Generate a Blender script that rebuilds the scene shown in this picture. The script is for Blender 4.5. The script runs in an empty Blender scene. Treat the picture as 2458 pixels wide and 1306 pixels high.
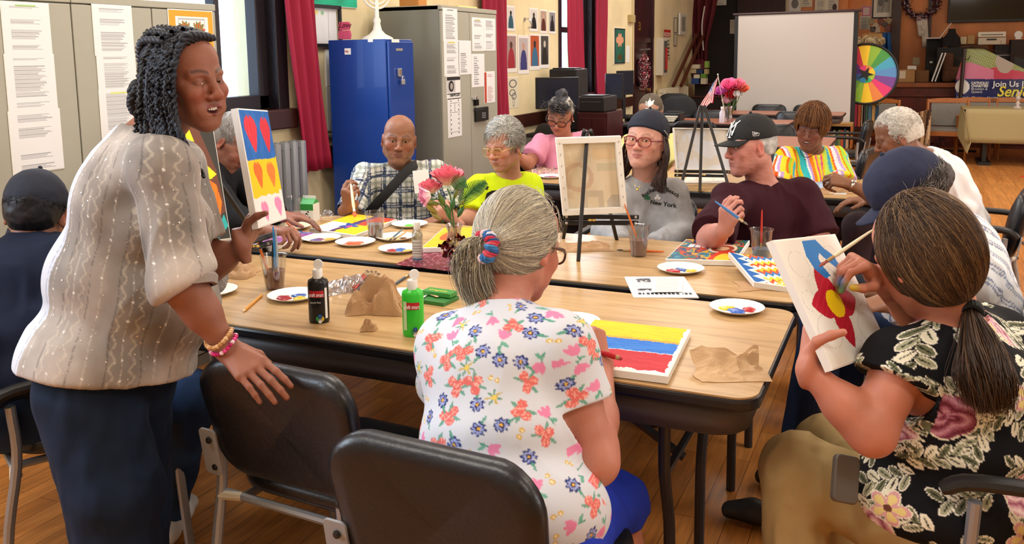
import bpy, math, random
import numpy as np
from mathutils import Matrix, Vector
random.seed(7); RNG = np.random.default_rng(11)
S = bpy.context.scene; C = S.collection
V = lambda *a: np.array(a, float)
# ---------------------------------------------------------------- camera
FPX, CY, PIT, ROL, YAW, HC = 2100., 420., .1355, -.0122, .425, 1.5
_cp, _sp = math.cos(PIT), math.sin(PIT)
_f = V(0, _cp, -_sp); _u = V(0, _sp, _cp); _r = V(1, 0, 0)
_r, _u = _r*math.cos(ROL)+_u*math.sin(ROL), _u*math.cos(ROL)-_r*math.sin(ROL)
_M = np.array([[math.cos(YAW), -math.sin(YAW), 0], [math.sin(YAW), math.cos(YAW), 0], [0, 0, 1]])
FW, UP, RT = _M@_f, _M@_u, _M@_r
CAM = V(0, 0, HC)
cd = bpy.data.cameras.new('camera'); cam = bpy.data.objects.new('camera', cd); C.objects.link(cam)
cd.sensor_width = 36; cd.lens = 36*FPX/2458; cd.shift_y = -(653-CY)/2458; cd.clip_start = .05
mw = Matrix.Identity(4)
for i in range(3):
    mw[i][0] = RT[i]; mw[i][1] = UP[i]; mw[i][2] = -FW[i]; mw[i][3] = CAM[i]
cam.matrix_world = mw
S.camera = cam
def ray(x, y): return FW+RT*(x-1229)/FPX-UP*(y-CY)/FPX
def at(x, y, d): return CAM+ray(x, y)*d              # a planning helper: photo point + distance -> place in the room
def onz(x, y, z): r = ray(x, y); return CAM+r*((z-HC)/r[2])
def onx(x, y, X): r = ray(x, y); return CAM+r*(X/r[0])
def ony(x, y, Y): r = ray(x, y); return CAM+r*(Y/r[1])
# ---------------------------------------------------------------- light and exposure
S.view_settings.view_transform = 'Standard'; S.view_settings.look = 'None'
S.view_settings.exposure = 0.0; S.view_settings.gamma = 1; S.view_settings.use_curve_mapping = False
w = bpy.data.worlds.new('world'); S.world = w; w.use_nodes = True
bg = w.node_tree.nodes['Background']; bg.inputs[0].default_value = (.80, .90, 1, 1); bg.inputs[1].default_value = 4.5
def area(loc, rot, sx, sy, e, col=(1, 1, 1)):
    l = bpy.data.lights.new('lamp_light', 'AREA'); l.shape = 'RECTANGLE'; l.size = sx; l.size_y = sy
    l.energy = e; l.color = col
    o = bpy.data.objects.new('lamp_light', l); C.objects.link(o); o.location = loc; o.rotation_euler = rot
    return o
WX = -3.45                                        # the window wall
CEIL = 3.3
for yy in (.4, 3.0, 5.8, 8.6, 11.4):              # fluorescent troffers down the ceiling
    for xx in (-1.9, 1.3):
        area((xx, yy, CEIL-.07), (0, 0, 0), 1.2, .6, 34, (1, .93, .82))
area((WX+.12, 3.2, 1.95), (0, math.radians(-90), 0), 1.4, 1.0, 46, (.78, .88, 1))      # daylight through the windows
area((WX+.12, 9.2, 1.95), (0, math.radians(-90), 0), 1.5, 1.0, 40, (.85, .92, 1))
area((WX+.12, .2, 1.95), (0, math.radians(-90), 0), 1.5, 1.3, 60, (.78, .88, 1))  # extra daylight at the added, unseen left window
area((4.3, 3.5, 2.0), (0, math.radians(90), 0), 1.6, 1.6, 45, (1, .95, .88))
area((4.3, 9.5, 2.0), (0, math.radians(90), 0), 1.6, 1.6, 45, (1, .95, .88))
# ---------------------------------------------------------------- materials
def lin(c):
    c = np.asarray(c, float)
    return np.where(c <= .04045, c/12.92, ((c+.055)/1.055)**2.4)
def hexc(h): return tuple(int(h[i:i+2], 16)/255 for i in (0, 2, 4))
MC = {}
def mat(name, c=None, rough=.6, metal=0, bump=0, bs=60, var=0, vs=8, trans=0, sss=0, coat=0, spec=.5, em=0, alpha=1, stretch=None):
    """c: sRGB hex or None for the Col attribute"""
    if name in MC: return MC[name]
    m = bpy.data.materials.new(name); m.use_nodes = True; nt = m.node_tree; b = nt.nodes['Principled BSDF']
    L = nt.links.new
    b.inputs['Roughness'].default_value = rough; b.inputs['Metallic'].default_value = metal
    b.inputs['Specular IOR Level'].default_value = spec
    b.inputs['Coat Weight'].default_value = coat; b.inputs['Transmission Weight'].default_value = trans
    if sss:
        b.inputs['Subsurface Weight'].default_value = sss; b.inputs['Subsurface Radius'].default_value = (.012, .005, .003)
        b.inputs['Subsurface Scale'].default_value = 1
    if alpha < 1: b.inputs['Alpha'].default_value = alpha
    if c is None:
        a = nt.nodes.new('ShaderNodeAttribute'); a.attribute_name = 'Col'; src = a.outputs['Color']
    else:
        r = nt.nodes.new('ShaderNodeRGB'); r.outputs[0].default_value = (*lin(hexc(c)), 1); src = r.outputs[0]
    tc = None
    if var or bump:
        tc = nt.nodes.new('ShaderNodeTexCoord'); vec = tc.outputs['Object']
        if stretch:
            mp = nt.nodes.new('ShaderNodeMapping'); mp.inputs['Scale'].default_value = stretch; L(vec, mp.inputs[0]); vec = mp.outputs[0]
    if var:
        n = nt.nodes.new('ShaderNodeTexNoise'); n.inputs['Scale'].default_value = vs; n.inputs['Detail'].default_value = 5; L(vec, n.inputs['Vector'])
        mr = nt.nodes.new('ShaderNodeMapRange'); mr.inputs[1].default_value = .3; mr.inputs[2].default_value = .7
        mr.inputs[3].default_value = 1-var; mr.inputs[4].default_value = 1+var; L(n.outputs[0], mr.inputs[0])
        mx = nt.nodes.new('ShaderNodeVectorMath'); mx.operation = 'SCALE'; L(src, mx.inputs[0]); L(mr.outputs[0], mx.inputs['Scale']); src = mx.outputs[0]
    L(src, b.inputs['Base Color'])
    if em: L(src, b.inputs['Emission Color']); b.inputs['Emission Strength'].default_value = em
    if bump:
        n = nt.nodes.new('ShaderNodeTexNoise'); n.inputs['Scale'].default_value = bs; n.inputs['Detail'].default_value = 4; L(vec, n.inputs['Vector'])
        bp = nt.nodes.new('ShaderNodeBump'); bp.inputs['Strength'].default_value = bump; bp.inputs['Distance'].default_value = .01
        L(n.outputs[0], bp.inputs['Height']); L(bp.outputs[0], b.inputs['Normal'])
    MC[name] = m; return m
def glassmat(name, tint='ffffff', rough=.03, dens=.12, mxr=.5):
    if name in MC: return MC[name]
    m = bpy.data.materials.new(name); m.use_nodes = True; nt = m.node_tree; nt.nodes.clear(); L = nt.links.new
    o = nt.nodes.new('ShaderNodeOutputMaterial'); t = nt.nodes.new('ShaderNodeBsdfTransparent'); g = nt.nodes.new('ShaderNodeBsdfGlossy')
    t.inputs[0].default_value = (*lin(hexc(tint)), 1); g.inputs['Roughness'].default_value = rough
    f = nt.nodes.new('ShaderNodeLayerWeight'); f.inputs[0].default_value = .35
    mr = nt.nodes.new('ShaderNodeMapRange'); mr.inputs[3].default_value = dens; mr.inputs[4].default_value = mxr; L(f.outputs['Facing'], mr.inputs[0])
    mx = nt.nodes.new('ShaderNodeMixShader'); L(mr.outputs[0], mx.inputs[0]); L(t.outputs[0], mx.inputs[1]); L(g.outputs[0], mx.inputs[2]); L(mx.outputs[0], o.inputs[0])
    MC[name] = m; return m
# ---------------------------------------------------------------- mesh helpers
ROOT = {}
def tag(o, label=None, cat=None, group=None, kind=None):
    if label: o['label'] = label
    if cat: o['category'] = cat
    if group: o['group'] = group
    if kind: o['kind'] = kind
    return o
def thing(name, label, cat, loc=(0, 0, 0), group=None, rz=0, local=False):
    o = bpy.data.objects.new(name, None); C.objects.link(o); o.location = loc; o.rotation_euler = (0, 0, rz)
    o.empty_display_size = .1
    ROOT[o.name] = V(0, 0, 0) if local else V(*loc)
    return tag(o, label, cat, group)
def link_mesh(name, v, faces, m=None, parent=None, col=None, smooth=True, loc=None, corner=False, sharp=None):
    """faces: list of (n,k) int arrays; col per vertex (n,3) sRGB or per-face list"""
    v = np.asarray(v, np.float64)
    if parent is not None: v = v-ROOT.get(parent.name, V(0, 0, 0))
    elif loc is not None: v = v-np.asarray(loc)
    me = bpy.data.meshes.new(name)
    fs = [np.asarray(f, np.int32) for f in faces if len(f)]
    nl = sum(f.size for f in fs); nf = sum(len(f) for f in fs)
    me.vertices.add(len(v)); me.vertices.foreach_set('co', v.astype(np.float32).ravel())
    me.loops.add(nl); me.loops.foreach_set('vertex_index', np.concatenate([f.ravel() for f in fs]))
    me.polygons.add(nf)
    tot = np.concatenate([np.full(len(f), f.shape[1], np.int32) for f in fs])
    me.polygons.foreach_set('loop_start', np.concatenate([[0], np.cumsum(tot)[:-1]]).astype(np.int32))
    me.polygons.foreach_set('use_smooth', np.full(nf, bool(smooth)))
    me.update(calc_edges=True); me.validate()
    if col is not None:
        if not corner:
            a = me.color_attributes.new('Col', 'FLOAT_COLOR', 'POINT')
            cc = np.ones((len(v), 4), np.float32); cc[:, :3] = lin(np.clip(col, 0, 1)); a.data.foreach_set('color', cc.ravel())
        else:
            a = me.color_attributes.new('Col', 'FLOAT_COLOR', 'CORNER')
            cc = np.ones((nl, 4), np.float32); cc[:, :3] = lin(np.repeat(np.clip(col, 0, 1), tot, axis=0)); a.data.foreach_set('color', cc.ravel())
    if m is not None: me.materials.append(m)
    o = bpy.data.objects.new(name, me); C.objects.link(o)
    if parent is not None: o.parent = parent
    elif loc is not None: o.location = loc
    if sharp: me.set_sharp_from_angle(angle=math.radians(sharp))
    return o
def rotz(a): c, s = math.cos(a), math.sin(a); return np.array([[c, -s, 0], [s, c, 0], [0, 0, 1.]])
def rotx(a): c, s = math.cos(a), math.sin(a); return np.array([[1., 0, 0], [0, c, -s], [0, s, c]])
def roty(a): c, s = math.cos(a), math.sin(a); return np.array([[c, 0, s], [0, 1., 0], [-s, 0, c]])
def unit(v): v = np.asarray(v, float); return v/(np.linalg.norm(v)+1e-12)
def frame(z, up=(0, 0, 1)):
    """columns x,y,z with z along given"""
    z = unit(z); x = np.cross(up, z)
    if np.linalg.norm(x) < 1e-4: x = np.cross((1, 0, 0), z)
    x = unit(x); return np.stack([x, np.cross(z, x), z], 1)
def spline(pts, n):
    """Catmull-Rom through pts"""
    P = np.array(pts, float)
    if len(P) < 3: t = np.linspace(0, 1, n)[:, None]; return P[0]*(1-t)+P[-1]*t
    Q = np.vstack([2*P[0]-P[1], P, 2*P[-1]-P[-2]]); u = np.linspace(0, len(P)-1-1e-9, n); i = u.astype(int); t = (u-i)[:, None]
    a, b, c, d = Q[i], Q[i+1], Q[i+2], Q[i+3]
    return .5*((2*b)+(c-a)*t+(2*a-5*b+4*c-d)*t**2+(3*b-a-3*c+d)*t**3)
class MB:
    def __init__(s): s.v = []; s.f = []; s.c = []; s.n = 0; s.R = np.eye(3); s.o = V(0, 0, 0)
    def at(s, o=(0, 0, 0), R=None): s.o = np.asarray(o, float); s.R = np.eye(3) if R is None else R; return s
    def add(s, v, faces, c=None):
        v = np.asarray(v, float)@s.R.T+s.o
        for f in faces: s.f.append([i+s.n for i in f]); s.c.append(c if c is not None else (.5, .5, .5))
        s.v.append(v); s.n += len(v); return s
    def box(s, c, d, R=None, col=None):
        h = np.array(d, float)/2; v = np.array([[x, y, z] for x in (-1, 1) for y in (-1, 1) for z in (-1, 1)])*h
        if R is not None: v = v@R.T
        return s.add(v+np.array(c, float), [(0, 1, 3, 2), (4, 6, 7, 5), (0, 4, 5, 1), (2, 3, 7, 6), (0, 2, 6, 4), (1, 5, 7, 3)], col)
    def bx(s, a, b, col=None): a = np.array(a, float); b = np.array(b, float); return s.box((a+b)/2, np.abs(b-a), None, col)
    def tube(s, pts, r, n=10, col=None, cap=True, flat=1.0, up=None):
        P = np.array(pts, float); m = len(P); r = np.broadcast_to(np.asarray(r, float), (m,))
        T = np.gradient(P, axis=0); T /= np.linalg.norm(T, axis=1)[:, None]+1e-12
        X = np.cross(T[0], up if up is not None else (0, 0, 1));
        if np.linalg.norm(X) < 1e-3: X = np.cross(T[0], (1, 0, 0))
        X = unit(X); vs = []; a = np.arange(n)*2*math.pi/n
        for i in range(m):
            X = unit(X-T[i]*np.dot(X, T[i])); Y = np.cross(T[i], X)
            vs.append(P[i]+r[i]*(np.outer(np.cos(a), X)+flat*np.outer(np.sin(a), Y)))
        fs = [(i*n+j, i*n+(j+1) % n, (i+1)*n+(j+1) % n, (i+1)*n+j) for i in range(m-1) for j in range(n)]
        if cap: fs += [tuple(range(n))[::-1], tuple((m-1)*n+j for j in range(n))]
        return s.add(np.vstack(vs), fs, col)
    def lathe(s, prof, o=(0, 0, 0), n=24, R=None, col=None, sc=(1, 1), cols=None, rim=None):
        a = np.arange(n)*2*math.pi/n; vs = []
        for (r, z) in prof:
            rr = r*(1+(rim[0]*np.cos(a*rim[1])*(r > rim[2]) if rim else 0))
            vs.append(np.stack([rr*np.cos(a)*sc[0], rr*np.sin(a)*sc[1], np.full(n, z)], 1))
        v = np.vstack(vs)
        if R is not None: v = v@R.T
        m = len(prof)
        for i in range(m-1):
            pass
        fs = [(i*n+j, i*n+(j+1) % n, (i+1)*n+(j+1) % n, (i+1)*n+j) for i in range(m-1) for j in range(n)]
        if prof[0][0] > 1e-6 and not rim is False: pass
        return s.add(v+np.array(o, float), fs, col)
    def disc(s, o, r, n=24, R=None, col=None, sc=(1, 1)):
        a = np.arange(n)*2*math.pi/n; v = np.stack([r*np.cos(a)*sc[0], r*np.sin(a)*sc[1], 0*a], 1)
        if R is not None: v = v@R.T
        return s.add(v+np.array(o, float), [tuple(range(n))], col)
    def prism(s, poly, z0, z1, o=(0, 0, 0), R=None, col=None):
        p = np.array(poly, float); n = len(p)
        v = np.vstack([np.c_[p, np.full(n, z0)], np.c_[p, np.full(n, z1)]])
        if R is not None: v = v@R.T
        fs = [tuple(range(n))[::-1], tuple(range(n, 2*n))]+[(i, (i+1) % n, n+(i+1) % n, n+i) for i in range(n)]
        return s.add(v+np.array(o, float), fs, col)
    def sph(s, o, r, n=12, col=None, sc=(1, 1, 1), R=None):
        m = n//2+1; th = np.linspace(0, math.pi, m); a = np.arange(n)*2*math.pi/n
        v = np.array([[math.sin(t)*math.cos(b), math.sin(t)*math.sin(b), math.cos(t)] for t in th for b in a])*r*np.array(sc)
        if R is not None: v = v@R.T
        return s.add(v+np.array(o, float), [(i*n+j, (i+1)*n+j, (i+1)*n+(j+1) % n, i*n+(j+1) % n) for i in range(m-1) for j in range(n)], col)
    def sheet(s, fn, nu, nv, col=None, th=0):
        """fn(u,v)->xyz ; col may be fn(u,v)"""
        U, W = np.meshgrid(np.linspace(0, 1, nu+1), np.linspace(0, 1, nv+1), indexing='ij')
        v = np.array([fn(a, b) for a, b in zip(U.ravel(), W.ravel())]); k = nv+1
        cs = []
        for i in range(nu):
            for j in range(nv):
                s_ = col((i+.5)/nu, (j+.5)/nv) if callable(col) else col
                cs.append(s_ if s_ is not None else (.5, .5, .5))
        fs = [(i*k+j, (i+1)*k+j, (i+1)*k+j+1, i*k+j+1) for i in range(nu) for j in range(nv)]
        b = len(s.c); s.add(v, fs, None); s.c[b:] = cs
        return s
    def build(s, name, m, parent=None, smooth=False, bevel=0, loc=None, sharp=None, solid=0, sub=0):
        v = np.vstack(s.v); by = {}
        for f, c in zip(s.f, s.c): by.setdefault(len(f), []).append((f, c))
        fs = [np.array([q[0] for q in by[k]]) for k in sorted(by)]; cs = np.array([q[1] for k in sorted(by) for q in by[k]], float)
        if parent is None and loc is None:
            mn, mx = v.min(0), v.max(0); loc = V((mn[0]+mx[0])/2, (mn[1]+mx[1])/2, mn[2])
        o = link_mesh(name, v, fs, m, parent, cs, smooth, loc, True, sharp if sharp else (35 if smooth else None))
        if bevel:
            b = o.modifiers.new('bevel', 'BEVEL'); b.width = bevel; b.segments = 2; b.limit_method = 'ANGLE'; b.angle_limit = math.radians(40)
        if solid: q = o.modifiers.new('solid', 'SOLIDIFY'); q.thickness = solid; q.offset = 0
        if sub: q = o.modifiers.new('sub', 'SUBSURF'); q.levels = q.render_levels = sub
        return o
def solo(mb, name, m, label, cat, group=None, kind=None, **k): return tag(mb.build(name, m, **k), label, cat, group, kind)
def struct(mb, name, m, **k): return tag(mb.build(name, m, **k), kind='structure')
def text(name, s, size, o, R, m, parent=None, ext=.0006, bold=0, align='LEFT', sx=1, shear=0):
    cu = bpy.data.curves.new(name, 'FONT'); cu.body = s; cu.size = size; cu.extrude = ext; cu.align_x = align; cu.offset = bold; cu.shear = shear; cu.resolution_u = 3
    t = bpy.data.objects.new(name, cu); C.objects.link(t); dg = bpy.context.evaluated_depsgraph_get()
    me = bpy.data.meshes.new_from_object(t.evaluated_get(dg)); bpy.data.objects.remove(t)
    v = np.zeros(len(me.vertices)*3, np.float32); me.vertices.foreach_get('co', v); v = v.reshape(-1, 3).astype(float); v[:, 0] *= sx
    v = v@np.asarray(R).T+np.asarray(o, float)
    if parent is not None: v = v-ROOT.get(parent.name, V(0, 0, 0))
    me.vertices.foreach_set('co', v.astype(np.float32).ravel()); me.update(); me.materials.clear(); me.materials.append(m)
    q = bpy.data.objects.new(name, me); C.objects.link(q)
    if parent is not None: q.parent = parent
    return q
def copy_tree(o, parent=None):
    c = o.copy(); C.objects.link(c)
    if parent is not None: c.parent = parent
    ROOT[c.name] = ROOT.get(o.name, V(0, 0, 0))
    for ch in list(o.children): copy_tree(ch, c)
    return c
# value noise on arrays of points
def _h(i, j, k, s):
    n = (i*374761393+j*668265263+k*2147483647+s*974634777) & 0xffffffff
    n = ((n ^ (n >> 13))*1274126177) & 0xffffffff
    return ((n ^ (n >> 16)) & 0xffff)/65535.
def vnoise(p, sc, seed=0):
    q = np.asarray(p, float)*sc; i = np.floor(q).astype(np.int64); f = q-i; f = f*f*(3-2*f); r = 0
    for a in (0, 1):
        for b in (0, 1):
            for c in (0, 1):
                w_ = (f[:, 0] if a else 1-f[:, 0])*(f[:, 1] if b else 1-f[:, 1])*(f[:, 2] if c else 1-f[:, 2])
                r = r+w_*_h(i[:, 0]+a, i[:, 1]+b, i[:, 2]+c, seed)
    return r*2-1
def fbm(p, sc, o=3, seed=0): return sum(vnoise(p, sc*2**i, seed+i)/2**i for i in range(o))
RX90 = rotx(math.pi/2)
FACEX = np.array([[0, 0, 1.], [1, 0, 0], [0, 1, 0]])       # text on a surface facing +X : u->+Y, v->+Z
FACEY = np.array([[1., 0, 0], [0, 0, -1], [0, 1, 0]])      # facing -Y : u->+X, v->+Z
# ================================================================ ROOM
def px2x(px, Y, py=150): return ony(px, py, Y)[0]
YB = 15.2                                         # stage front
def wood_floor():
    m = bpy.data.materials.new('floor_planks'); m.use_nodes = True; nt = m.node_tree; b = nt.nodes['Principled BSDF']; L = nt.links.new
    tc = nt.nodes.new('ShaderNodeTexCoord'); mp = nt.nodes.new('ShaderNodeMapping'); mp.inputs['Rotation'].default_value = (0, 0, math.pi/2); L(tc.outputs['Object'], mp.inputs[0])
    br = nt.nodes.new('ShaderNodeTexBrick'); br.offset = .37; br.offset_frequency = 2; br.inputs['Scale'].default_value = 1
    br.inputs['Brick Width'].default_value = .75; br.inputs['Row Height'].default_value = .085; br.inputs['Mortar Size'].default_value = .0012
    br.inputs['Mortar Smooth'].default_value = .3; br.inputs['Bias'].default_value = 0
    br.inputs['Color1'].default_value = (*lin(hexc('bd7636')), 1); br.inputs['Color2'].default_value = (*lin(hexc('d68e48')), 1); br.inputs['Mortar'].default_value = (*lin(hexc('552c14')), 1)
    L(mp.outputs[0], br.inputs[0])
    m2 = nt.nodes.new('ShaderNodeMapping'); m2.inputs['Scale'].default_value = (14, 1.2, 1); L(tc.outputs['Object'], m2.inputs[0])
    n = nt.nodes.new('ShaderNodeTexNoise'); n.inputs['Scale'].default_value = 4; n.inputs['Detail'].default_value = 8; n.inputs['Distortion'].default_value = .6; L(m2.outputs[0], n.inputs[0])
    mr = nt.nodes.new('ShaderNodeMapRange'); mr.inputs[1].default_value = .3; mr.inputs[2].default_value = .72; mr.inputs[3].default_value = .68; mr.inputs[4].default_value = 1.15; L(n.outputs[0], mr.inputs[0])
    s = nt.nodes.new('ShaderNodeVectorMath'); s.operation = 'SCALE'; L(br.outputs[0], s.inputs[0]); L(mr.outputs[0], s.inputs['Scale']); L(s.outputs[0], b.inputs['Base Color'])
    b.inputs['Roughness'].default_value = .3; b.inputs['Specular IOR Level'].default_value = .45
    bp = nt.nodes.new('ShaderNodeBump'); bp.inputs['Strength'].default_value = .25; bp.inputs['Distance'].default_value = .002; L(br.outputs['Fac'], bp.inputs['Height']); bp.invert = True; L(bp.outputs[0], b.inputs['Normal'])
    return m
struct(MB().bx((WX-.3, -3.2, -.1), (4.5, 18.5, 0)), 'floor', wood_floor())
plaster = mat('plaster', 'e9d9ae', .85, bump=.5, bs=9, var=.10, vs=2.2)
def wall_x(name, x0, x1, y0, y1, holes, z1=CEIL, m=plaster):
    mb = MB(); ys = sorted({y0, y1, *[h[0] for h in holes], *[h[1] for h in holes]})
    for a, b in zip(ys[:-1], ys[1:]):
        h = [q for q in holes if q[0] <= a and b <= q[1]]
        if h:
            if h[0][2] > 0: mb.bx((x0, a, 0), (x1, b, h[0][2]))
            if h[0][3] < z1: mb.bx((x0, a, h[0][3]), (x1, b, z1))
        else: mb.bx((x0, a, 0), (x1, b, z1))
    return struct(mb, name, m)
D3 = (11.68, 12.72)
W1, W2, W_ADDED = (3.0, 4.22, 1.2, 2.9), (8.95, 9.93, 1.06, 2.9), (-.5, .9, 1.2, 2.9)  # third opening is an unseen window, added to bring in light
wall_x('wall_left', WX-.3, WX, -3.2, 16.2, [W_ADDED, W1, W2, (D3[0], D3[1], 0, 2.6)])
RW = [(2.7, 4.3, 1.1, 2.7), (8.7, 10.3, 1.1, 2.7)]
wall_x('wall_right', 4.5, 4.7, -3.2, 18.5, RW)
struct(MB().bx((WX-.3, -3.4, 0), (4.7, -3.2, CEIL)), 'wall_front', plaster)
struct(MB().bx((WX-.3, -3.4, CEIL), (4.7, 18.7, CEIL+.1)), 'ceiling', mat('ceiling_tile', 'efe9dc', .9))
panel = mat('wood_panel', 'cc7a34', .45, var=.30, vs=3.2, stretch=(1, 1, .12), bump=.1, bs=20)
darkwood = mat('dark_wood', '3a1a12', .4, var=.3, vs=5, stretch=(1, 1, .2))
blackm = mat('stage_black', '0d0a0c', .8)
maroonw = mat('stage_wood', '571a0c', .38, var=.4, vs=6, stretch=(1, 1, .25))
# back of the hall: stage with panelled front, pier, recess
YP = 16.6                                         # panelled wall on the stage
xs = lambda p, Y=YP: px2x(p, Y)
struct(MB().bx((xs(2030), YP, 0), (4.5, YP+.1, CEIL)), 'wall_back', panel)
struct(MB().bx((WX-.3, 17.6, 0), (xs(2030)+.2, 17.7, CEIL)), 'wall_stage', blackm)
mb = MB(); mb.bx((px2x(1905, YB), YB, 0), (4.5, YB+2.4, .93)); struct(mb, 'trim_1', maroonw)
mb = MB(); mb.bx((px2x(1905, YB), YB-.05, .93), (4.5, YB+2.4, 1.0)); struct(mb, 'trim_2', mat('stage_top', '8a4a22', .4, var=.3, vs=5), bevel=.01)
mb = MB(); mb.bx((px2x(1905, YB), YB-.035, .78), (4.5, YB, .82)); mb.bx((px2x(1905, YB), YB-.035, .06), (4.5, YB, .18)); struct(mb, 'trim_3', maroonw, bevel=.008)
struct(MB().bx((xs(2135), YP-.14, .95), (xs(2158), YP+.02, CEIL)), 'trim_4', darkwood, bevel=.01)
for i, p in enumerate((2014, 2226)):
    struct(MB().bx((xs(p)-.03, YP-.02, 1.0), (xs(p)+.03, YP+.01, CEIL)), 'trim_%d' % (5+i), darkwood)
struct(MB().bx((px2x(1878, 16.4), 16.4, 1.0), (px2x(2030, 16.4), 16.46, CEIL)), 'wall_alcove', panel)
struct(MB().bx((WX, 16.2, 0), (px2x(1768, 16.2), 16.25, CEIL)), 'wall_recess', mat('recess_black', '170c0d', .7, var=.4, vs=3))
struct(MB().bx((px2x(1768, 16.1), 16.12, 0), (px2x(1880, 16.1), 16.2, CEIL)), 'wall_panel', mat('dark_maroon', '2d0f12', .6, var=.3, vs=5, stretch=(6, 1, .1)))
# dark baseboard rail along the window wall
mb = MB(); mb.bx((WX, 4.2, .80), (WX+.03, 11.6, .93)); struct(mb, 'trim_7', darkwood, bevel=.006)
mb = MB(); mb.bx((WX, 4.55, .985), (WX+.02, 7.2, 1.0)); struct(mb, 'trim_8', mat('conduit_grey', '8b8f93', .5))
mb = MB(); mb.bx((WX, -3, 0), (WX+.02, 11.6, .12)); mb.bx((WX, 12.8, 0), (WX+.02, 16, .12)); struct(mb, 'baseboard_left', darkwood)
# windows; the last is out of view, added to let in light
glass = glassmat('window_glass', 'eef6ff', .02, .05)
wf = mat('window_wood', '20181f', .4)
for n, (w_, ml, sa) in enumerate(((W1, [3.83], None), (W2, [], 1.78), (W_ADDED, [.2], None))):
    y0, y1, z0, z1 = w_; x = WX-.14; t = .085; mb = MB()
    mb.bx((x, y0, z0), (x+.08, y0+t, z1)); mb.bx((x, y1-t, z0), (x+.08, y1, z1)); mb.bx((x, y0, z0), (x+.08, y1, z0+t)); mb.bx((x, y0, z1-t), (x+.08, y1, z1))
    for m_ in ml: mb.bx((x, m_-.018, z0), (x+.07, m_+.018, z1))
    if sa: mb.bx((x, y0, sa-.03), (x+.07, y1, sa+.03))
    mb.bx((WX-.07, y0-.08, z0-.02), (WX+.012, y0, z1)); mb.bx((WX-.07, y1, z0-.02), (WX+.012, y1+.1, z1))
    o = struct(mb, 'window_%d' % (n+1), wf, bevel=.005); ROOT[o.name] = V(*o.location)
    MB().bx((x+.03, y0+t, z0+t), (x+.036, y1-t, z1-t)).build('pane', glass, o)
    MB().bx((WX-.07, y0-.1, z0-.12), (WX+.06, y1+.12, z0)).build('sill', darkwood, o, bevel=.01)
# door 3 in its dark pointed recess
o = None
mb = MB(); yc = (D3[0]+D3[1])/2
arch = [(D3[0], 0), (D3[1], 0), (D3[1], 2.0), (D3[1]-.12, 2.3), (yc, 2.6), (D3[0]+.12, 2.3), (D3[0], 2.0)]
PR = np.array([[0, 0, 1.], [1, 0, 0], [0, 1, 0]])
mb.prism([(D3[0], 0), (D3[1], 0), (D3[1], 2.6), (D3[0], 2.6)], WX-.06, WX-.04, R=PR)
mb.bx((WX-.27, D3[0], 0), (WX+.015, D3[0]+.06, 2.6)); mb.bx((WX-.27, D3[1]-.06, 0), (WX+.015, D3[1], 2.6)); mb.bx((WX-.04, D3[0], 1.66), (WX-.01, D3[1], 1.74))
o = struct(mb, 'door_1', mat('door_maroon', '33121a', .3, var=.3, vs=4), bevel=.006); ROOT[o.name] = V(*o.location)
text('door_number', '3', .17, (WX-.035, yc-.12, 1.83), FACEX, mat('brass', 'c79a54', .35, .8), o, ext=.006, bold=.004)
mb = MB(); mb.tube([(WX+.02, yc-.25, 1.56), (WX+.02, yc+.25, 1.57)], .013); mb.box((WX-.015, yc+.05, 1.47), (.05, .2, .06)); mb.build('door_closer', mat('chrome', 'd8dadd', .25, .9), o)
MB().lathe([(.0, .05), (.03, .05), (.03, 0), (.012, 0), (.012, -.05)], (WX-.03, D3[1]-.2, .98), 12, roty(math.pi/2)).build('door_knob', MC['brass'], o)
for s_, (a, b) in enumerate(((WX+.012, D3[0]-.02),)):
    mb = MB(); mb.tube([(a, b, 1.1), (a, b, 3.2)], .01, 6); mb.tube([(a, b-.05, 1.9), (a, b-.06, 3.2)], .006, 6); struct(mb, 'trim_9', mat('conduit_cream', 'd8c9a0', .6))
# ================================================================ CURTAINS
curt = mat('curtain_cloth', 'a3123c', .7, var=.12, vs=5, stretch=(1, 1, .2))
def curtain(y0, y1, z0, z1, label, pull=0, amp=.028, n=5, x=WX+.07, yb=None):
    yb = yb or (y0, y1)
    def fn(u, v):
        z = z1+(z0-z1)*v; a = y0+(y1-y0)*u; b = yb[0]+(yb[1]-yb[0])*u
        return (x+amp*math.sin(u*n*2*math.pi+v*.8)+.008*math.sin(v*9+u*11), a+(b-a)*v**1.3+.01*math.sin(v*7+u*5), z)
    return solo(MB().sheet(fn, n*10, 24), 'curtain', curt, label, 'curtain', 'crimson window curtains', smooth=True, solid=.004, sharp=180)
curtain(4.17, 4.42, .80, 2.95, 'long crimson curtain between the bright left window and the framed drawing', n=3, yb=(4.34, 4.62))
curtain(2.80, 3.05, .9, 2.95, 'crimson curtain hanging behind the grey cabinets at the left window', n=2)
curtain(6.85, 7.32, .6, 2.95, 'crimson curtain just behind the tall grey cabinet with posted sheets', n=4, yb=(6.95, 7.42))
curtain(8.93, 9.32, .62, 2.95, 'dark crimson curtain on the left of the narrow window', n=3, yb=(9.0, 9.62))
curtain(9.90, 10.30, .62, 2.95, 'bright crimson curtain on the right of the narrow window', n=3)
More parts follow.
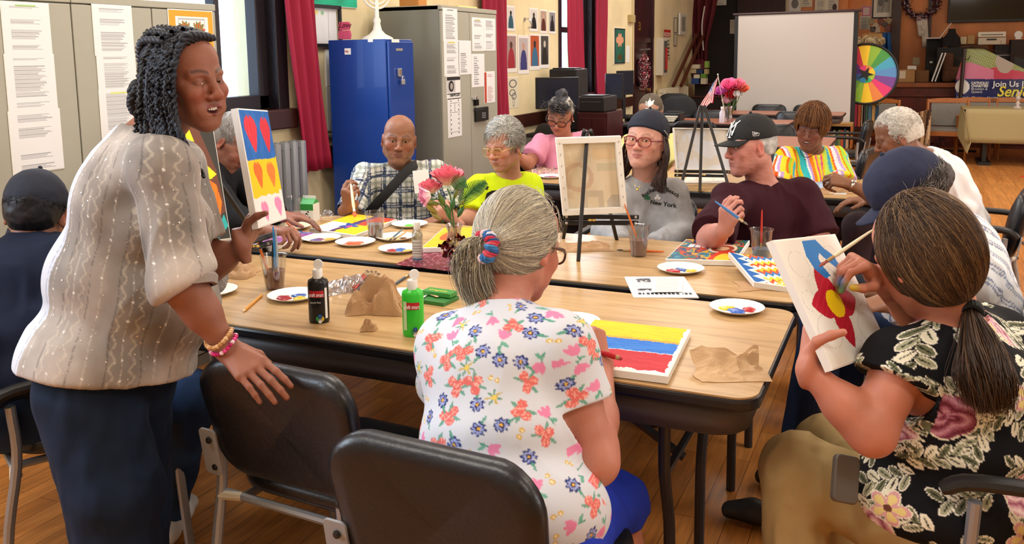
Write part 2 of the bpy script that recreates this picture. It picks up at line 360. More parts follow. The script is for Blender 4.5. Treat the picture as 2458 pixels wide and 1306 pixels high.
# ================================================================ CHAIRS
black_v = mat('black_vinyl', '10131b', .34, bump=.08, bs=120, spec=.5)
silver = mat('silver_tube', '9a9da3', .38, .55)
blackpl = mat('black_plastic', '111214', .45)
def rrect(w, h, r, n=6, taper=0):
    p = []
    for cx, cy, a0 in ((w/2-r, h/2-r, 0), (-w/2+r, h/2-r, 90), (-w/2+r, -h/2+r, 180), (w/2-r, -h/2+r, 270)):
        for i in range(n+1): a = math.radians(a0+90*i/n); p.append((cx+r*math.cos(a), cy+r*math.sin(a)))
    return [(x*(1-taper*(.5-y/h)), y) for x, y in p]
def pad(w, h, th, r, bend=0, mapfn=None, taper=0, puff=.012):
    """soft pad in the XZ plane, thickness along Y, as a smooth closed mesh"""
    out = rrect(w, h, r, 7, taper); out = np.array(out); n = len(out); rings = []
    for sc, y in ((.0, .5), (.45, .5), (.8, .485), (.93, .42), (.985, .25), (1, 0), (.985, -.25), (.93, -.42), (.8, -.485), (.45, -.5), (.0, -.5)):
        q = out*sc; yy = y*th+np.sign(y)*puff*(1-sc**2)
        rings.append(np.c_[q[:, 0], np.full(n, 1.)*yy, q[:, 1]])
    v = np.vstack(rings); v[:, 1] += bend*(v[:, 0]/(w/2))**2
    if mapfn: v = mapfn(v)
    f = [(i*n+j, i*n+(j+1) % n, (i+1)*n+(j+1) % n, (i+1)*n+j) for i in range(len(rings)-1) for j in range(n)]
    return v, f
def make_chair(label, group, loc=(0, 0, 0), rz=0, arms=True):
    """stacking chair, sitter faces +Y"""
    t = thing('stacking_chair', label, 'chair', loc, group, rz, local=True)
    v, f = pad(.47, .33, .055, .09, -.035, lambda v: v@rotx(.2).T+V(0, -.225, .645), taper=.10); MB().add(v, f).build('backrest', black_v, t, smooth=True, sharp=180)
    v, f = pad(.47, .46, .055, .11, 0, lambda v: v@rotx(math.pi/2-.05).T+V(0, .02, .445)); MB().add(v, f).build('seat', black_v, t, smooth=True, sharp=180)
    for s in (-1, 1):
        x = s*.262
        if not arms: MB().sph((x, -.205, .603), .0155, 10).build('tube_cap', blackpl, t, smooth=True)
        m = MB(); m.tube(spline([(x, -.255, .0), (x, -.235, .25), (x, -.20, .45), (x, -.205, .60)], 12), .0135, 10); m.build('leg', silver, t, smooth=True)
        m = MB(); m.tube(spline([(x, .235, .0), (x, .215, .3), (x, .20, .60 if arms else .405)], 8), .0135, 10); m.build('leg', silver, t, smooth=True)
        if arms: m = MB(); m.tube(spline([(x, -.26, .605), (x, -.2, .64), (x, 0, .645), (x, .2, .64), (x, .262, .615)], 16), [.017]+[.021]*14+[.016], 10, flat=.8); m.build('armrest', blackpl, t, smooth=True)
        m = MB(); m.prism(rrect(.055, .125, .012), -.003, .003, (x-s*.033, -.262, .545), R=rotx(.15)@RX90); m.build('bracket', mat('bracket_grey', '8e8f93', .5), t, bevel=.001)
        for dz in (-.04, .035): MB().lathe([(0, .006), (.008, .004), (.009, 0)], (x-s*.04, -.266-dz*.2, .545+dz), 8, R=RX90).build('bolt', blackpl, t)
        
        for y_ in (-.21, .19): MB().tube([(x, y_, .40), (x*.75, y_*.95, .405)], .012, 8).build('seat_bracket', mat('bracket_cream', 'c9c2ae', .5), t, smooth=True)
    MB().tube([(-.19, -.2, .405), (-.19, .2, .405)], .012, 8).tube([(.19, -.2, .405), (.19, .2, .405)], .012, 8).tube([(-.26, -.2, .405), (.26, -.2, .405)], .011, 8).build('seat_frame', silver, t, smooth=True)
    return t
CH = {}
def chair(x, y, rz, label, group=None, arms=True):
    if arms not in CH: CH[arms] = make_chair(label, group, (x, y, 0), rz, arms); return CH[arms]
    c = copy_tree(CH[arms]); c.location = (x, y, 0); c.rotation_euler = (0, 0, rz); c['label'] = label
    if group: c['group'] = group
    elif 'group' in c: del c['group']
    return c
R_ = math.radians
G = 'black stacking chairs around the painting tables'
chair(-1.28, 1.80, R_(-3), 'empty black vinyl stacking chair pushed under the table edge, a hand resting on its back', G, False)
chair(-.74, 1.57, R_(-3), 'black vinyl stacking chair in the foreground under the person in the floral t-shirt', G, False)
chair(-2.26, 1.76, R_(-27), 'black stacking chair at the left edge under the person in the dark navy cap', G)
chair(.36, 2.15, R_(90), 'black stacking chair at the bottom right corner under the person with the long ponytail', G)
chair(.16, 2.98, R_(84), 'black stacking chair under the person in the blue cap and striped shirt', G)
chair(-2.55, 3.98, R_(188), 'black stacking chair under the person in the plaid shirt, its corner by the radiator', G)
chair(-1.95, 4.02, R_(184), 'black stacking chair under the person in the neon yellow t-shirt', G)
chair(-1.15, 3.98, R_(180), 'black stacking chair under the person in the grey sweatshirt', G)
chair(-.62, 4.0, R_(176), 'black stacking chair under the person in the maroon t-shirt', G)
chair(-3.02, 3.15, R_(-90), 'black stacking chair under the grey-haired person bent low beside the easel', G)
# ================================================================ TABLES
def table_top_mat():
    m = bpy.data.materials.new('oak_laminate'); m.use_nodes = True; nt = m.node_tree; b = nt.nodes['Principled BSDF']; L = nt.links.new
    tc = nt.nodes.new('ShaderNodeTexCoord'); mp = nt.nodes.new('ShaderNodeMapping'); mp.inputs['Scale'].default_value = (1, 9, 9); L(tc.outputs['Object'], mp.inputs[0])
    n = nt.nodes.new('ShaderNodeTexNoise'); n.inputs['Scale'].default_value = 2.2; n.inputs['Detail'].default_value = 9; n.inputs['Roughness'].default_value = .62; n.inputs['Distortion'].default_value = .9; L(mp.outputs[0], n.inputs[0])
    cr = nt.nodes.new('ShaderNodeValToRGB'); e = cr.color_ramp.elements
    e[0].position = .30; e[0].color = (*lin(hexc('9a7a50')), 1); e[1].position = .62; e[1].color = (*lin(hexc('c9a777')), 1)
    e2 = e.new(.45); e2.color = (*lin(hexc('ba9666')), 1)
    L(n.outputs[0], cr.inputs[0]); L(cr.outputs[0], b.inputs['Base Color']); b.inputs['Roughness'].default_value = .3; b.inputs['Specular IOR Level'].default_value = .4
    return m
oak = table_top_mat(); edgeb = mat('table_edge_black', '17171b', .35); apr = mat('table_apron', '4a4547', .5); legm = mat('table_leg', '3d3c40', .4, .4)
TZ = .74
def folding_table(x0, x1, y0, y1, label, group, rot=0, top=None, edge=None):
    cx, cy, w, d = (x0+x1)/2, (y0+y1)/2, x1-x0, y1-y0
    t = thing('folding_table', label, 'table', (cx, cy, 0), group, rot, local=True); p = rrect(w, d, .06, 8)
    MB().prism(rrect(w-.012, d-.012, .055, 8), TZ-.006, TZ).build('tabletop', top or oak, t)
    MB().prism(p, TZ-.034, TZ-.0035).build('edge_band', edge or edgeb, t, bevel=.008)
    q = np.array(rrect(w-.05, d-.05, .09, 8)); n = len(q); v = np.vstack([np.c_[q, np.full(n, TZ-.034)], np.c_[q*(1-.02/w), np.full(n, TZ-.105)]])
    MB().add(v, [(i, (i+1) % n, n+(i+1) % n, n+i) for i in range(n)]).build('apron', apr, t, smooth=True, solid=.004)
    for s in (-1, 1):
        xx = s*(w/2-.24)
        for q_ in (-1, 1):
            yy = q_*(d/2-.13)
            m = MB(); m.tube(spline([(xx, yy, TZ-.05), (xx, yy, .50), (xx+s*.0, yy-q_*.02, .42), (xx, yy-q_*.06, .30), (xx, yy-q_*.065, .15), (xx, yy-q_*.065, 0)], 20), .0155, 10); m.build('leg', legm, t, smooth=True)
        m = MB(); m.tube([(xx, -d/2+.15, .46), (xx, d/2-.15, .46)], .011, 8); m.build('cross_bar', legm, t, smooth=True)
        m = MB(); m.box((xx-s*.22, 0, TZ-.21), (.5, .03, .012), roty(s*.55)); m.build('brace', legm, t)
    return t
folding_table(-2.73, -.27, 1.89, 2.645, 'front oak-topped folding table with black edge, nearest the camera', 'oak folding tables')
folding_table(-2.72, -.26, 2.715, 3.47, 'second oak-topped folding table behind the front one', 'oak folding tables')
folding_table(-2.30, .02, 4.82, 5.58, 'oak folding table of the second row, in front of the pink and rainbow shirts', 'oak folding tables')
brn = mat('red_laminate', 'a2654d', .35, var=.06, vs=10); bre = mat('brown_edge', '2c1c1a', .4)
folding_table(px2x(1640, 7.6), -.56, 7.35, 8.3, 'reddish-brown table behind the person with auburn hair', 'reddish-brown tables', top=brn, edge=bre)
folding_table(-2.7, px2x(1905, 10), 9.6, 10.35, 'reddish-brown table carrying the flag and pink carnations', 'reddish-brown tables', top=brn, edge=bre)
folding_table(-2.3, px2x(2033, 11.6), 11.2, 11.9, 'farthest reddish-brown table in front of the white projection screen', 'reddish-brown tables', top=brn, edge=bre)
# ================================================================ BODY ENGINE: smooth unions of tapered limbs, polygonised as one surface
class SDF:
    def __init__(s): s.p = []
    def cap(s, a, b, ra, rb=None, k=.02, op='u'): s.p.append(('c', np.array(a, float), np.array(b, float), ra, ra if rb is None else rb, k, op)); return s
    def ell(s, c, r, R=None, k=.02, op='u'): s.p.append(('e', np.array(c, float), np.array(r, float)*np.ones(3), np.eye(3) if R is None else np.asarray(R, float), None, k, op)); return s
    def cut(s, e, d, R, k=.004): s.p.append(('h', np.array(e, float), unit(d), R, None, k, 's')); return s
    def bbox(s, q):
        if q[0] == 'c': r = max(q[3], q[4]); return np.minimum(q[1], q[2])-r, np.maximum(q[1], q[2])+r
        if q[0] == 'e': e = np.sqrt(((q[3]*q[2])**2).sum(1)); return q[1]-e, q[1]+e
        return q[1]-q[3], q[1]+q[3]
    def mesh(s, h, fine=()):
        bb = [s.bbox(q) for q in s.p if q[6] == 'u']; lo = np.min([b[0] for b in bb], 0)-3*h; hi = np.max([b[1] for b in bb], 0)+3*h; ax = []
        for d in range(3):
            iv = [(c[d]-r, c[d]+r, hf) for c, r, hf in fine]; x = lo[d]; L = [x]
            while x < hi[d]:
                st = h
                for a, b, hf in iv:
                    if a <= x <= b: st = min(st, hf)
                    elif x < a < x+st: st = max(a-x, hf)
                x += st; L.append(x)
            ax.append(np.array(L))
        n = [len(a) for a in ax]; f = np.full(n, .5, np.float32)
        for q, (b0, b1) in zip(s.p, [s.bbox(q) for q in s.p]):
            k = q[5]; mg = k+2.5*h; sl = []
            for d in range(3):
                i0 = max(np.searchsorted(ax[d], b0[d]-mg)-1, 0); i1 = min(np.searchsorted(ax[d], b1[d]+mg)+1, n[d]); sl.append((i0, i1))
            if any(a >= b for a, b in sl): continue
            X = ax[0][sl[0][0]:sl[0][1]][:, None, None].astype(np.float32); Y = ax[1][sl[1][0]:sl[1][1]][None, :, None].astype(np.float32); Z = ax[2][sl[2][0]:sl[2][1]][None, None, :].astype(np.float32)
            if q[0] == 'c':
                a, b = q[1], q[2]; ba = b-a; L2 = max(float(ba@ba), 1e-9); x, y, z = X-a[0], Y-a[1], Z-a[2]
                t = np.clip((x*ba[0]+y*ba[1]+z*ba[2])/L2, 0, 1)
                D = np.sqrt((x-t*ba[0])**2+(y-t*ba[1])**2+(z-t*ba[2])**2)-(q[3]+(q[4]-q[3])*t)
            elif q[0] == 'e':
                c, r, R = q[1], q[2], q[3]; x, y, z = X-c[0], Y-c[1], Z-c[2]; k0 = 0; k1 = 0
                for j in range(3):
                    l = x*R[0, j]+y*R[1, j]+z*R[2, j]; k0 = k0+(l/r[j])**2; k1 = k1+(l/r[j]**2)**2
                k0 = np.sqrt(k0); D = k0*(k0-1)/(np.sqrt(k1)+1e-6)
            else:
                e, dr, R = q[1], q[2], q[3]; x, y, z = X-e[0], Y-e[1], Z-e[2]
                D = np.maximum(-(x*dr[0]+y*dr[1]+z*dr[2]), np.sqrt(x*x+y*y+z*z)-R)
            g = f[sl[0][0]:sl[0][1], sl[1][0]:sl[1][1], sl[2][0]:sl[2][1]]
            if q[6] == 'u':
                hh = np.maximum(k-np.abs(g-D), 0); g[...] = np.minimum(g, D)-hh*hh/(4*k)
            else:
                hh = np.maximum(k-np.abs(g+D), 0); g[...] = np.maximum(g, -D)+hh*hh/(4*k)
        return surface_nets(f, ax)
def surface_nets(f, ax):
    ins = f < 0; n = f.shape
    c = np.zeros((n[0]-1, n[1]-1, n[2]-1), np.uint8)
    for a in (0, 1):
        for b in (0, 1):
            for d in (0, 1): c += ins[a:n[0]-1+a, b:n[1]-1+b, d:n[2]-1+d]
    I = np.argwhere((c > 0) & (c < 8)); idm = np.full(c.shape, -1, np.int32); idm[I[:, 0], I[:, 1], I[:, 2]] = np.arange(len(I))
    P = np.zeros((len(I), 3)); W = np.zeros(len(I)); i, j, k = I.T
    for d in range(3):
        o1, o2 = [q for q in range(3) if q != d]
        for a in (0, 1):
            for b in (0, 1):
                q = [i.copy(), j.copy(), k.copy()]; q[o1] = q[o1]+a; q[o2] = q[o2]+b; r = [x.copy() for x in q]; r[d] = r[d]+1
                f0 = f[q[0], q[1], q[2]]; f1 = f[r[0], r[1], r[2]]; m = (f0 < 0) != (f1 < 0)
                t = np.where(m, f0/(f0-f1+1e-20), 0)
                for e in range(3):
                    x0 = ax[e][q[e]]; x1 = ax[e][r[e]]; P[:, e] += np.where(m, x0+(x1-x0)*t, 0)
                W += m
    P /= W[:, None]; F = []
    for d in range(3):
        o1, o2 = [(1, 2), (2, 0), (0, 1)][d]
        sh = [slice(0, None)]*3; a0 = [slice(0, n[e]) for e in range(3)]
        a0[d] = slice(0, n[d]-1); a1 = list(a0); a1[d] = slice(1, n[d]); s0 = ins[tuple(a0)]; s1 = ins[tuple(a1)]
        E = np.argwhere(s0 != s1); m = (E[:, o1] > 0) & (E[:, o2] > 0) & (E[:, o1] < n[o1]-1) & (E[:, o2] < n[o2]-1); E = E[m]
        def g(u, v_): q = E.copy(); q[:, o1] -= u; q[:, o2] -= v_; return idm[q[:, 0], q[:, 1], q[:, 2]]
        Q = np.stack([g(1, 1), g(0, 1), g(0, 0), g(1, 0)], 1); fl = ~s0[E[:, 0], E[:, 1], E[:, 2]]; Q[fl] = Q[fl][:, ::-1]; F.append(Q)
    return P, np.vstack(F)
def vnormals(P, F):
    a, b, c, d = (P[F[:, i]] for i in range(4)); nn = np.cross(c-a, d-b); N = np.zeros_like(P)
    for i in range(4): np.add.at(N, F[:, i], nn)
    return N/(np.linalg.norm(N, axis=1)[:, None]+1e-12)
def relax(P, F, it=2, a=.5):
    n = len(P); e = np.vstack([F[:, [0, 1]], F[:, [1, 2]], F[:, [2, 3]], F[:, [3, 0]]]); cnt = np.bincount(e.ravel(), minlength=n)[:, None]
    for _ in range(it):
        S_ = np.zeros_like(P)
        for k in range(3):
            S_[:, k] = np.bincount(e[:, 0], P[e[:, 1], k], n)+np.bincount(e[:, 1], P[e[:, 0], k], n)
        P = P*(1-a)+a*S_/np.maximum(cnt, 1)
    return P
skinm = mat('skin', None, .48, sss=.06, bump=.06, bs=180, spec=.38)
clothm = mat('cloth', None, .85, bump=.06, bs=500, spec=.2)
hairm = mat('hair', None, .5, spec=.35)
eyem = mat('eye', None, .12)
FING = [(.030, .044, .027, .021, .0090), (.0105, .049, .030, .022, .0092), (-.0095, .045, .028, .021, .0088), (-.0285, .035, .021, .019, .0078)]
POSE = dict(  # finger bends per finger (3 joints), thumb direction chain in (D,T,N)
    gripL=([(2, 3, 2), (2, 4, 2), (3, 5, 2), (4, 6, 3)], [(.22, .80, -.45), (.12, .50, -.85), (.15, .25, -.95)]),
    back=([(6, 10, 10), (8, 12, 10), (10, 12, 10), (12, 16, 10)], [(.5, .55, -.65), (.6, .2, -.8), (.7, .1, -.7)]),
    relax=([(20, 20, 12), (24, 22, 12), (28, 24, 12), (32, 26, 12)], [(.62, .75, -.15), (.85, .45, -.3), (.95, .2, -.3)]),
    drape=([(22, 18, 8), (26, 20, 10), (28, 24, 12), (30, 26, 12)], [(.5, .8, -.3), (.75, .5, -.45), (.85, .3, -.5)]),
    pinch=([(52, 48, 18), (62, 55, 25), (72, 65, 30), (78, 70, 30)], [(.62, .62, -.5), (.80, .15, -.62), (.8, -.2, -.55)]),
    fist=([(78, 85, 45), (80, 88, 48), (82, 88, 48), (84, 88, 46)], [(.5, .7, -.5), (.6, -.05, -.8), (.4, -.6, -.6)]),
    hold=([(38, 30, 12), (42, 32, 14), (46, 34, 14), (50, 36, 14)], [(.55, .8, .25), (.72, .65, .25), (.85, .5, .2)]),
    flat=([(8, 8, 5), (8, 8, 5), (10, 10, 5), (12, 12, 5)], [(.6, .78, -.1), (.75, .6, -.15), (.85, .45, -.15)]))
def hand(F, w, D, N, side, pose, sc=1.0):
    """wrist w, D towards the fingers, N out of the back of the hand, side +1 right / -1 left. returns (index tip, thumb tip)"""
    D = unit(D); N = unit(N-D*np.dot(N, D)); T = np.cross(N, D)*side; b = lambda d, t, n: w+sc*(D*d+T*t+N*n); bends, th = POSE[pose]; tip = None
    for i, (t0, l1, l2, l3, r) in enumerate(FING):
        base = b(.086-abs(t0-.01)*.22, t0, -.002); F.cap(b(.012, t0*.42, 0), base, .0155*sc, .0115*sc, k=.012)
        p = base; ang = 0
        for l, bd, ra, rb in ((l1, bends[i][0], r, r*.94), (l2, bends[i][1], r*.94, r*.86), (l3, bends[i][2], r*.86, r*.72)):
            ang += math.radians(bd); d = D*math.cos(ang)-N*math.sin(ang)+T*(t0-.005)*2.2*math.cos(ang); q = p+unit(d)*l*sc; F.cap(p, q, ra*sc, rb*sc, k=.0035); p = q
        if i == 0: tip = p
    F.ell(b(.045, .022, -.010), V(.034, .017, .014)*sc, np.stack([D, T, N], 1), k=.012)
    p = b(.022, .024, -.006)
    for l, d, ra, rb in ((.042, th[0], .0135, .0115), (.033, th[1], .0115, .0100), (.026, th[2], .0100, .0080)):
        q = p+unit(D*d[0]+T*d[1]+N*d[2])*l*sc; F.cap(p, q, ra*sc, rb*sc, k=.006); p = q
    return tip, p
class Person:
    """A seated or standing figure. All joints are world points."""
    def __init__(s, label, head, phi, pitch=0, roll=0, hs=1.0, skin='c98f78', lip=None, brow='6b5a50', group=None, **k):
        s.root_loc = V(0, 0, 0); s.hc = np.array(head, float); s.hs = hs; s.k = k
        tc = CAM-s.hc; tc[2] = 0; tc = unit(tc); ri = np.cross(tc, (0, 0, 1)); ri = -ri  # image right as seen from the camera
        ri = np.cross((0, 0, 1), tc); a = math.radians(phi); Fh = tc*math.cos(a)+ri*math.sin(a); Rh = unit(np.cross(Fh, (0, 0, 1)))
        pr = math.radians(pitch); Fw = Fh*math.cos(pr)-V(0, 0, 1)*math.sin(pr); Uw = np.cross(Rh, Fw); rr = math.radians(roll)
        Rr = Rh*math.cos(rr)+Uw*math.sin(rr); Uw = Uw*math.cos(rr)-Rh*math.sin(rr); s.HR = np.stack([Rr, Fw, Uw], 1)
        s.skin = np.array(hexc(skin)); s.lip = np.array(hexc(lip)) if lip else s.skin*np.array([.86, .66, .66]); s.brow = np.array(hexc(brow))
        f = k.get('foot', s.hc); s.root = thing('person', label, 'person', (f[0], f[1], 0)); s.arms = []; s.fine = []
        s.ua = k.get('ua', .047); s.fa = k.get('fa', .037); s.tips = []
    def H(s, x, y=None, z=None):
        p = np.array(x if y is None else (x, y, z), float)*s.hs; return s.hc+p@s.HR.T
    def L(s, P): return (P-s.hc)@s.HR/s.hs
    def headprims(s, F):
        H, h, R = s.H, s.hs, s.HR; k = s.k; e = lambda c, r, kk=.015, op='u', Rl=None: F.ell(H(c), V(*r)*h, R if Rl is None else R@Rl, k=kk*h, op=op)
        c = lambda a, b, r1, r2, kk=.01, op='u': F.cap(H(a), H(b), r1*h, r2*h, k=kk*h, op=op); fat = k.get('fat', 0)
        e((0, -.018, .034), (.074, .094, .087), .02); e((0, .018, .055), (.066, .062, .055), .03); e((0, .022, -.015), (.064+fat*.01, .066, .075), .03)
        c((0, .045, -.075), (0, .066, -.097), .030+fat*.006, .020+fat*.006, .03)
        for q in (-1, 1):
            c((q*.050, .002, -.060), (q*.018, .062, -.095), .020+fat*.008, .018+fat*.004, .025)
            e((q*.040, .060, -.026), (.022, .018, .022), .02); c((q*.054, .045, .000), (q*.060, .022, -.002), .013, .011, .02)
            c((q*.014, .083, .021), (q*.046, .070, .022), .0085, .008, .014)
            e((q*.031, .096, .004), (.017, .016, .0125), .010, 's')
            e((q*.031, .0735, .004), (.0148, .0138, .0138), .004)
            op = k.get('eye', 1.0); op >= .3 and e((q*.031, .0885, .003-.0015*(op < .6)), (.0128, .010, .0040*op), .0015, 's')
            e((q*.0135, .096, -.0335), (.0095, .011, .0085), .006); e((q*.0075, .1015, -.0410), (.0038, .006, .003), .002, 's')
            if not k.get('noear'):
                RE = rotz(-q*.45)@rotx(-.12); e((q*.079, -.008, -.008), (.0075, .018, .031), .008, 'u', RE); e((q*.085, -.004, -.004), (.004, .010, .019), .004, 's', RE); e((q*.082, -.002, -.033), (.006, .008, .009), .006)
        c((0, .086, .012), (0, .106, -.026), .0075, .0105, .010); e((0, .108, -.030), (.013, .0105, .0105), .007)
        sm = k.get('smile', 0); my = -.063
        e((0, .079, my), (.033+sm*.004, .0105, .021), .014); [e((q*.030, .060, my+.004), (.024, .020, .027), .02) for q in (-1, 1)]; [e((q*.042, .066, -.022), (.021, .012+.004*sm, .018), .018) for q in (-1, 1)]
        for q in (-1, 1):
            c((0, .0930, my+.0042), (q*.014, .0905, my+.0042+sm*.001), .0038, .0034, .004); c((q*.014, .0905, my+.0042+sm*.001), (q*.026, .083, my+.001+sm*.004), .0034, .0024, .004); c((0, .0915, my-.0070-.003*(sm > 1.5)), (q*.014, .0890, my-.0062+sm*.001), .0046, .0040, .004); c((q*.014, .0890, my-.0062+sm*.001), (q*.025, .083, my+sm*.003), .0038, .0024, .004)
            if k.get('old') and sm < 1: c((q*.020, .098, -.030), (q*.034, .084, my-.004), .0016, .0016, .004, 's')
        if sm < 1.5: [c((0, .0975, my-.0008), (q*.026, .0875, my+.003*sm), .0012, .0012, .0025, 's') for q in (-1, 1)]
        else: e((0, .094, my-.002), (.027, .015, .0082), .003, 's')
        s.fine.append((s.hc, .135*h, k.get('hf', .004)))
    def arm(s, side, sh, el, wr, D=None, N=(0, 0, 1), pose='relax', hf=None, hsc=1.0):
        s.arms.append((side, np.array(sh, float), np.array(el, float), np.array(wr, float), D, np.array(N, float), pose, hf, hsc)); return s
    def torso(s, neck, pelvis, cw=.17, cd=.11, ww=.16, wd=.12, hw=.17, hd=.13, bust=0, bow=0, right=None, belly=0):
        s.neck, s.pel = np.array(neck, float), np.array(pelvis, float); s.tp = (cw, cd, ww, wd, hw, hd, bust, bow, belly)
        up = unit(s.neck-s.pel); r = None
        if right is None:
            sr = [a[1] for a in s.arms if a[0] == 1]; sl = [a[1] for a in s.arms if a[0] == -1]; r = (sr[0]-sl[0])
        else: r = np.array(right, float)
        r = unit(r-up*np.dot(r, up)); f = np.cross(up, r); s.TR = np.stack([r, f, up], 1); s.tl = np.linalg.norm(s.neck-s.pel); return s
    def T(s, x, y, z): return s.pel+s.TR@V(x, y, z)          # torso-local: right, forward, up from the pelvis
    def torsoprims(s, F, inf=0, k=.05):
        cw, cd, ww, wd, hw, hd, bust, bow, belly = s.tp; L = s.tl; R = s.TR; T = s.T
        for a in s.arms:
            c = T(0, -bow*.3, L*.86); F.cap(c, a[1], .058+inf, s.ua+.004+inf, k=k); F.cap(T(0, 0, L*.97), a[1]*.55+c*.45, .042+inf*.6, .035+inf, k=k)
        F.ell(T(0, -bow, L*.68), (cw+inf, cd+inf, L*.30), R, k=k); F.ell(T(0, -bow*.6, L*.38), (ww+inf, wd+inf, L*.28), R, k=k); F.ell(T(0, 0, L*.08), (hw+inf, hd+inf, L*.24), R, k=k)
        if belly: F.ell(T(0, wd*.55, L*.30), (ww*.85+inf, belly+inf, L*.24), R, k=k)
        if bust:
            for q in (-1, 1): F.ell(T(q*.075, cd*.75-bow, L*.62), (.07+inf, bust+inf, .075+inf), R, k=.035)
    def build(s, h=.007, skinh=None):
        F = SDF(); s.headprims(F); H = s.H
        F.cap(H(0, -.022, -.055), s.neck-s.TR[:, 2]*.03, .053*s.hs+s.k.get('fat', 0)*.008, .060, k=.03)
        s.torsoprims(F, -.012)
        for (side, sh, el, wr, D, N, pose, hf, hsc) in s.arms:
            F.cap(sh, (sh+el)/2, s.ua, s.ua*.89, k=.03); F.cap((sh+el)/2, el, s.ua*.89, s.ua*.78, k=.01); F.cap(sh*.3+el*.7, el*.9+wr*.1, s.ua*.78, s.fa*1.02, k=.01)
            F.cap(el, el*.55+wr*.45, s.fa*1.02, s.fa, k=.03); F.cap(el*.6+wr*.4, wr, s.fa*.98, .0245*hsc, k=.02)
            F.ell(wr, (.028*hsc, .028*hsc, .020*hsc), np.stack([unit(np.cross(N, unit(wr-el))), unit(wr-el), unit(N)], 1), k=.015) if D is not None else None
            if D is not None:
                D = np.array(D, float); s.tips.append(hand(F, wr, D, N, side, pose, hsc)); s.fine.append((wr+unit(D)*.075, .095, hf or .0045))
        P, Q = F.mesh(h, s.fine); P = relax(P, Q, 1, .4); n = vnormals(P, Q); L = s.L(P); c = np.tile(s.skin, (len(P), 1))
        wr_ = s.k.get('wr', 0.0)*.5
        if wr_:
            hm = (np.abs(L).max(1) < .16); q = L*np.array([1, 1, 2.6]); P[hm] += n[hm]*(wr_*vnoise(q[hm], 60, 3)+wr_*.6*vnoise(q[hm], 130, 5))[:, None]
        v = fbm(P, 22, 3, 5)[:, None]; c = c*(1+.035*v)
        x, y, z = L.T; ax = np.abs(x)
        def blend(m, col, a=1.0):
            nonlocal c
            m = np.clip(m, 0, 1)[:, None]*a; c = c*(1-m)+np.array(col)*m
        rosy = s.skin*np.array([1.06, .84, .82]); g = lambda d, w: np.exp(-(d/w)**2)
        blend(g(np.hypot(ax-.042, (z+.028))*1.0, .022)*(y > .03), rosy, .6); blend(g(np.hypot(x, z+.032), .014)*(y > .09), rosy, .6); blend(g(np.hypot(y+.008, z+.008), .03)*(ax > .07), rosy, .7)
        sm = s.k.get('smile', 0); my = -.063; lz = z-my-sm*.004*(ax/.022)**1.5
        blend(((ax < .027) & (y > .076) & (lz > -.0135*(1-(ax/.028)**2)) & (lz < .0095*(1-(ax/.028)**2)*(1-.25*g(ax, .004)))).astype(float), s.lip, .7)
        if sm >= 1.5: blend(((ax < .022) & (y < .0865-ax*ax*14) & (y > .06) & (np.abs(lz+.003) < .009)).astype(float), (.25, .08, .08), .9)
        bz = .0265+.006*np.sin(np.clip((ax-.012)/.036, 0, 1)*math.pi*.8); blend(g(z-bz, .0042 if not s.k.get('thinbrow') else .0022)*(ax > .011)*(ax < .050)*(y > .05), s.brow, s.k.get('browa', .75))
        blend(g(np.hypot((ax-.031)/.017, (z-.004)/.0062)-.95, .22)*(y > .06), s.skin*.55, .55)
        if s.k.get('stubble') is not None: blend(np.clip((.0-z-.03)/.03, 0, 1)*np.clip((y-.0)/.05, 0, 1)*(z > -.14), np.array(hexc(s.k['stubble'])), .14)
        if s.k.get('skincol') is not None: c = s.k['skincol'](P, c)
        s.body = link_mesh('body', P, [Q], skinm, s.root, c); 
        for q in (-1, 1):
            mb = MB(); o = H(q*.031, .0735, .004); gz = s.k.get('gaze', (0, 0)); fr = frame(s.HR@unit(V(gz[0], 1, gz[1])), s.HR[:, 2]); n_ = 16; th = np.linspace(0, math.pi, 13)
            for a, b in zip(th[:-1], th[1:]):
                cl = (.03, .02, .02) if b < .34 else (hexc(s.k.get('iris', '4a3020')) if b < .66 else (.92, .89, .87)); r = .0128*s.hs
                mb.lathe([(r*math.sin(a), r*math.cos(a)), (r*math.sin(b), r*math.cos(b))], o, n_, fr, cl)
            mb.build('eye', eyem, s.root, smooth=True)
        
        if sm >= 1.5:
            mb = MB()
            for i in range(-4, 5):
                xx = i*.0056; mb.add(np.array([[a, b, cc_] for a in (-.00245, .00245) for b in (-.002, .002) for cc_ in (-.0036, .0036)])@s.HR.T*s.hs+H(xx, .0855-xx*xx*18, my+.0012+abs(i)*.0006), [(0, 1, 3, 2), (4, 6, 7, 5), (0, 4, 5, 1), (2, 3, 7, 6), (0, 2, 6, 4), (1, 5, 7, 3)], (.94, .91, .87))
            mb.build('teeth', mat('teeth', None, .25), s.root, bevel=.001)
        return s
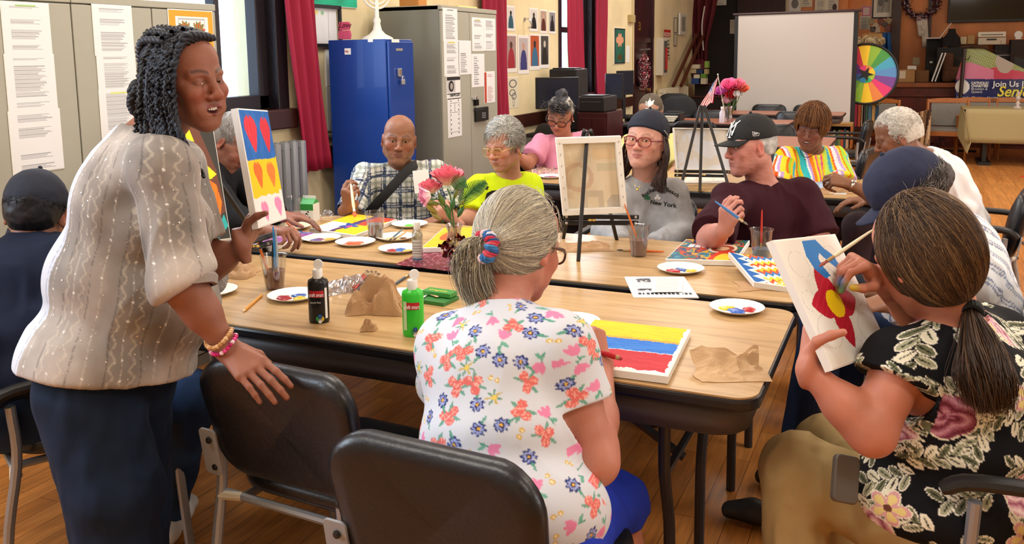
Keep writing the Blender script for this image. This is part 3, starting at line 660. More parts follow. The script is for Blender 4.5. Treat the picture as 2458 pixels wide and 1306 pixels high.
    # ---------- clothing
    def shirt(s, name, colfn, sleeve=.55, inf=.012, hem=None, flare=0, neckr=.064, vneck=0, fold=.006, h=.008, sleeve_inf=.018, cuff=None, side_sleeve=None, longto=1.0, hemR=.5, m=None, fine=(), neckz=0, seed=3, extra=None, hemdir=None, foldsc=9):
        F = SDF(); s.torsoprims(F, inf); T = s.T; L = s.tl; ends = []
        if flare: F.ell(T(0, 0, L*.02), (s.tp[4]+inf+flare, s.tp[5]+inf+flare, L*.24), s.TR, k=.06)
        for (side, sh, el, wr, D, N, pose, hf, hsc) in s.arms:
            sv = sleeve if side_sleeve is None else side_sleeve.get(side, sleeve)
            if sv <= 0: F.cut(sh+unit(el-sh)*(.02+sv*.1), unit(unit(el-sh)*.8+s.TR[:, 0]*side*.6), .12, k=.01); continue
            if sv <= 1:
                e = sh+(el-sh)*sv; F.cap(sh, e, s.ua+.010, s.ua+sleeve_inf*1.25, k=.035); F.cut(e, unit(el-sh), s.ua+sleeve_inf*1.25+.014)
            else:
                F.cap(sh, el, s.ua+.010, s.ua*.9+sleeve_inf, k=.035); q = el+(wr-el)*(sv-1)*longto; F.cap(el, q, s.fa+sleeve_inf*1.1, (s.fa+sleeve_inf*.8) if sv < 1.9 else .036+sleeve_inf*.3, k=.03); F.cut(q, unit(wr-el), .10)
        nu = s.TR[:, 2]; nd = unit(s.H(0, -.02, -.05)-s.neck)
        F.cap(s.neck+nd*.012+nu*(.012+neckz), s.neck+nd*.25, neckr, neckr+.05, k=.008, op='s')
        if vneck: F.cap(s.T(0, s.tp[1]+.045, L*.98), s.T(0, s.tp[1]+.05-s.tp[7], L*.98-vneck), .055, .006, k=.006, op='s')
        hz = hem if hem is not None else -.06
        F.cut(T(0, 0, hz), -s.TR[:, 2] if hemdir is None else s.TR@V(*hemdir), hemR)
        if extra: extra(F)
        P, Q = F.mesh(h, list(fine)); P = relax(P, Q, 2, .5); n = vnormals(P, Q)
        q = P+.05*np.stack([vnoise(P, 7, 21), vnoise(P, 7, 22), vnoise(P, 7, 23)], 1); lp = (q-s.pel)@s.TR
        fd = fbm(lp*np.array([1, 1, .45]), foldsc, 3, seed); fd = 1-2*np.abs(fd); P = P+n*(fold*fd)[:, None]
        loc = (P-s.pel)@s.TR; arm = np.full(len(P), -1); at_ = np.zeros(len(P)); aa = np.zeros(len(P))
        for i, (side, sh, el, wr, *_) in enumerate(s.arms):
            ba = el-sh; t = ((P-sh)@ba)/(ba@ba); dd = np.linalg.norm(P-sh-np.clip(t, 0, 1)[:, None]*ba, axis=1)
            t2 = ((P-el)@(wr-el))/((wr-el)@(wr-el)); d2 = np.linalg.norm(P-el-np.clip(t2, 0, 1)[:, None]*(wr-el), axis=1)
            far = np.abs(loc[:, 0]) > s.tp[0]*.9; m_ = (dd < s.ua+.045) & (t > .12) & far | (d2 < s.fa+.05) & (t2 > .0)
            arm[m_] = i; at_[m_] = np.where(d2 < dd, 1+t2, t)[m_]; fr = frame(ba, s.TR[:, 1]); w_ = (P-sh)@fr; aa[m_] = np.arctan2(w_[:, 1], w_[:, 0])[m_]
        c = colfn(dict(P=P, loc=loc, n=n, arm=arm, t=at_, a=aa, L=L, s=s))
        return link_mesh(name, P, [Q], m or clothm, s.root, c)
    def legs(s, col, knees=None, ankles=None, name='trousers', r=(.088, .066, .052), end=1.0, shoe='2a2a2e', h=.011, skinleg=False, fold=.006, hipr=None, colfn=None, seat_z=.53):
        """knees/ankles: [(right), (left)] world points"""
        Fh = s.TR[:, 1].copy(); Fh[2] = 0; Fh = unit(Fh); Rh = s.TR[:, 0].copy(); Rh[2] = 0; Rh = unit(Rh); p = s.pel.copy(); F = SDF(); B = SDF(); out = []
        for i, q in enumerate((1, -1)):
            hip = p+Rh*q*.09; hip[2] = max(min(p[2], 2), .1)-.03
            kn = np.array(knees[i], float) if knees else p+Fh*.43+Rh*q*.12; 
            if not knees: kn[2] = seat_z
            an = np.array(ankles[i], float) if ankles else kn+Fh*.02; 
            if not ankles: an[2] = .09
            F.cap(hip, kn, r[0], r[1], k=.04)
            e = kn+(an-kn)*end; F.cap(kn, e, r[1], r[2], k=.03)
            if end < .9: B.cap(kn, kn*.5+an*.5, .055, .056, k=.02); B.cap(kn*.5+an*.5, an, .056, .036, k=.02); F.cut(e, an-kn, .12)
            out.append((kn, an))
        F.ell(p, (s.tp[4], s.tp[5]*.95, .13), s.TR, k=.06)
        P, Q = F.mesh(h); P = relax(P, Q, 2, .5); n = vnormals(P, Q); fd = 1-2*np.abs(fbm(P*np.array([1, 1, .5]), 10, 3, 9)); P = P+n*(fold*fd)[:, None]
        c = np.tile(np.array(hexc(col)), (len(P), 1)) if colfn is None else colfn(P); link_mesh(name, P, [Q], clothm, s.root, c)
        if end < .9: P, Q = B.mesh(.009); link_mesh('bare_legs', P, [Q], skinm, s.root, np.tile(s.skin, (len(P), 1)))
        if shoe:
            for kn, an in out:
                G_ = SDF(); f = Fh; a = V(an[0], an[1], .05); G_.cap(a-f*.04+V(0, 0, -.005), a+f*.10+V(0, 0, -.012), .042, .036, k=.02); G_.cap(a-f*.03, V(an[0], an[1], .10), .042, .044, k=.02); G_.cap(a+f*.1, a+f*.17+V(0, 0, -.018), .038, .030, k=.02); G_.cut(V(a[0], a[1], .012), V(0, 0, -1), .4)
                P, Q = G_.mesh(.008); cc = np.tile(np.array(hexc(shoe)), (len(P), 1)); cc[P[:, 2] < .03] = (.8, .8, .78) if shoe.startswith('d') or shoe.startswith('e') else (.1, .1, .1); link_mesh('shoe', P, [Q], mat('shoe_leather', None, .5), s.root, cc)
        return out
# ---------- hair
def strands(name, paths, rad, cols, parent, m=hairm, nside=3, taper=.35):
    """paths (S,K,3), rad (S,), cols (S,3)"""
    Pt = np.asarray(paths, float); S_, K, _ = Pt.shape; T = np.gradient(Pt, axis=1); T /= np.linalg.norm(T, axis=2)[..., None]+1e-12
    X = np.cross(T, V(.31, .17, .93)); X /= np.linalg.norm(X, axis=2)[..., None]+1e-9; Y = np.cross(T, X); r = np.asarray(rad)[:, None]*(1-(1-taper)*np.linspace(0, 1, K)**2)[None]
    a = np.arange(nside)*2*math.pi/nside; v = Pt[:, :, None]+r[:, :, None, None]*(np.cos(a)[None, None, :, None]*X[:, :, None]+np.sin(a)[None, None, :, None]*Y[:, :, None])
    base = (np.arange(S_)*K*nside)[:, None, None]+(np.arange(K-1)*nside)[None, :, None]; j = np.arange(nside)[None, None]; j1 = (j+1) % nside
    f = np.stack([base+j, base+j1, base+nside+j1, base+nside+j], -1).reshape(-1, 4)
    c = np.repeat(np.asarray(cols), K*nside, axis=0); return link_mesh(name, v.reshape(-1, 3), [f], m, parent, c)
def hair_paths(p, n, root_fn, dir_fn, K=14, step=.012, cen=(0, -.018, .034), rad=(.080, .100, .093), off=(.0, .006), jit=.15, seed=1, stop=None):
    """strands that hug an ellipsoid of the head; root_fn(unit)->bool, dir_fn(P local, i)->direction"""
    g = np.random.default_rng(seed); out = []; cen = V(*cen); rad = V(*rad)
    while len(out) < n:
        u = g.normal(size=(n*3, 3)); u /= np.linalg.norm(u, axis=1)[:, None]; u = u[root_fn(cen+u*rad)]
        out.extend(list(u))
    u = np.array(out[:n]); o = 1+g.uniform(off[0], off[1], n)[:, None]/.09; P = cen+u*rad*o; L = [P]; J = g.normal(size=(n, 3))*jit
    for i in range(K-1):
        d = dir_fn(P, i)+J; d /= np.linalg.norm(d, axis=1)[:, None]+1e-9; P0 = P; P = P+d*step; q = (P-cen)/rad; r = np.linalg.norm(q, axis=1)[:, None]
        P = cen+q/r*rad*np.where(r < o, o, o*.5+r*.5 if False else np.where(i > 400, r, o))
        if stop is not None: P = np.where(stop(P)[:, None], P0, P)
        L.append(P)
    return p.hc+np.stack(L, 1)@p.HR.T*p.hs
def mixcols(n, cols, seed=2, w=None):
    g = np.random.default_rng(seed); c = np.array([hexc(x) for x in cols]); return c[g.choice(len(c), n, p=w)]*(1+g.normal(size=(n, 1))*.05)
def hairbase(p, col, grow=.006, face=True, extra=None, h=.005, name='hair', low=-.06, top=0, noise=.004, nsc=30, cols=None, ell=None):
    F = SDF(); H, R, hs = p.H, p.HR, p.hs
    if ell: F.ell(H(*ell[0]), V(*ell[1])*hs-.003, R, k=.02)
    else: F.ell(H(0, -.022, .036), V(.075+grow, .096+grow, .089+grow+top)*hs, R, k=.02); F.ell(H(0, -.045, -.005), V(.064+grow, .062+grow, .065)*hs, R, k=.03)
    if extra: extra(F)
    if face:
        F.ell(H(0, .098, -.020), V(.066, .075, .100)*hs, R, k=.01, op='s'); F.cap(H(0, .06, -.10), H(0, -.01, -.17), .07*hs, .08*hs, k=.01, op='s')
        for q in (-1, 1): F.ell(H(q*.085, .012, -.035), V(.03, .035, .048)*hs, R, k=.008, op='s')
    F.cut(H(0, 0, low), -R[:, 2], .3)
    P, Q = F.mesh(h); n = vnormals(P, Q); P = P+n*(noise*fbm(P, nsc, 3, 4))[:, None]; v = fbm(P, nsc*1.3, 3, 8)[:, None]
    c = np.tile(np.array(hexc(col)), (len(P), 1))*(1+.25*v) if cols is None else cols(P, p.L(P), v); return link_mesh(name, P, [Q], hairm, p.root, c)
def capmesh(p, col, bill=True, name='cap', tilt=0, back=False, low=.028, puff=.0, billen=.075, billcol=None, h=.0045):
    F = SDF(); H, R, hs = p.H, p.HR, p.hs; F.ell(H(0, -.018, .04), V(.083+puff, .103+puff*1.6, .092+puff)*hs, R, k=.01); F.cut(H(0, 0, low), -R[:, 2]+R[:, 1]*tilt, .3)
    P, Q = F.mesh(h); n = vnormals(P, Q); P = P+n*(.0022*fbm(P, 25, 2, 4))[:, None]; L = p.L(P); a = np.arctan2(L[:, 0], L[:, 1]+.018); seam = np.abs(((a/(math.pi/3)+.5) % 1)-.5) < .012
    c = np.tile(np.array(hexc(col)), (len(P), 1)); c[seam] *= .75; o = link_mesh(name, P, [Q], mat('cap_cloth', None, .8, bump=.2, bs=300), p.root, c)
    if bill:
        sgn = -1 if back else 1
        def fn(u, v):
            a = (u-.5)*2.2; r0 = V(math.sin(a)*.080, math.cos(a)*.100-.018, 0); r1 = V(math.sin(a)*.078, math.cos(a)*.100-.018+billen*math.cos(a*.75)**.7, 0); q = r0*(1-v)+r1*v
            return H(q[0], sgn*q[1], low+.004-.012*v-.9*q[0]**2*v*3)
        MB().sheet(fn, 24, 8, hexc(billcol or col)).build('bill', MC['cap_cloth'], p.root, smooth=True, solid=.004, sharp=180)
    MB().sph(H(0, -.018, .134+puff), .007, 10, hexc(col)).build('cap_button', MC['cap_cloth'], p.root, smooth=True)
    return o
def glasses(p, col, w=.027, hh=.019, z=.002, y=.103, r=.0016, lens='e8f0ff'):
    fm = mat('frame_'+col, col, .3); mb = MB()
    for q in (-1, 1):
        pts = [p.H(q*.033+w*math.copysign(abs(math.cos(a))**.75, math.cos(a)), y-.006*abs((q*.033+w*math.cos(a))/.06)**2, z+hh*math.copysign(abs(math.sin(a))**.8, math.sin(a))) for a in np.linspace(0, 2*math.pi, 29)]
        mb.tube(pts, r, 6, cap=False); mb.tube([p.H(q*(.033+w), y-.006, z+.006), p.H(q*.082, .06, z+.008), p.H(q*.084, -.01, z+.006)], r*1.1, 6)
    mb.tube([p.H(-.007, y, z+.004), p.H(0, y+.003, z+.007), p.H(.007, y, z+.004)], r, 6); g = mb.build('glasses', fm, p.root, smooth=True)
    lb = MB()
    for q in (-1, 1): lb.add([p.H(q*.033+(w-.001)*math.copysign(abs(math.cos(a))**.75, math.cos(a)), y-.001, z+(hh-.001)*math.copysign(abs(math.sin(a))**.8, math.sin(a))) for a in np.linspace(0, 2*math.pi, 25)[:-1]], [tuple(range(24))])
    ln = lb.build('lens', glassmat('lens_glass', lens, .02, .0, .22), p.root); ln.parent = g; ROOT[g.name] = V(0, 0, 0)
def plain(col, var=.03):
    c = np.array(hexc(col))
    return lambda d: np.tile(c, (len(d['P']), 1))*(1+var*fbm(d['P'], 12, 2, 3)[:, None])
# ================================================================ PEOPLE
HX = lambda h: np.array(hexc(h))
def pr(x, per): return (x/per) % 1
def stripe(x, per, a, b): q = pr(x, per); return ((q > a) & (q < b)).astype(float)
def uv(d):
    """cloth coordinates in metres"""
    l = d['loc']; t = d['arm'] >= 0; u = np.where(t, d['a']*.055, np.arctan2(l[:, 0], np.where(d['s'].uvback, -l[:, 1], l[:, 1])+.02)*.17 if d['s'].cyl else l[:, 0]); v = np.where(t, -d['t']*.28, l[:, 2]); return u, v
Person.uvback = False; Person.cyl = False
def decal(o, target, direction, off=.0025):
    from mathutils.bvhtree import BVHTree
    me = target.data; tv = np.zeros(len(me.vertices)*3, np.float32); me.vertices.foreach_get('co', tv); tv = tv.reshape(-1, 3)+ROOT[target.parent.name]
    bv = BVHTree.FromPolygons([Vector(x) for x in tv], [tuple(p.vertices) for p in me.polygons]); d = Vector(direction).normalized(); ov = V(*ROOT[o.parent.name]) if o.parent else V(0, 0, 0)
    for v in o.data.vertices:
        w = Vector(np.array(v.co)+ov); h = bv.ray_cast(w-d*.3, d)
        if h[0] is not None: q = h[0]-d*off; v.co = Vector(np.array(q)-ov)
    o.data.update(); return o
def flatpoly(name, polys, o, R, m, parent, dens=None):
    mb = MB(); mb.at(o, R)
    for p in polys: mb.prism(p, 0, .0004)
    return mb.build(name, m, parent)
inkm = mat('black_ink', '0d0f10', .7)
# ---- 4 bald man
p4 = Person('bald person in a navy and white plaid shirt holding a brush over a yellow canvas', at(958, 335, 4.5), 0, 4, 5, skin='94644c', hs=1.03, brow='4a3a34', lip='7e4a46', old=1, fat=1, eye=.55, smile=.5, stubble='8a7a72', wr=.0014, ua=.056, fa=.042, iris='2a1a12')
p4.arm(1, at(880, 424, 4.55), at(838, 520, 4.38), at(836, 497, 4.16), (at(835, 450, 4.10)-at(836, 497, 4.16)), N=-FW+RT*-.4, pose='pinch')
p4.arm(-1, at(1046, 416, 4.6), at(1082, 522, 4.52), at(1052, 527, 4.25), (at(1015, 537, 4.15)-at(1052, 527, 4.25)), N=(0, 0, 1), pose='relax')
p4.torso(at(962, 398, 4.62), at(965, 640, 4.75), cw=.19, cd=.13, ww=.2, wd=.15, hw=.19, hd=.16, belly=.17).build()
def plaid(d):
    u, v = uv(d); c = np.tile(HX('e4e3dc'), (len(u), 1))
    def lay(m, col, a): nonlocal c; c = c*(1-m[:, None]*a)+HX(col)*m[:, None]*a
    for x, sh in ((u, 0), (v, .02)):
        lay(stripe(x+sh, .078, .00, .20), '1d2a4a', .80); lay(stripe(x+sh, .078, .30, .36), '1d2a4a', .75); lay(stripe(x+sh, .078, .09, .115), 'e8ecf0', .8); lay(stripe(x+sh, .078, .60, .78), '8d9488', .55)
    return c
p4.shirt('plaid_shirt', plaid, sleeve=.9, h=.006, vneck=.07, fold=.007)
p4.legs('2a2d38')
mb = MB(); s_ = at(1010, 372, 4.5); e_ = at(872, 520, 4.42); pts = spline([at(1005, 392, 4.62), at(985, 402, 4.47), at(940, 450, 4.36), at(895, 500, 4.36), at(872, 528, 4.42)], 14)
mb.tube(pts, .024, 8, flat=.15, up=FW); mb.build('bag_strap', mat('strap_black', '0f1014', .8), p4.root, smooth=True)
MB().box((0, 0, 0), (.085, .004, .11), None).at(at(1010, 433, 4.38), frame(FW, UP)@rotx(math.pi/2)).build('pocket_paper', mat('paper', 'eef0ee', .8), p4.root) if False else None
mb = MB().at(at(1012, 436, 4.37), np.stack([RT, UP, -FW], 1)@rotz(.1)); mb.box((0, 0, 0), (.08, .115, .004)); mb.build('pocket_paper', mat('paper', 'f1f2ef', .8), p4.root, bevel=.001)
fr = frame(unit(at(1052, 527, 4.25)-at(1082, 522, 4.52)), (0, 0, 1)); mb = MB(); mb.lathe([(.034, -.009), (.036, 0), (.034, .009), (.031, .009), (.031, -.009), (.034, -.009)], at(1056, 525, 4.3), 20, fr); mb.build('watch_strap', mat('strap_black', '0f1014', .8), p4.root, smooth=True)
MB().lathe([(0, .006), (.015, .006), (.017, 0)], at(1060, 527, 4.26)-FW*.03, 16, frame(-FW*.6+RT*.5, UP)).build('watch_face', mat('watch_green', '3f8f5a', .2, .3), p4.root)
# ---- 5 neon shirt
p5 = Person('person with short grey hair and thin gold glasses in a neon yellow t-shirt', at(1210, 350, 4.25), -38, 12, -3, skin='c08a74', brow='7a4a3a', lip='a06058', old=1, eye=.35, wr=.0014, ua=.046, thinbrow=1, hs=.97)
p5.arm(1, at(1148, 452, 4.3), at(1128, 530, 4.22), at(1090, 528, 4.05), (at(1055, 495, 4.0)-at(1090, 528, 4.05)), N=-FW+RT*-.3, pose='pinch').arm(-1, at(1272, 448, 4.4), at(1290, 550, 4.3), at(1210, 560, 4.0), (at(1170, 560, 3.95)-at(1210, 560, 4.0)), N=(0, 0, 1), pose='relax')
p5.torso(at(1222, 424, 4.36), at(1215, 640, 4.45), cw=.165, cd=.11, ww=.17, wd=.13, bust=.05).build()
sh5 = p5.shirt('neon_tshirt', plain('d8f41e', .02), sleeve=.72, h=.007, neckr=.07); p5.legs('30343c')
hairbase(p5, 'b9b7b0', .012, top=.012, noise=.007, nsc=26, cols=lambda P, L, v: np.where((v > .15), HX('8e8c88'), HX('c9c8c4'))*(1+.15*v))
def roots_all(z0, y1=.07): return lambda p: (p[:, 2] > z0) & ~((p[:, 1] > y1) & (p[:, 2] < .075))
hp = hair_paths(p5, 4200, roots_all(.02, .045), lambda P, i: np.stack([P[:, 0]*3+.6, -(P[:, 1]-.12)*-1.2-.25-i*.03, -.25-.05*i+0*P[:, 0]], 1), K=8, step=.011, rad=(.088, .108, .108), off=(.0, .010), jit=.22)
strands('hair_locks', hp, np.full(4200, .0009), mixcols(4200, ['d4d3cf', 'b4b3af', '96958f', 'dedcd0']), p5.root)
glasses(p5, 'c9ab5e', w=.028, hh=.022, z=-.006, r=.0016, lens='fffaf0')
for q in (1, -1): MB().sph(p5.H(q*.088, -.004, -.046), .006, 8, sc=(1, 1, 1.6)).build('earring', mat('gold', 'd8b050', .25, .9), p5.root, smooth=True)
Rc = np.stack([RT, UP, -FW], 1)
for tx, sz, px_, py_, b_, sx_ in (('the', .028, 1170, 484, .0004, 1.1), ('TO', .042, 1170, 494, .002, 1.0), ('ex', .05, 1163, 508, .0006, 1.1)):
    decal(text('shirt_text', tx, sz, at(px_, py_, 4.15), Rc, inkm, p5.root, 0, b_, sx=sx_), sh5, FW)
pl = [[(.0, 0), (.016, .012), (.026, .05), (.05, .062), (.09, .066), (.085, .048), (.045, .044), (.028, .028), (.018, -.01), (.004, -.012)], [(.018, .068), (.03, .066), (.036, .083), (.027, .084)]]
decal(flatpoly('shirt_logo', pl, at(1154, 490, 4.15), Rc, inkm, p5.root), sh5, FW)
# ---- 6 pink shirt
p6 = Person('person with dark-framed glasses in a pink ruffle-sleeved top looking down', at(1345, 276, 5.95), -18, 30, 6, skin='b98068', brow='3a3030', lip='96534c', eye=.12, ua=.05, hs=1.02)
p6.arm(1, at(1298, 345, 6.0), at(1268, 395, 5.9), at(1240, 372, 5.75), (at(1222, 360, 5.7)-at(1240, 372, 5.75)), N=(0, 0, 1), pose='relax').arm(-1, at(1405, 338, 6.1), at(1425, 395, 6.05), at(1400, 420, 5.7), (at(1380, 424, 5.6)-at(1400, 420, 5.7)), N=(0, 0, 1), pose='relax')
p6.torso(at(1352, 330, 6.1), at(1350, 500, 6.2), cw=.175, cd=.12, ww=.175, wd=.14, bust=.055).build()
p6.shirt('pink_top', plain('eb9fc0', .03), sleeve=.62, h=.009, vneck=.16, neckr=.072, sleeve_inf=.026, fold=.008); p6.legs('2c2c38')
hairbase(p6, '8b8884', .006, extra=lambda F: F.ell(p6.H(0, -.06, .13), V(.04, .04, .035), k=.02), noise=.006, nsc=40, cols=lambda P, L, v: np.where(((L[:, 1] > .01) & (L[:, 0] < .03) & (L[:, 2] > .05) | (L[:, 2] > .115))[:, None], HX('3c3c42'), np.where(v > 0, HX('a6a39e'), HX('76746f')))*(1+.3*v))
n_ = 420; g_ = np.random.default_rng(3); c0 = np.array([p6.H(-.01+g_.normal()*.035, .055+g_.normal()*.02, .085+g_.normal()*.02) for _ in range(n_)]); tt = np.linspace(0, 1, 14)
ph = g_.uniform(0, 6.28, n_); cur = c0[:, None]+np.stack([.010*np.cos(ph[:, None]+tt*9), .010*np.sin(ph[:, None]+tt*9), .0*tt+.018-.03*tt[None]+0*ph[:, None]], -1)
strands('hair_curls', cur, np.full(n_, .0014), mixcols(n_, ['34343a', '55555a', '86868a', '202024']), p6.root)
glasses(p6, '2a1018', w=.030, hh=.021, z=-.004, r=.0032)
for q in (1, -1): MB().sph(p6.H(q*.088, -.004, -.044), .005, 8).build('earring', mat('pearl', 'f0e8e0', .2), p6.root, smooth=True)
# ---- 7 olive cap
p7 = Person('person in an olive baseball cap and pale yellow t-shirt behind the person in grey', at(1562, 272, 6.0), -14, 22, 0, skin='b58a74', brow='6b5a50', eye=.2, ua=.05)
p7.arm(1, at(1512, 345, 6.1), at(1490, 400, 6.0), at(1520, 425, 5.7), RT, pose='relax').arm(-1, at(1615, 345, 6.1), at(1632, 405, 6.0), at(1600, 428, 5.7), -RT, pose='relax')
p7.torso(at(1564, 332, 6.12), at(1562, 500, 6.2), cw=.18, cd=.12).build(h=.009)
p7.shirt('pale_yellow_tshirt', plain('eee79c', .03), sleeve=.8, h=.009); p7.legs('3a3a44'); hairbase(p7, '8a8580', .004)
c7 = capmesh(p7, '584f42'); glasses(p7, '20202a', r=.0022, z=-.002)
def leafp(l, w, a, o=(0, 0)): 
    q = [(0, 0), (-w*.6, l*.35), (-w, l*.6), (0, l), (w, l*.6), (w*.6, l*.35)]; ca, sa = math.cos(a), math.sin(a); return [(o[0]+x*ca-y*sa, o[1]+x*sa+y*ca) for x, y in q]
decal(flatpoly('cap_emblem', [leafp(.042, .011, a, (0, .006)) for a in (0, .75, -.75)]+[[(-.02, -.006), (.02, -.006), (.024, .0), (-.024, .0)]], p7.H(-.012, .12, .078), np.stack([unit(-p7.HR[:, 0]), p7.HR[:, 2], p7.HR[:, 1]], 1), mat('white_thread', 'f0f0ee', .8), p7.root), c7, -p7.HR[:, 1], .005)
# ---- 8 grey sweatshirt
p8 = Person('person with long dark hair, red glasses and a navy bandana in a grey sweatshirt', at(1551, 336, 3.9), -22, -2, 4, skin='d09a88', brow='8a6a5a', lip='b0645e', old=1, fat=1.2, eye=.65, wr=.0011, ua=.055, fa=.042, smile=.5, iris='4a4038', gaze=(-.35, 0), stubble=None)
p8.arm(1, at(1482, 472, 3.95), at(1462, 560, 3.85), at(1500, 590, 3.65), RT-UP*.3, pose='relax').arm(-1, at(1616, 470, 3.98), at(1636, 565, 3.9), at(1560, 592, 3.66), -RT, pose='relax')
p8.torso(at(1548, 432, 4.0), at(1545, 690, 4.1), cw=.17, cd=.12, ww=.185, wd=.15, bust=.055, belly=.16).build()
sh8 = p8.shirt('grey_sweatshirt', lambda d: np.tile(HX('a5a7ab'), (len(d['P']), 1))*(1+.05*fbm(d['P'], 60, 2)[:, None]), sleeve=1.9, h=.007, neckr=.062, sleeve_inf=.024, fold=.009, foldsc=7); p8.legs('2b3040')
hairbase(p8, '33241f', .003, low=-.20, extra=lambda F: [F.cap(p8.H(q*.066, -.03, .0), p8.H(q*.080, -.01, -.15), .024, .030, k=.02) for q in (1, -1)])
capmesh(p8, '161d30', bill=False, name='bandana', tilt=.42, low=.028, puff=.007)
MB().tube(spline([p8.H(-.088, .02, .052), p8.H(-.092, -.02, .03), p8.H(-.088, -.05, .012)], 8), .0016, 5).build('bandana_piping', mat('white_thread', 'f0f0ee', .8), p8.root) 
g_ = np.random.default_rng(5); P_ = []
for q in (1, -1):
    for i in range(900):
        a = g_.uniform(0, 1); b = g_.normal(); w_ = g_.uniform(0, 1)
        P_.append([p8.H(q*(.066+.012*a), -.055+.06*a, .045), p8.H(q*(.082+.008*a), -.06+.07*a+.004*b, -.01), p8.H(q*(.088+.010*a+.012*w_), -.04+.06*a+.006*b, -.07), p8.H(q*(.080+.028*w_), -.01+.07*a, -.135), p8.H(q*(.075+.045*w_)+.006*b, .02+.06*a, -.19-.03*w_)])
P_ = np.array([spline(x, 12) for x in P_]); strands('long_hair', P_, np.full(len(P_), .0017), mixcols(len(P_), ['3a241c', '2a1a16', '55382a', '1e1412']), p8.root)
glasses(p8, '7a1626', w=.029, hh=.020, z=-.001, r=.0026)
for q in (1, -1):
    mb = MB(); R8 = p8.HR
    for k, (rr, zz) in enumerate(((.013, -.062), (.009, -.084), (.006, -.099))): mb.tube([p8.H(q*.090, rr*math.cos(a), zz+rr*1.1*math.sin(a)) for a in np.linspace(0, 6.283, 17)], .0022, 5, cap=False)
    mb.build('hoop_earring', mat('earring_silver', 'b9b3a4', .3, .8), p8.root, smooth=True)
mb = MB(); mb.tube(spline([at(1518, 428, 3.84), at(1524, 445, 3.79), at(1531, 452, 3.78), at(1538, 444, 3.79), at(1558, 425, 3.84)], 14), .0009, 5); mb.sph(at(1530, 455, 3.775), .006, 8); mb.build('necklace', MC['gold'], p8.root, smooth=True)
def arc_text(s, size, x, y, d, rad, sp, targ, m, par):
    n = len(s)
    for i, ch in enumerate(s):
        if ch == ' ': continue
        a = (i-(n-1)/2)*sp/rad; o = at(x, y, d)+RT*rad*math.sin(a)+UP*(rad*math.cos(a)-rad); decal(text('shirt_letter', ch, size, o, Rc@rotz(-a), m, par, 0, .0007, 'CENTER'), targ, FW)
arc_text('Rockaway Beach', .024, 1600, 459, 3.75, .10, .0118, sh8, inkm, p8.root)
decal(text('shirt_text', 'New York', .026, at(1574, 492, 3.75), Rc@rotz(-.15), inkm, p8.root, 0, .0007), sh8, FW)
def clover(r): return [[(cx+r*.62*math.cos(a), cy+r*.62*math.sin(a)) for a in np.linspace(0, 2*math.pi, 13)[:-1]] for cx, cy in ((0, r*.75), (-r*.7, -r*.15), (r*.7, -r*.15))]+[[(-r*.1, 0), (r*.1, 0), (r*.3, -r*1.1), (r*.1, -r*1.1)]]
for x, m_ in ((1567, mat('green_print', '1f6b45', .7)), (1593, mat('white_thread', 'f0f0ee', .8))): decal(flatpoly('shirt_clover', clover(.011), at(x, 477, 3.75), Rc, m_, p8.root), sh8, FW)
# ---- 9 maroon t-shirt
p9 = Person('person in a black baseball cap and dark maroon t-shirt holding a blue brush', at(1800, 350, 3.7), -62, 6, -3, skin='c4877a', brow='8a8078', lip='a8655e', old=1, fat=1, eye=.7, wr=.0015, ua=.056, fa=.043, iris='506070', gaze=(.15, 0))
p9.arm(1, at(1748, 486, 3.62), at(1702, 575, 3.42), at(1740, 552, 3.22), (at(1752, 510, 3.16)-at(1740, 552, 3.22)), N=-FW*.6-UP*.2-RT*.7, pose='pinch').arm(-1, at(1922, 466, 3.80), at(1972, 585, 3.70), at(1900, 610, 3.42), -RT-UP*.1, pose='relax')
p9.torso(at(1830, 442, 3.76), at(1835, 700, 3.85), cw=.19, cd=.13, ww=.2, wd=.16, hw=.19, belly=.19, right=at(1742, 478, 3.6)-at(1922, 466, 3.85)).build()
p9.shirt('maroon_tshirt', plain('35101c', .04), sleeve=.88, h=.007, neckr=.072, sleeve_inf=.028, fold=.009, foldsc=6); p9.legs('262a34')
hairbase(p9, 'a9aaa8', .003, low=-.045, noise=.0015); capm9 = capmesh(p9, '141618', low=.030, billen=.075, puff=.004)
W9 = mat('white_thread', 'f0f0ee', .8)
# NY monogram on the cap front, brand flag on its side
fr9 = p9.HR; cf = np.stack([-fr9[:, 0], fr9[:, 2], fr9[:, 1]], 1)
def seg(a, b, w): a = V(*a); b = V(*b); n_ = unit(V(-(b-a)[1], (b-a)[0]))*w/2; return [tuple(a+n_), tuple(b+n_), tuple(b-n_), tuple(a-n_)]
ny = [seg((-.018, -.024), (-.018, .022), .0055), seg((.012, -.024), (.012, .022), .0055), seg((-.02, .022), (.014, -.024), .0065), seg((-.024, .022), (-.012, .022), .004), seg((-.024, -.024), (-.012, -.024), .004), seg((.006, .022), (.018, .022), .004), seg((-.012, .030), (.0, .004), .0055), seg((.018, .030), (.0, .004), .0055), seg((.0, .006), (.0, -.032), .0055), seg((-.008, -.032), (.008, -.032), .004)]
decal(flatpoly('cap_monogram', [[(x*1.05, y*1.05) for x, y in q] for q in ny], p9.H(-.012, .13, .083), cf, W9, p9.root), capm9, -fr9[:, 1], .008)
sf = np.stack([-fr9[:, 1], fr9[:, 2], -fr9[:, 0]], 1); fl = [seg((-.012, -.008), (-.012, .010), .0015), seg((-.012, .010), (.014, .0), .0015), seg((.014, .0), (.010, -.009), .0015), seg((.010, -.009), (-.012, -.008), .0015), seg((-.007, -.005), (-.007, .005), .0016), seg((-.007, .005), (-.001, -.004), .0016), seg((-.001, -.004), (-.001, .004), .0016), seg((.003, -.004), (.003, .003), .0016), seg((.003, .003), (.008, -.001), .0016)]
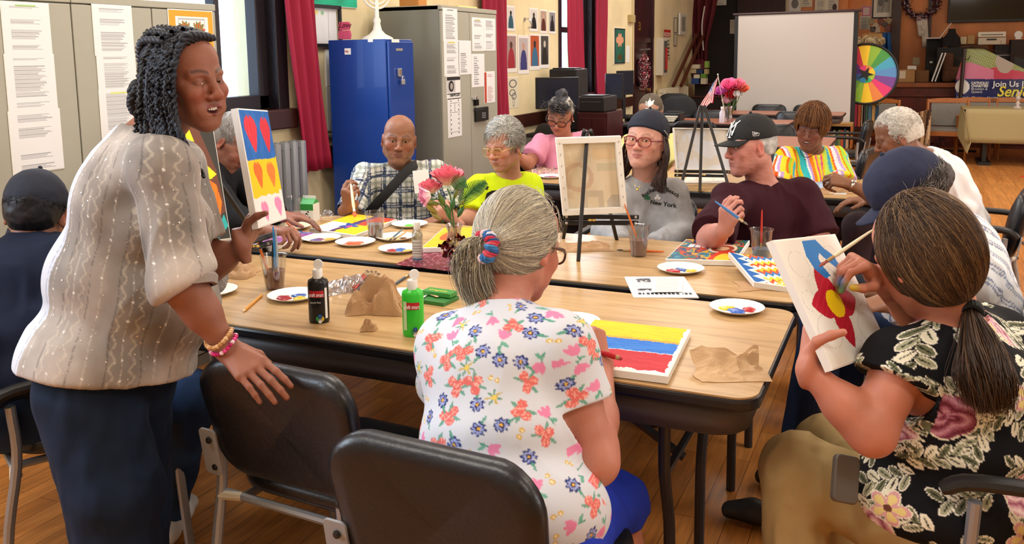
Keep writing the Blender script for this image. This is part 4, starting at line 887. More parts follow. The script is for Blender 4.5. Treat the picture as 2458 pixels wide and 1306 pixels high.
decal(flatpoly('cap_flag_logo', fl, p9.H(-.12, .012, .056), sf, W9, p9.root), capm9, fr9[:, 0], .004)
MB().lathe([(.0095, -.002), (.0105, 0), (.0095, .002), (.009, 0), (.0095, -.002)], p9.tips[0][0]*.3+p9.arms[0][3]*.7-RT*.0, 12).build('ring', MC['gold'], p9.root, smooth=True) if False else None
# ---- 10 rainbow shirt
p10 = Person('person with auburn hair in a rainbow-striped collared shirt', at(1948, 306, 5.1), -14, 16, 8, skin='7a4c3c', brow='2a1a16', lip='8a4c48', eye=.25, smile=1.6, ua=.05, wr=.001)
p10.arm(1, at(1888, 380, 5.2), at(1868, 440, 5.15), at(1900, 470, 4.9), RT, pose='relax').arm(-1, at(2008, 380, 5.25), at(2022, 440, 5.15), at(1980, 468, 4.9), -RT, pose='relax')
p10.torso(at(1950, 362, 5.25), at(1945, 540, 5.35), cw=.18, cd=.12, ww=.18, bust=.05).build()
def rainbow(d):
    u, v = uv(d); w = (u*1.15+.006*vnoise(np.c_[u*0, v*0, v], 7, 4)-.30*(v-.25)*np.sign(u)*.35)/.40+.5; cs = [HX(x) for x in ('3fc4c8', 'f2d21c', '9fe04c', 'f07a1c', 'f7e23a', 'c9a6dc', 'f6f0f4', 'ee5a24', 'f2d21c', '48b8cf', 'c4e85a', 'f6c21c', 'e2508a', 'f7e23a', 'f08424', 'b79ae0', 'f4f6ee', '36bcc8')]
    i = (np.floor(w*24+.35*np.sin(w*37)).astype(int)) % len(cs); c = np.array(cs)[i]; f = (v < .12+.0*u) & (np.abs(u) < .06); c[f] = np.array(cs)[(i[f]+5) % len(cs)]; return c
p10.shirt('rainbow_shirt', rainbow, sleeve=.95, h=.006, vneck=.12, neckr=.07, sleeve_inf=.028); p10.legs('3a3040')
mb = MB()
for q in (1, -1): mb.at((0, 0, 0)).add([p10.T(q*.012, .115, p10.tl*.80), p10.T(q*.075, .09, p10.tl*.84), p10.T(q*.085, .02, p10.tl*1.0), p10.T(q*.055, .04, p10.tl*1.06)], [(0, 1, 2, 3)])
mb.build('collar', mat('yellow_cloth', 'f4d12c', .8), p10.root, solid=.006)
hairbase(p10, '6e4426', .012, top=.008, noise=.008, low=-.085, cols=lambda P, L, v: np.where(v > 0, HX('8a5a34'), HX('5c361e'))*(1+.25*v))
hp = hair_paths(p10, 4500, lambda p: (p[:, 2] > .035) & (p[:, 1] < .088), lambda P, i: np.stack([P[:, 0]*5, (P[:, 1]+.02)*5-.0, -.55-.12*i+0*P[:, 0]], 1), K=13, step=.0105, rad=(.090, .110, .106), off=(0, .014), jit=.16, stop=lambda P: (P[:, 1] > .035) & (np.abs(P[:, 0]) < .062) & (P[:, 2] < .040))
strands('hair_locks', hp, np.full(4500, .0010), mixcols(4500, ['8a5a34', '6a4024', '9a6a3c', '4c2c1a']), p10.root)
mb = MB(); mb.tube(spline([p10.H(-.055, .0, -.135), p10.H(-.03, .05, -.155), p10.H(0, .065, -.165), p10.H(.03, .05, -.155), p10.H(.055, 0, -.135)], 16), .0022, 5); mb.sph(p10.H(0, .075, -.175), .005, 8); mb.build('necklace', mat('dark_bead', '3a2420', .3), p10.root, smooth=True)
# ---- 11 white hair
p11 = Person('person with cropped white hair in a white t-shirt leaning over the second-row table', at(2153, 328, 4.2), -80, 22, 0, skin='85583f', brow='6a5040', lip='7c4a40', eye=.3, ua=.048, fa=.036, hf=.0035, old=1)
p11.arm(-1, at(2222, 432, 4.15), at(2140, 492, 3.98), at(2042, 444, 4.05), (at(1996, 428, 4.06)-at(2042, 444, 4.05)), N=-FW*.7+UP*.6, pose='pinch').arm(1, at(2235, 420, 4.5), at(2150, 490, 4.5), at(2080, 480, 4.4), -RT, pose='relax')
p11.torso(at(2215, 378, 4.32), at(2310, 560, 4.42), cw=.16, cd=.12, ww=.17, wd=.13, bow=.02).build()
p11.shirt('white_tshirt', plain('e9edf2', .02), sleeve=.75, h=.007, neckr=.060, sleeve_inf=.022, fold=.008)
p11.legs('33252a', knees=[at(2120, 560, 4.6), at(2060, 545, 4.2)])
hairbase(p11, 'cfcac0', .008, top=.006, noise=.003, nsc=70, low=-.035, cols=lambda P, L, v: HX('cfcac0')*(1+.03*v))
hp = hair_paths(p11, 5200, lambda p: (p[:, 2] > -.035) & ~((p[:, 1] > .03) & (p[:, 2] < .075)), lambda P, i: P*6+np.array([0, .2, .1]), K=4, step=.0045, rad=(.084, .104, .100), off=(0, .006), jit=1.2)
strands('hair_locks', hp, np.full(5200, .0008), mixcols(5200, ['dedacf', 'cfc9be', 'e8e4dc', 'bdb7ac']), p11.root)
mb = MB(); mb.tube([p11.H(-.092, -.004+.0105*math.cos(a), -.052+.0105*math.sin(a)) for a in np.linspace(0, 6.283, 17)], .003, 6, cap=False); mb.build('hoop_earring', MC['earring_silver'], p11.root, smooth=True)
fr = frame(unit(at(2042, 444, 4.05)-at(2140, 492, 3.98))); mb = MB(); mb.lathe([(.030, -.006), (.033, 0), (.030, .006), (.027, 0), (.030, -.006)], at(2046, 446, 4.05), 20, fr, sc=(1, 1)); mb.sph(at(2050, 436, 4.02), .014, 10, sc=(1, 1, .6)); mb.build('bracelet_watch', mat('earring_silver2', 'd8d8d4', .25, .9), p11.root, smooth=True)
# ---- 12 navy cap, striped shirt
p12 = Person('person in a navy cap and blue-striped white shirt bending over beside the table end', at(2176, 470, 2.68), -84, 38, 4, skin='8a6048', brow='2a2020', lip='7a4a44', eye=.2, ua=.05, hs=1.02)
p12.arm(-1, at(2282, 600, 2.60), at(2205, 735, 2.52), at(2118, 728, 2.46), (at(2060, 735, 2.42)-at(2118, 728, 2.46)), N=(0, 0, 1), pose='relax').arm(1, at(2300, 590, 2.95), at(2210, 700, 2.98), at(2130, 700, 2.85), -RT, pose='relax')
p12.torso(at(2275, 535, 2.76), at(2368, 830, 2.92), cw=.17, cd=.12, ww=.17, wd=.13, hw=.18).build(h=.008)
def dbl(d): u, v = uv(d); q = np.where(d['arm'] >= 0, v*1.0, u+.35*v); m = np.maximum(stripe(q, .045, .1, .22), stripe(q, .045, .34, .46))[:, None]; return HX('e8ebf1')*(1-m)+HX('7b88a8')*m
p12.shirt('striped_shirt', dbl, sleeve=1.75, h=.006, neckr=.06, sleeve_inf=.022, fold=.008)
p12.legs('1c2c4c', knees=[at(2075, 800, 2.98), at(1985, 770, 2.62)], ankles=[V(*at(1960, 1020, 2.95)[:2], .1), V(*at(1890, 1050, 2.72)[:2], .1)], r=(.09, .068, .055))
hairbase(p12, '3a3434', .008, extra=lambda F: F.ell(p12.H(0, -.105, .0), V(.045, .035, .045), k=.02), noise=.004, cols=lambda P, L, v: HX('463e3c')*(1+.2*v))
hp = hair_paths(p12, 4200, lambda p: (p[:, 1] < .0) & (p[:, 2] < .03) & (p[:, 2] > -.05), lambda P, i: np.stack([P[:, 0]*0, -1+0*P[:, 0], .2*np.sin(i+P[:, 0]*90)], 1)+P*3, K=6, step=.009, rad=(.085, .112, .095), off=(0, .012), jit=.6)
strands('hair_curls', hp, np.full(4200, .0007), mixcols(4200, ['4a403c', '7a7674', '2a2422', '9a9692']), p12.root)
capmesh(p12, '1b2444', low=.018, puff=.010, billen=.085, h=.004)
# ---- 3 grey-haired person bent low behind the easel
p3 = Person('grey-haired person in a black shirt bent low over the left end of the table', at(560, 342, 3.9), 52, 42, 6, skin='9a6a58', brow='6a6460', lip='7c4e48', old=1, eye=.25, ua=.055, wr=.0012)
p3.arm(1, at(490, 432, 3.75), at(560, 530, 3.6), at(648, 556, 3.45), (at(690, 552, 3.42)-at(648, 556, 3.45)), N=(0, 0, 1), pose='pinch').arm(-1, at(560, 425, 4.15), at(640, 500, 4.1), at(680, 520, 3.8), RT, pose='relax')
p3.torso(at(520, 408, 3.98), at(450, 560, 3.8), cw=.18, cd=.13, bow=.02).build()
p3.shirt('black_shirt', plain('16171c', .04), sleeve=1.6, h=.009, neckr=.06); p3.legs('20222a', knees=[at(600, 640, 3.75), at(640, 610, 3.95)], seat_z=.5)
hairbase(p3, '8f8b88', .005, low=-.05, noise=.003, cols=lambda P, L, v: HX('8f8b8a')*(1+.2*v))
hp = hair_paths(p3, 1200, lambda p: (p[:, 2] > -.01) & ~((p[:, 1] > .04) & (p[:, 2] < .09)), lambda P, i: np.stack([P[:, 0]*2, P[:, 1]*0+.8, -.4+0*P[:, 0]], 1), K=5, step=.008, rad=(.081, .102, .096), off=(0, .003), jit=.25)
strands('hair_locks', hp, np.full(1200, .001), mixcols(1200, ['a19d9a', '7a7674', 'b8b4b0']), p3.root)
# ---- 2 navy cap, back view
p2 = Person('person in a dark navy cap and navy jacket seen from behind at the left edge', at(88, 512, 2.66), 162, 16, -6, skin='9a6a54', brow='221a1a', ua=.058, hs=1.0, wr=.0008)
p2.arm(-1, at(-30, 640, 2.55), at(-20, 800, 2.7), at(90, 760, 2.95), FW, pose='relax').arm(1, at(205, 640, 2.62), at(250, 800, 2.75), at(230, 720, 2.98), FW+RT*.3, pose='relax')
p2.torso(at(80, 585, 2.66), at(70, 965, 2.48), cw=.20, cd=.14, ww=.2, wd=.15, hw=.19, hd=.16, bow=.03, right=RT).build(h=.009)
p2.shirt('navy_jacket', plain('141c30', .06), sleeve=1.9, h=.009, neckr=.055, neckz=.015, fold=.008, inf=.02); 
MB().lathe([(.072, -.02), (.076, .0), (.070, .028), (.064, .028), (.066, 0)], p2.neck+V(0, 0, .012), 24, frame(p2.H(0, 0, -.02)-p2.neck)).build('collar', mat('navy_cloth', '151d31', .85), p2.root, smooth=True, solid=.004)
p2.legs('1e3252', knees=[at(470, 945, 2.55), at(330, 960, 2.80)], ankles=[V(*at(405, 1240, 2.75)[:2], .1), V(*at(330, 1200, 3.0)[:2], .1)], shoe='e4e4e6', colfn=lambda P: HX('1f3556')*(1+.25*fbm(P, 9, 3)[:, None]))
hairbase(p2, '17161c', .006, noise=.002, nsc=60, low=-.060); hp = hair_paths(p2, 4500, lambda p: (p[:, 1] < .0) & (p[:, 2] < .03) & (p[:, 2] > -.07), lambda P, i: P*8, K=4, step=.004, rad=(.083, .105, .098), off=(0, .004), jit=1.3)
strands('hair_curls', hp, np.full(4500, .0008), mixcols(4500, ['1a1920', '24222a', '141318']), p2.root)
capmesh(p2, '141b2c', low=.012, tilt=-.15, bill=True, puff=.003, h=.005)
MB().tube([p2.H(.080, -.02, .012), p2.H(.082, .07, .012)], .0025, 6).tube([p2.H(.06, .1, .01), p2.H(.082, .075, .0)], .012, 8).build('glasses', mat('black_plastic', '111214', .45), p2.root)
# ---- 1 standing woman in the grey blouse
p1 = Person('standing smiling person with long dark twists in a grey embroidered blouse, holding up a canvas', at(446, 197, 2.16), 42, 2, -4, skin='8f5a46', brow='3a2620', lip='8e4c58', smile=2.3, eye=.4, gaze=(.5, -.2), hf=.0026, ua=.052, fa=.040, wr=.0005, iris='20120c', foot=at(250, 1240, 2.2), hs=1.0)
w1 = at(546, 838, 1.98); w1l = at(580, 590, 2.41)
p1.arm(1, at(392, 405, 2.02), at(438, 680, 1.97), w1, at(652, 925, 1.915)-w1, N=-FW*.75+UP*.55+RT*.3, pose='back', hf=.0026)
p1.arm(-1, at(428, 400, 2.42), at(500, 640, 2.45), w1l, UP*.60+FW*.78+RT*.10, N=-RT*.97+FW*.15, pose='gripL', hf=.003)
p1.torso(at(352, 322, 2.2), at(255, 885, 2.18), cw=.155, cd=.125, ww=.165, wd=.155, hw=.15, hd=.14, bust=.06, belly=.15, bow=.0, right=-FW-RT*.12).build(h=.007)
def blouse(d):
    P, l = d['P'], d['loc']; t = d['arm'] >= 0; th = np.arctan2(l[:, 0], l[:, 1]); u = np.where(t, d['a']*.055, th*.17); v = np.where(t, -d['t']*.3, l[:, 2]); v3 = fbm(P, 7, 4, 12); c = HX('9b938d')*(1+.26*np.clip(v3, -1, 1)[:, None])
    c = c*(1-.35*np.clip(vnoise(P, 11, 31)-.35, 0, 1)[:, None]); strip = (l[:, 1] < -.05) & (l[:, 0] > -.2)*(~t) & (np.abs(th) > 2.1); c[strip] = HX('c3c8d6')*(1+.05*v3[strip][:, None])
    ph = pr(u+.002*np.sin(v*40), .062); line = np.abs(ph-.5) < .018; c[line] = c[line]*.6+HX('cfc8bd')*.4
    for off, am in ((.2, .16), (.78, .13)): w = np.abs(ph-off-am*np.sin(v*170+3*np.floor((u)/.062))*.5) < .035; m = w & ((np.floor(u/.062).astype(int) % 2) == 0); c[m] = c[m]*.55+HX('cfc6b4')*.45
    dk = np.abs(ph-.93) < .02; c[dk] *= .8
    dot = (np.hypot((ph-.5)*.062, (pr(v, .045)-.5)*.045) < .0021); c[dot] = .92; return c
p1.shirt('blouse', blouse, side_sleeve={1: 1.06, -1: 1.02}, sleeve=.98, h=.0042, inf=.016, flare=.050, neckr=.062, sleeve_inf=.026, hem=.0, fold=.006, foldsc=6, hemdir=(0, .05, -1))
mb = MB(); rs = np.random.default_rng(9)
sv = p1.root.children[[c.name.split('.')[0] for c in p1.root.children].index('blouse')].data; vv = np.zeros(len(sv.vertices)*3, np.float32); sv.vertices.foreach_get('co', vv); vv = vv.reshape(-1, 3)+ROOT[p1.root.name]
nn = np.zeros(len(sv.vertices)*3, np.float32); sv.vertices.foreach_get('normal', nn); nn = nn.reshape(-1, 3)
for i in rs.choice(len(vv), 420, replace=False):
    if nn[i]@FW < .1: mb.disc(vv[i]+nn[i]*.0015, .0016, 6, frame(nn[i]), (.95, .93, .88))
tag(mb.build('sequins', mat('sequin', 'f2ece0', .15, .6), p1.root), kind='stuff')
cuffo = p1.arms[0][1]+(p1.arms[0][2]-p1.arms[0][1])*.99; mb = MB(); mb.lathe([(.066, -.018), (.076, 0), (.072, .016), (.064, .016)], cuffo, 28, frame(p1.arms[0][2]-p1.arms[0][1]), rim=(.04, 7, 0)); mb.build('sleeve_cuff', mat('cuff_cloth', '9a928a', .8, bump=.3, bs=120), p1.root, smooth=True, solid=.004)
p1.legs('18253a', knees=[at(278, 1190, 2.08), at(305, 1190, 2.32)], ankles=[at(290, 1480, 2.10), at(315, 1480, 2.36)], r=(.118, .102, .100), name='trousers', h=.009, fold=.008, shoe='17181c', colfn=lambda P: HX('16243a')*(1+.12*fbm(P, 14, 3)[:, None]))
# twists of hair
hairbase(p1, '191c26', .004, low=-.07, h=.004)
g_ = np.random.default_rng(4); bp = []; bc = []
def twist(path, r, pitch, par, col):
    pts = spline(path, 46); T = np.gradient(pts, axis=0); ln = np.r_[0, np.cumsum(np.linalg.norm(np.diff(pts, axis=0), axis=1))]; T = T/np.linalg.norm(T, axis=1)[:, None]; X = np.cross(T, V(.2, .9, .3)); X /= np.linalg.norm(X, axis=1)[:, None]; Y = np.cross(T, X)
    for q in (0, math.pi):
        a = ln/pitch*2*math.pi+q; bp.append(pts+r*.75*(np.cos(a)[:, None]*X+np.sin(a)[:, None]*Y)); bc.append((r, col))
cols1 = ['15171f', '1d212c', '0f1117', '252a38']
for i in range(30):           # falling over the right side of the face to the shoulder
    f = i/29; y0 = -.045+.100*f; zz = .112-.02*f; e = g_.normal(size=3)*.006
    end = (.112+.016*g_.normal(), -.03+.15*f+.016*g_.normal(), -.165-.055*g_.uniform())
    twist([p1.H(-.055, y0*.8+.005, zz+.012), p1.H(.0, y0+.005, zz+.014+.004*g_.normal()), p1.H(.055, y0+.01, .100+e[0]), p1.H(.094, y0*1.1+.01, .045+e[1]), p1.H(.110+e[1], y0*1.0+.008+.01*f, -.03+e[2]), p1.H(.115, (y0+end[1])/2, -.09), p1.H(*end)], .0068, .030, None, g_.choice(cols1))
hp = hair_paths(p1, 3200, lambda p: (p[:, 2] > -.03) & (p[:, 1] < .02), lambda P, i: (lambda d: d/np.linalg.norm(d, axis=1)[:, None])(V(.02, -.125, -.045)-P), K=16, step=.010, rad=(.082, .102, .096), off=(0, .003), jit=.05); strands('smooth_hair', hp, np.full(3200, .0009), mixcols(3200, ['1d2230', '2c3444', '141822', '4a566a']), p1.root)  # paler blue-grey strands put the hair's sheen into their colour
for i in range(6):           # gathered back into the low bun
    f = i/5; a = -1.2+2.0*f
    twist([p1.H(.02+.07*math.sin(a), .03-.02*abs(a), .105*math.cos(a*.75)+.02), p1.H(.06*math.sin(a)+.02, -.07, .085*math.cos(a)+.04), p1.H(.03, -.118, .0+.04*math.cos(a)), p1.H(.02, -.128, -.04)], .0065, .028, None, g_.choice(cols1))
for i in range(9):            # the bun's coils
    a0 = i*.7; twist([p1.H(.02+.036*math.cos(a0+t*2.4), -.125-.012*math.sin(t*3+i), -.045+.040*math.sin(a0+t*2.4)) for t in (0, .33, .66, 1)], .009, .035, None, g_.choice(cols1))
K_ = 46; arr = np.array(bp); strands('twists', arr, np.array([b[0] for b in bc])*.92, np.array([hexc(b[1]) for b in bc]), p1.root, nside=7, taper=.55)
# bracelets
fr = unit(at(548, 838, 2.04)-p1.arms[0][2]); Fz = frame(fr); wc = w1-fr*.012
for nm, off, R1, cl, br in (('wooden_bead_bracelet', .022, .036, ['c99a6a', 'b5834f', 'd8ae80'], .0058), ('pink_bead_bracelet', .004, .037, ['d61f7a', 'e84a98', 'f3d3df', 'b01560'], .0052)):
    mb = MB(); n_ = 24
    for i in range(n_): a = i/n_*2*math.pi; mb.sph(wc-fr*off+Fz@V(R1*math.cos(a), R1*.86*math.sin(a), .004*math.sin(a*2)), br, 8, hexc(cl[i % len(cl)]), sc=(1, 1, 1))
    mb.build(nm, mat('beads', None, .25), p1.root, smooth=True)
# ---- 14 foreground person in the floral t-shirt
p14 = Person('person with a blonde-grey ponytail in a floral white t-shirt and blue shorts, seen from behind', at(1248, 590, 2.03), 138, 22, 3, skin='c08270', brow='8a7a6a', ua=.062, fa=.043, hf=.0035, wr=.0008, noear=False, eye=.6, old=1)
w14 = at(1446, 880, 2.08)
p14.arm(1, at(1338, 836, 1.86), at(1428, 1108, 1.83), w14, (at(1432, 800, 2.1)-w14), N=RT*.8-FW*.5, pose='pinch', hf=.003).arm(-1, at(1090, 836, 1.94), at(1070, 1010, 2.10), at(1180, 900, 2.22), RT+FW*.3, pose='relax')
p14.torso(at(1205, 752, 1.98), at(1215, 1255, 1.80), cw=.155, cd=.125, ww=.165, wd=.14, hw=.185, hd=.16, bow=.03, right=at(1378, 835, 1.86)-at(1078, 830, 1.94)).build(h=.006)
p14.uvback = True; p14.cyl = True
def stamp(u, v, c, cu, cv, ang, fn, R):
    m = np.where((np.abs(u-cu) < R) & (np.abs(v-cv) < R))[0]
    if not len(m): return
    x = u[m]-cu; y = v[m]-cv; ca, sa = math.cos(ang), math.sin(ang); fn(c, m, x*ca+y*sa, -x*sa+y*ca)
def paint(c, m, mask, col, a=1): k = m[mask]; c[k] = c[k]*(1-a)+HX(col)*a
def f_leaf(c, m, x, y, l, w, col, ox=0, oy=0, a=0):
    X = (x-ox)*math.cos(a)+(y-oy)*math.sin(a); Y = -(x-ox)*math.sin(a)+(y-oy)*math.cos(a); t = X/l; paint(c, m, (t > 0) & (t < 1) & (np.abs(Y) < w*np.sqrt(np.clip(4*t*(1-t), 0, 1))), col)
def fl_coral(c, m, x, y):
    for a in (.5, 2.4, 4.2): f_leaf(c, m, x, y, .028, .0035, '6fa596', 0, 0, a)
    for ox, oy in ((0, .011), (-.013, -.004), (.012, -.005), (.004, .001)): r = np.hypot(x-ox, y-oy); paint(c, m, r < .0095, 'e0706c'); paint(c, m, (r < .0085) & (np.sin(x*1500)*np.sin(y*1500) > .2), 'f3b0a4'); 
def fl_daisy(c, m, x, y):
    r = np.hypot(x, y); a = np.arctan2(y, x); f_leaf(c, m, x, y, .03, .003, '5fa08c', 0, 0, 3.6); p = .0155*(.62+.38*np.abs(np.cos(a*4))); paint(c, m, r < p, '34407e'); paint(c, m, r < p*.72, '9aa6dc'); paint(c, m, r < .0052, '3a2c5a'); paint(c, m, r < .003, 'e5b84a')
def fl_tulip(c, m, x, y):
    for a in (-.55, 0, .55): f_leaf(c, m, x, y, .024, .0052, 'e58ab4', 0, 0, a+1.57)
    f_leaf(c, m, x, y, .02, .002, '5fa08c', 0, 0, -1.4); f_leaf(c, m, x, y, .016, .0035, '6fb09c', .002, -.006, -.5)
def fl_tiny(c, m, x, y):
    for ox, oy in ((0, 0), (.012, .004)): r = np.hypot(x-ox, y-oy); paint(c, m, (r < .005), 'd9b45e'); paint(c, m, r < .002, 'fdf4d8')
def fl_yellow(c, m, x, y):
    for k in range(7): f_leaf(c, m, x, y, .017, .002, 'c9b054' if k % 2 else '6a9a86', 0, 0, k*.9)
    paint(c, m, np.hypot(x, y) < .005, 'e8cf6a')
def poisson(g, n, u0, u1, v0, v1, r):
    P = []
    for _ in range(n*40):
        q = V(g.uniform(u0, u1), g.uniform(v0, v1))
        if all(np.hypot(*(q-p)) > r for p in P): P.append(q)
        if len(P) >= n: break
    return P
def floral_white(d):
    u, v = uv(d); g = np.random.default_rng(6); c = np.tile(HX('d3d8e3'), (len(u), 1)); fs = [(fl_coral, .035), (fl_daisy, .035), (fl_tulip, .03), (fl_tiny, .02), (fl_yellow, .024), (fl_daisy, .035), (fl_coral, .035), (fl_tulip, .03), (fl_tiny, .02)]
    for i, q in enumerate(poisson(g, 560, -.56, .56, -.42, .62, .033)): f, R = fs[g.integers(len(fs))]; stamp(u, v, c, q[0], q[1], g.uniform(0, 6.28), f, R)
    return c
p14.shirt('floral_tshirt', floral_white, sleeve=.50, h=.0034, inf=.012, neckr=.066, sleeve_inf=.014, hem=-.08, fold=.004, foldsc=6, flare=.006, hemR=.6)
kn = at(1475, 1215, 2.12); p14.legs('2338b8', name='shorts', knees=[kn, at(1330, 1200, 2.4)], ankles=[V(kn[0]+.05, kn[1]+.02, .10), V(-1.0, 2.25, .1)], end=.12, colfn=lambda P: HX('2740c4')*(1+.05*fbm(P, 9, 2)[:, None]), r=(.098, .078, .075), shoe='e4e4e6')
Kn = p14.L(at(1164, 592, 1.925))
hairbase(p14, '8f877a', .010, face=True, low=-.075, ell=((0, -.024, .020), (.088, .104, .112)), noise=.002, extra=lambda F: F.cap(p14.H(*(Kn*.8)), p14.H(*Kn), .03, .012, k=.03), cols=lambda P, L, v: HX('8f877a')*(1+.1*v))
tg = Kn
def toK(P, i): d = tg-P; return d/(np.linalg.norm(d, axis=1)[:, None]+1e-6)
hp = hair_paths(p14, 8500, lambda p: (p[:, 2] > -.074) & (p[:, 1] < .075) & ~((p[:, 1] > .015) & (p[:, 2] < .045)), toK, K=24, step=.0105, cen=(0, -.024, .020), rad=(.088, .104, .112), off=(0, .0035), jit=.05)
Lq = (hp-p14.hc)@p14.HR/p14.hs; dd = np.linalg.norm(Lq-Kn, axis=2); first = np.argmax(dd < .016, axis=1); hit = dd.min(1) < .016
for i in np.where(hit)[0]: hp[i, first[i]:] = hp[i, first[i]]
strands('ponytail_strands', hp, np.full(len(hp), .00075), mixcols(len(hp), ['c9c2b0', 'a89f8c', 'e0d9c0', '8a8478', 'b9b09a', '77736c']), p14.root)
g_ = np.random.default_rng(8); n_ = 1500; tl = []
for i in range(n_):
    a = g_.uniform(0, 6.28); r = g_.uniform()**.5; s1 = V(.012*math.cos(a)*r, .006, .012*math.sin(a)*r); k0 = Kn+s1; e = g_.normal(size=3)*.007
    o_ = RT*s1[0]+UP*s1[2]+FW*s1[1]; k0 = p14.H(*Kn)+o_; q_ = g_.uniform(0, 1)
    tl.append(spline([k0, k0-RT*.018-FW*.014+o_, k0-RT*(.028+.008*q_)-UP*.024-FW*.014+o_*1.5+e, k0-RT*(.024+.012*q_)-UP*.062-FW*.008+o_*1.8+e, k0-RT*(.004+.018*q_)-UP*(.095+.02*q_)+o_*1.5+e], 12))
strands('ponytail', np.array(tl), np.full(n_, .0009), mixcols(n_, ['c9c2b0', 'a89f8c', '8a8478', '77736c', 'd9d2b8']), p14.root)
n_ = 260; wi = hair_paths(p14, n_, lambda p: (p[:, 2] > -.0) & (p[:, 1] > -.03), lambda P, i: toK(P, i)*-.2+P*8+np.sin(P*300+i)*.6, K=7, step=.007, rad=(.09, .11, .105), jit=.8, seed=12); strands('flyaway_hair', wi, np.full(n_, .0004), mixcols(n_, ['c9c2b0', 'd8d2c4']), p14.root)
kf = frame(-RT*.75-FW*.55+UP*.15); mb = MB(); cs = ['2a6fb0', 'd8e4ee', 'c22a44', '3a86c4', 'e8c8c8', '1f4f90', 'c84858']
for i in range(40):
    a = i/40*2*math.pi; o = p14.H(*Kn)+kf@V(.027*math.cos(a), .027*math.sin(a), .004*math.sin(a*9)); mb.sph(o, .0125, 8, hexc(cs[(i*3+i//5) % 7]), sc=(1, .6, 1.3), R=kf@rotz(a))
mb.build('scrunchie', mat('scrunchie_cloth', None, .7), p14.root, smooth=True)
glasses(p14, '4a2c26', w=.028, hh=.019, z=0, r=.0028)
mb = MB(); mb.tube(spline([p14.H(.062, .01, -.118), p14.H(.03, -.06, -.135), p14.H(-.03, -.075, -.14), p14.H(-.062, -.02, -.13)], 14), .0009, 5); mb.build('necklace', MC['gold'], p14.root)
# ---- 13 foreground person with brown ponytail, black floral blouse
p13 = Person('person with a long brown ponytail in a black floral blouse, painting a canvas', at(2215, 612, 1.95), -132, 26, 8, skin='bf7c66', brow='5a3c2c', ua=.056, fa=.043, hf=.0035, eye=.5, wr=.0006, skincol=None, hs=1.07)
w13 = at(1938, 886, 1.875); w13r = at(2110, 668, 2.02)
p13.arm(-1, at(2160, 872, 1.88), at(2094, 1040, 1.84), w13, UP*.66+FW*.58+RT*.22, N=-RT*.88+FW*.45, pose='gripL', hf=.003).arm(1, at(2395, 815, 2.12), at(2240, 790, 2.18), w13r, (at(2055, 618, 1.98)-w13r), N=-FW*.2+UP*.75+RT*.2, pose='pinch', hf=.003)
p13.torso(at(2296, 778, 1.98), at(2262, 1205, 1.99), cw=.19, cd=.14, ww=.185, wd=.15, hw=.20, hd=.17, bow=.03, right=at(2400, 830, 2.12)-at(2140, 880, 1.86))
def paintfingers(P, c):
    tip, th = p13.tips[1]
    for q, col, r in ((tip, '4a9a6a', .018), (th, 'd8cf3a', .014), (tip+UP*.02, '3a7ac4', .014), (tip-UP*.02+RT*.01, '2f62b0', .013)): m = np.clip(1.4-np.linalg.norm(P-q, axis=1)/r, 0, 1)[:, None]*.8; c = c*(1-m)+HX(col)*m
    return c
p13.k['skincol'] = paintfingers; p13.build(h=.006)
p13.uvback = True; p13.cyl = True
def rose(c, m, x, y, R=.05, cols=('8e4a5e', 'b0718a', '6c2c3e', 'c795a6')):
    r = np.hypot(x, y); a = np.arctan2(y, x); e = R*(.86+.14*np.abs(np.cos(a*2.5))); paint(c, m, r < e+.003, 'e8e2cf'); s_ = np.sin(r*210+a*2.0+2*np.sin(a*3)); paint(c, m, r < e, cols[0]); paint(c, m, (r < e) & (s_ > .1), cols[1]); paint(c, m, (r < e) & (s_ > .85), cols[3]); paint(c, m, (r < e) & (s_ < -.8), cols[2])
def blossom(c, m, x, y, R=.036, cols=('e6d28a', 'd9a3a8', '6a4030')):
    r = np.hypot(x, y); a = np.arctan2(y, x); p = np.abs(np.cos(a*2.5)); e = R*(.45+.55*p); paint(c, m, r < e+.0025, 'efe8d4'); paint(c, m, r < e, cols[1]); paint(c, m, (r < e*.8) & (p > .55), cols[0]); paint(c, m, r < R*.2, cols[2])
def spray(c, m, x, y, L=.09, cs=('e4e2cc', 'a3a68c', '6c7058')):
    paint(c, m, (np.abs(y-.006*np.sin(x*60)) < .0016) & (x > -L/2) & (x < L/2), cs[1])
    for k in range(9):
        ox = -L/2+L*k/8; q = 1 if k % 2 else -1; f_leaf(c, m, x, y, .034, .0082, 'f2efe0', ox, 0, q*.8); f_leaf(c, m, x, y, .032, .0062, cs[k % 3], ox, 0, q*.8); f_leaf(c, m, x, y, .026, .0012, '23261e', ox, 0, q*.8)
def floral_black(d):
    u, v = uv(d); g = np.random.default_rng(3); c = np.tile(HX('0e0f14'), (len(u), 1))
    for i, q in enumerate(poisson(g, 120, -.56, .56, -.25, .62, .066)): stamp(u, v, c, q[0], q[1], g.uniform(0, 6.28), spray, .075)
    for i, q in enumerate(poisson(g, 34, -.56, .56, -.25, .60, .115)): stamp(u, v, c, q[0]+.02, q[1], g.uniform(0, 6.28), blossom, .042)
    for i, q in enumerate(poisson(g, 22, -.56, .56, -.25, .58, .15)): stamp(u, v, c, q[0], q[1], g.uniform(0, 6.28), rose if i % 3 else (lambda c, m, x, y: rose(c, m, x, y, .042, ('c48a9a', 'dcb4bc', '9a5a70', 'efd8da'))), .06)
    return c
p13.shirt('floral_blouse', floral_black, sleeve=.0, side_sleeve={-1: .26, 1: .3}, h=.0034, inf=.014, neckr=.064, hem=-.10, flare=.012, fold=.004, sleeve_inf=.020, foldsc=6, hemR=.7)
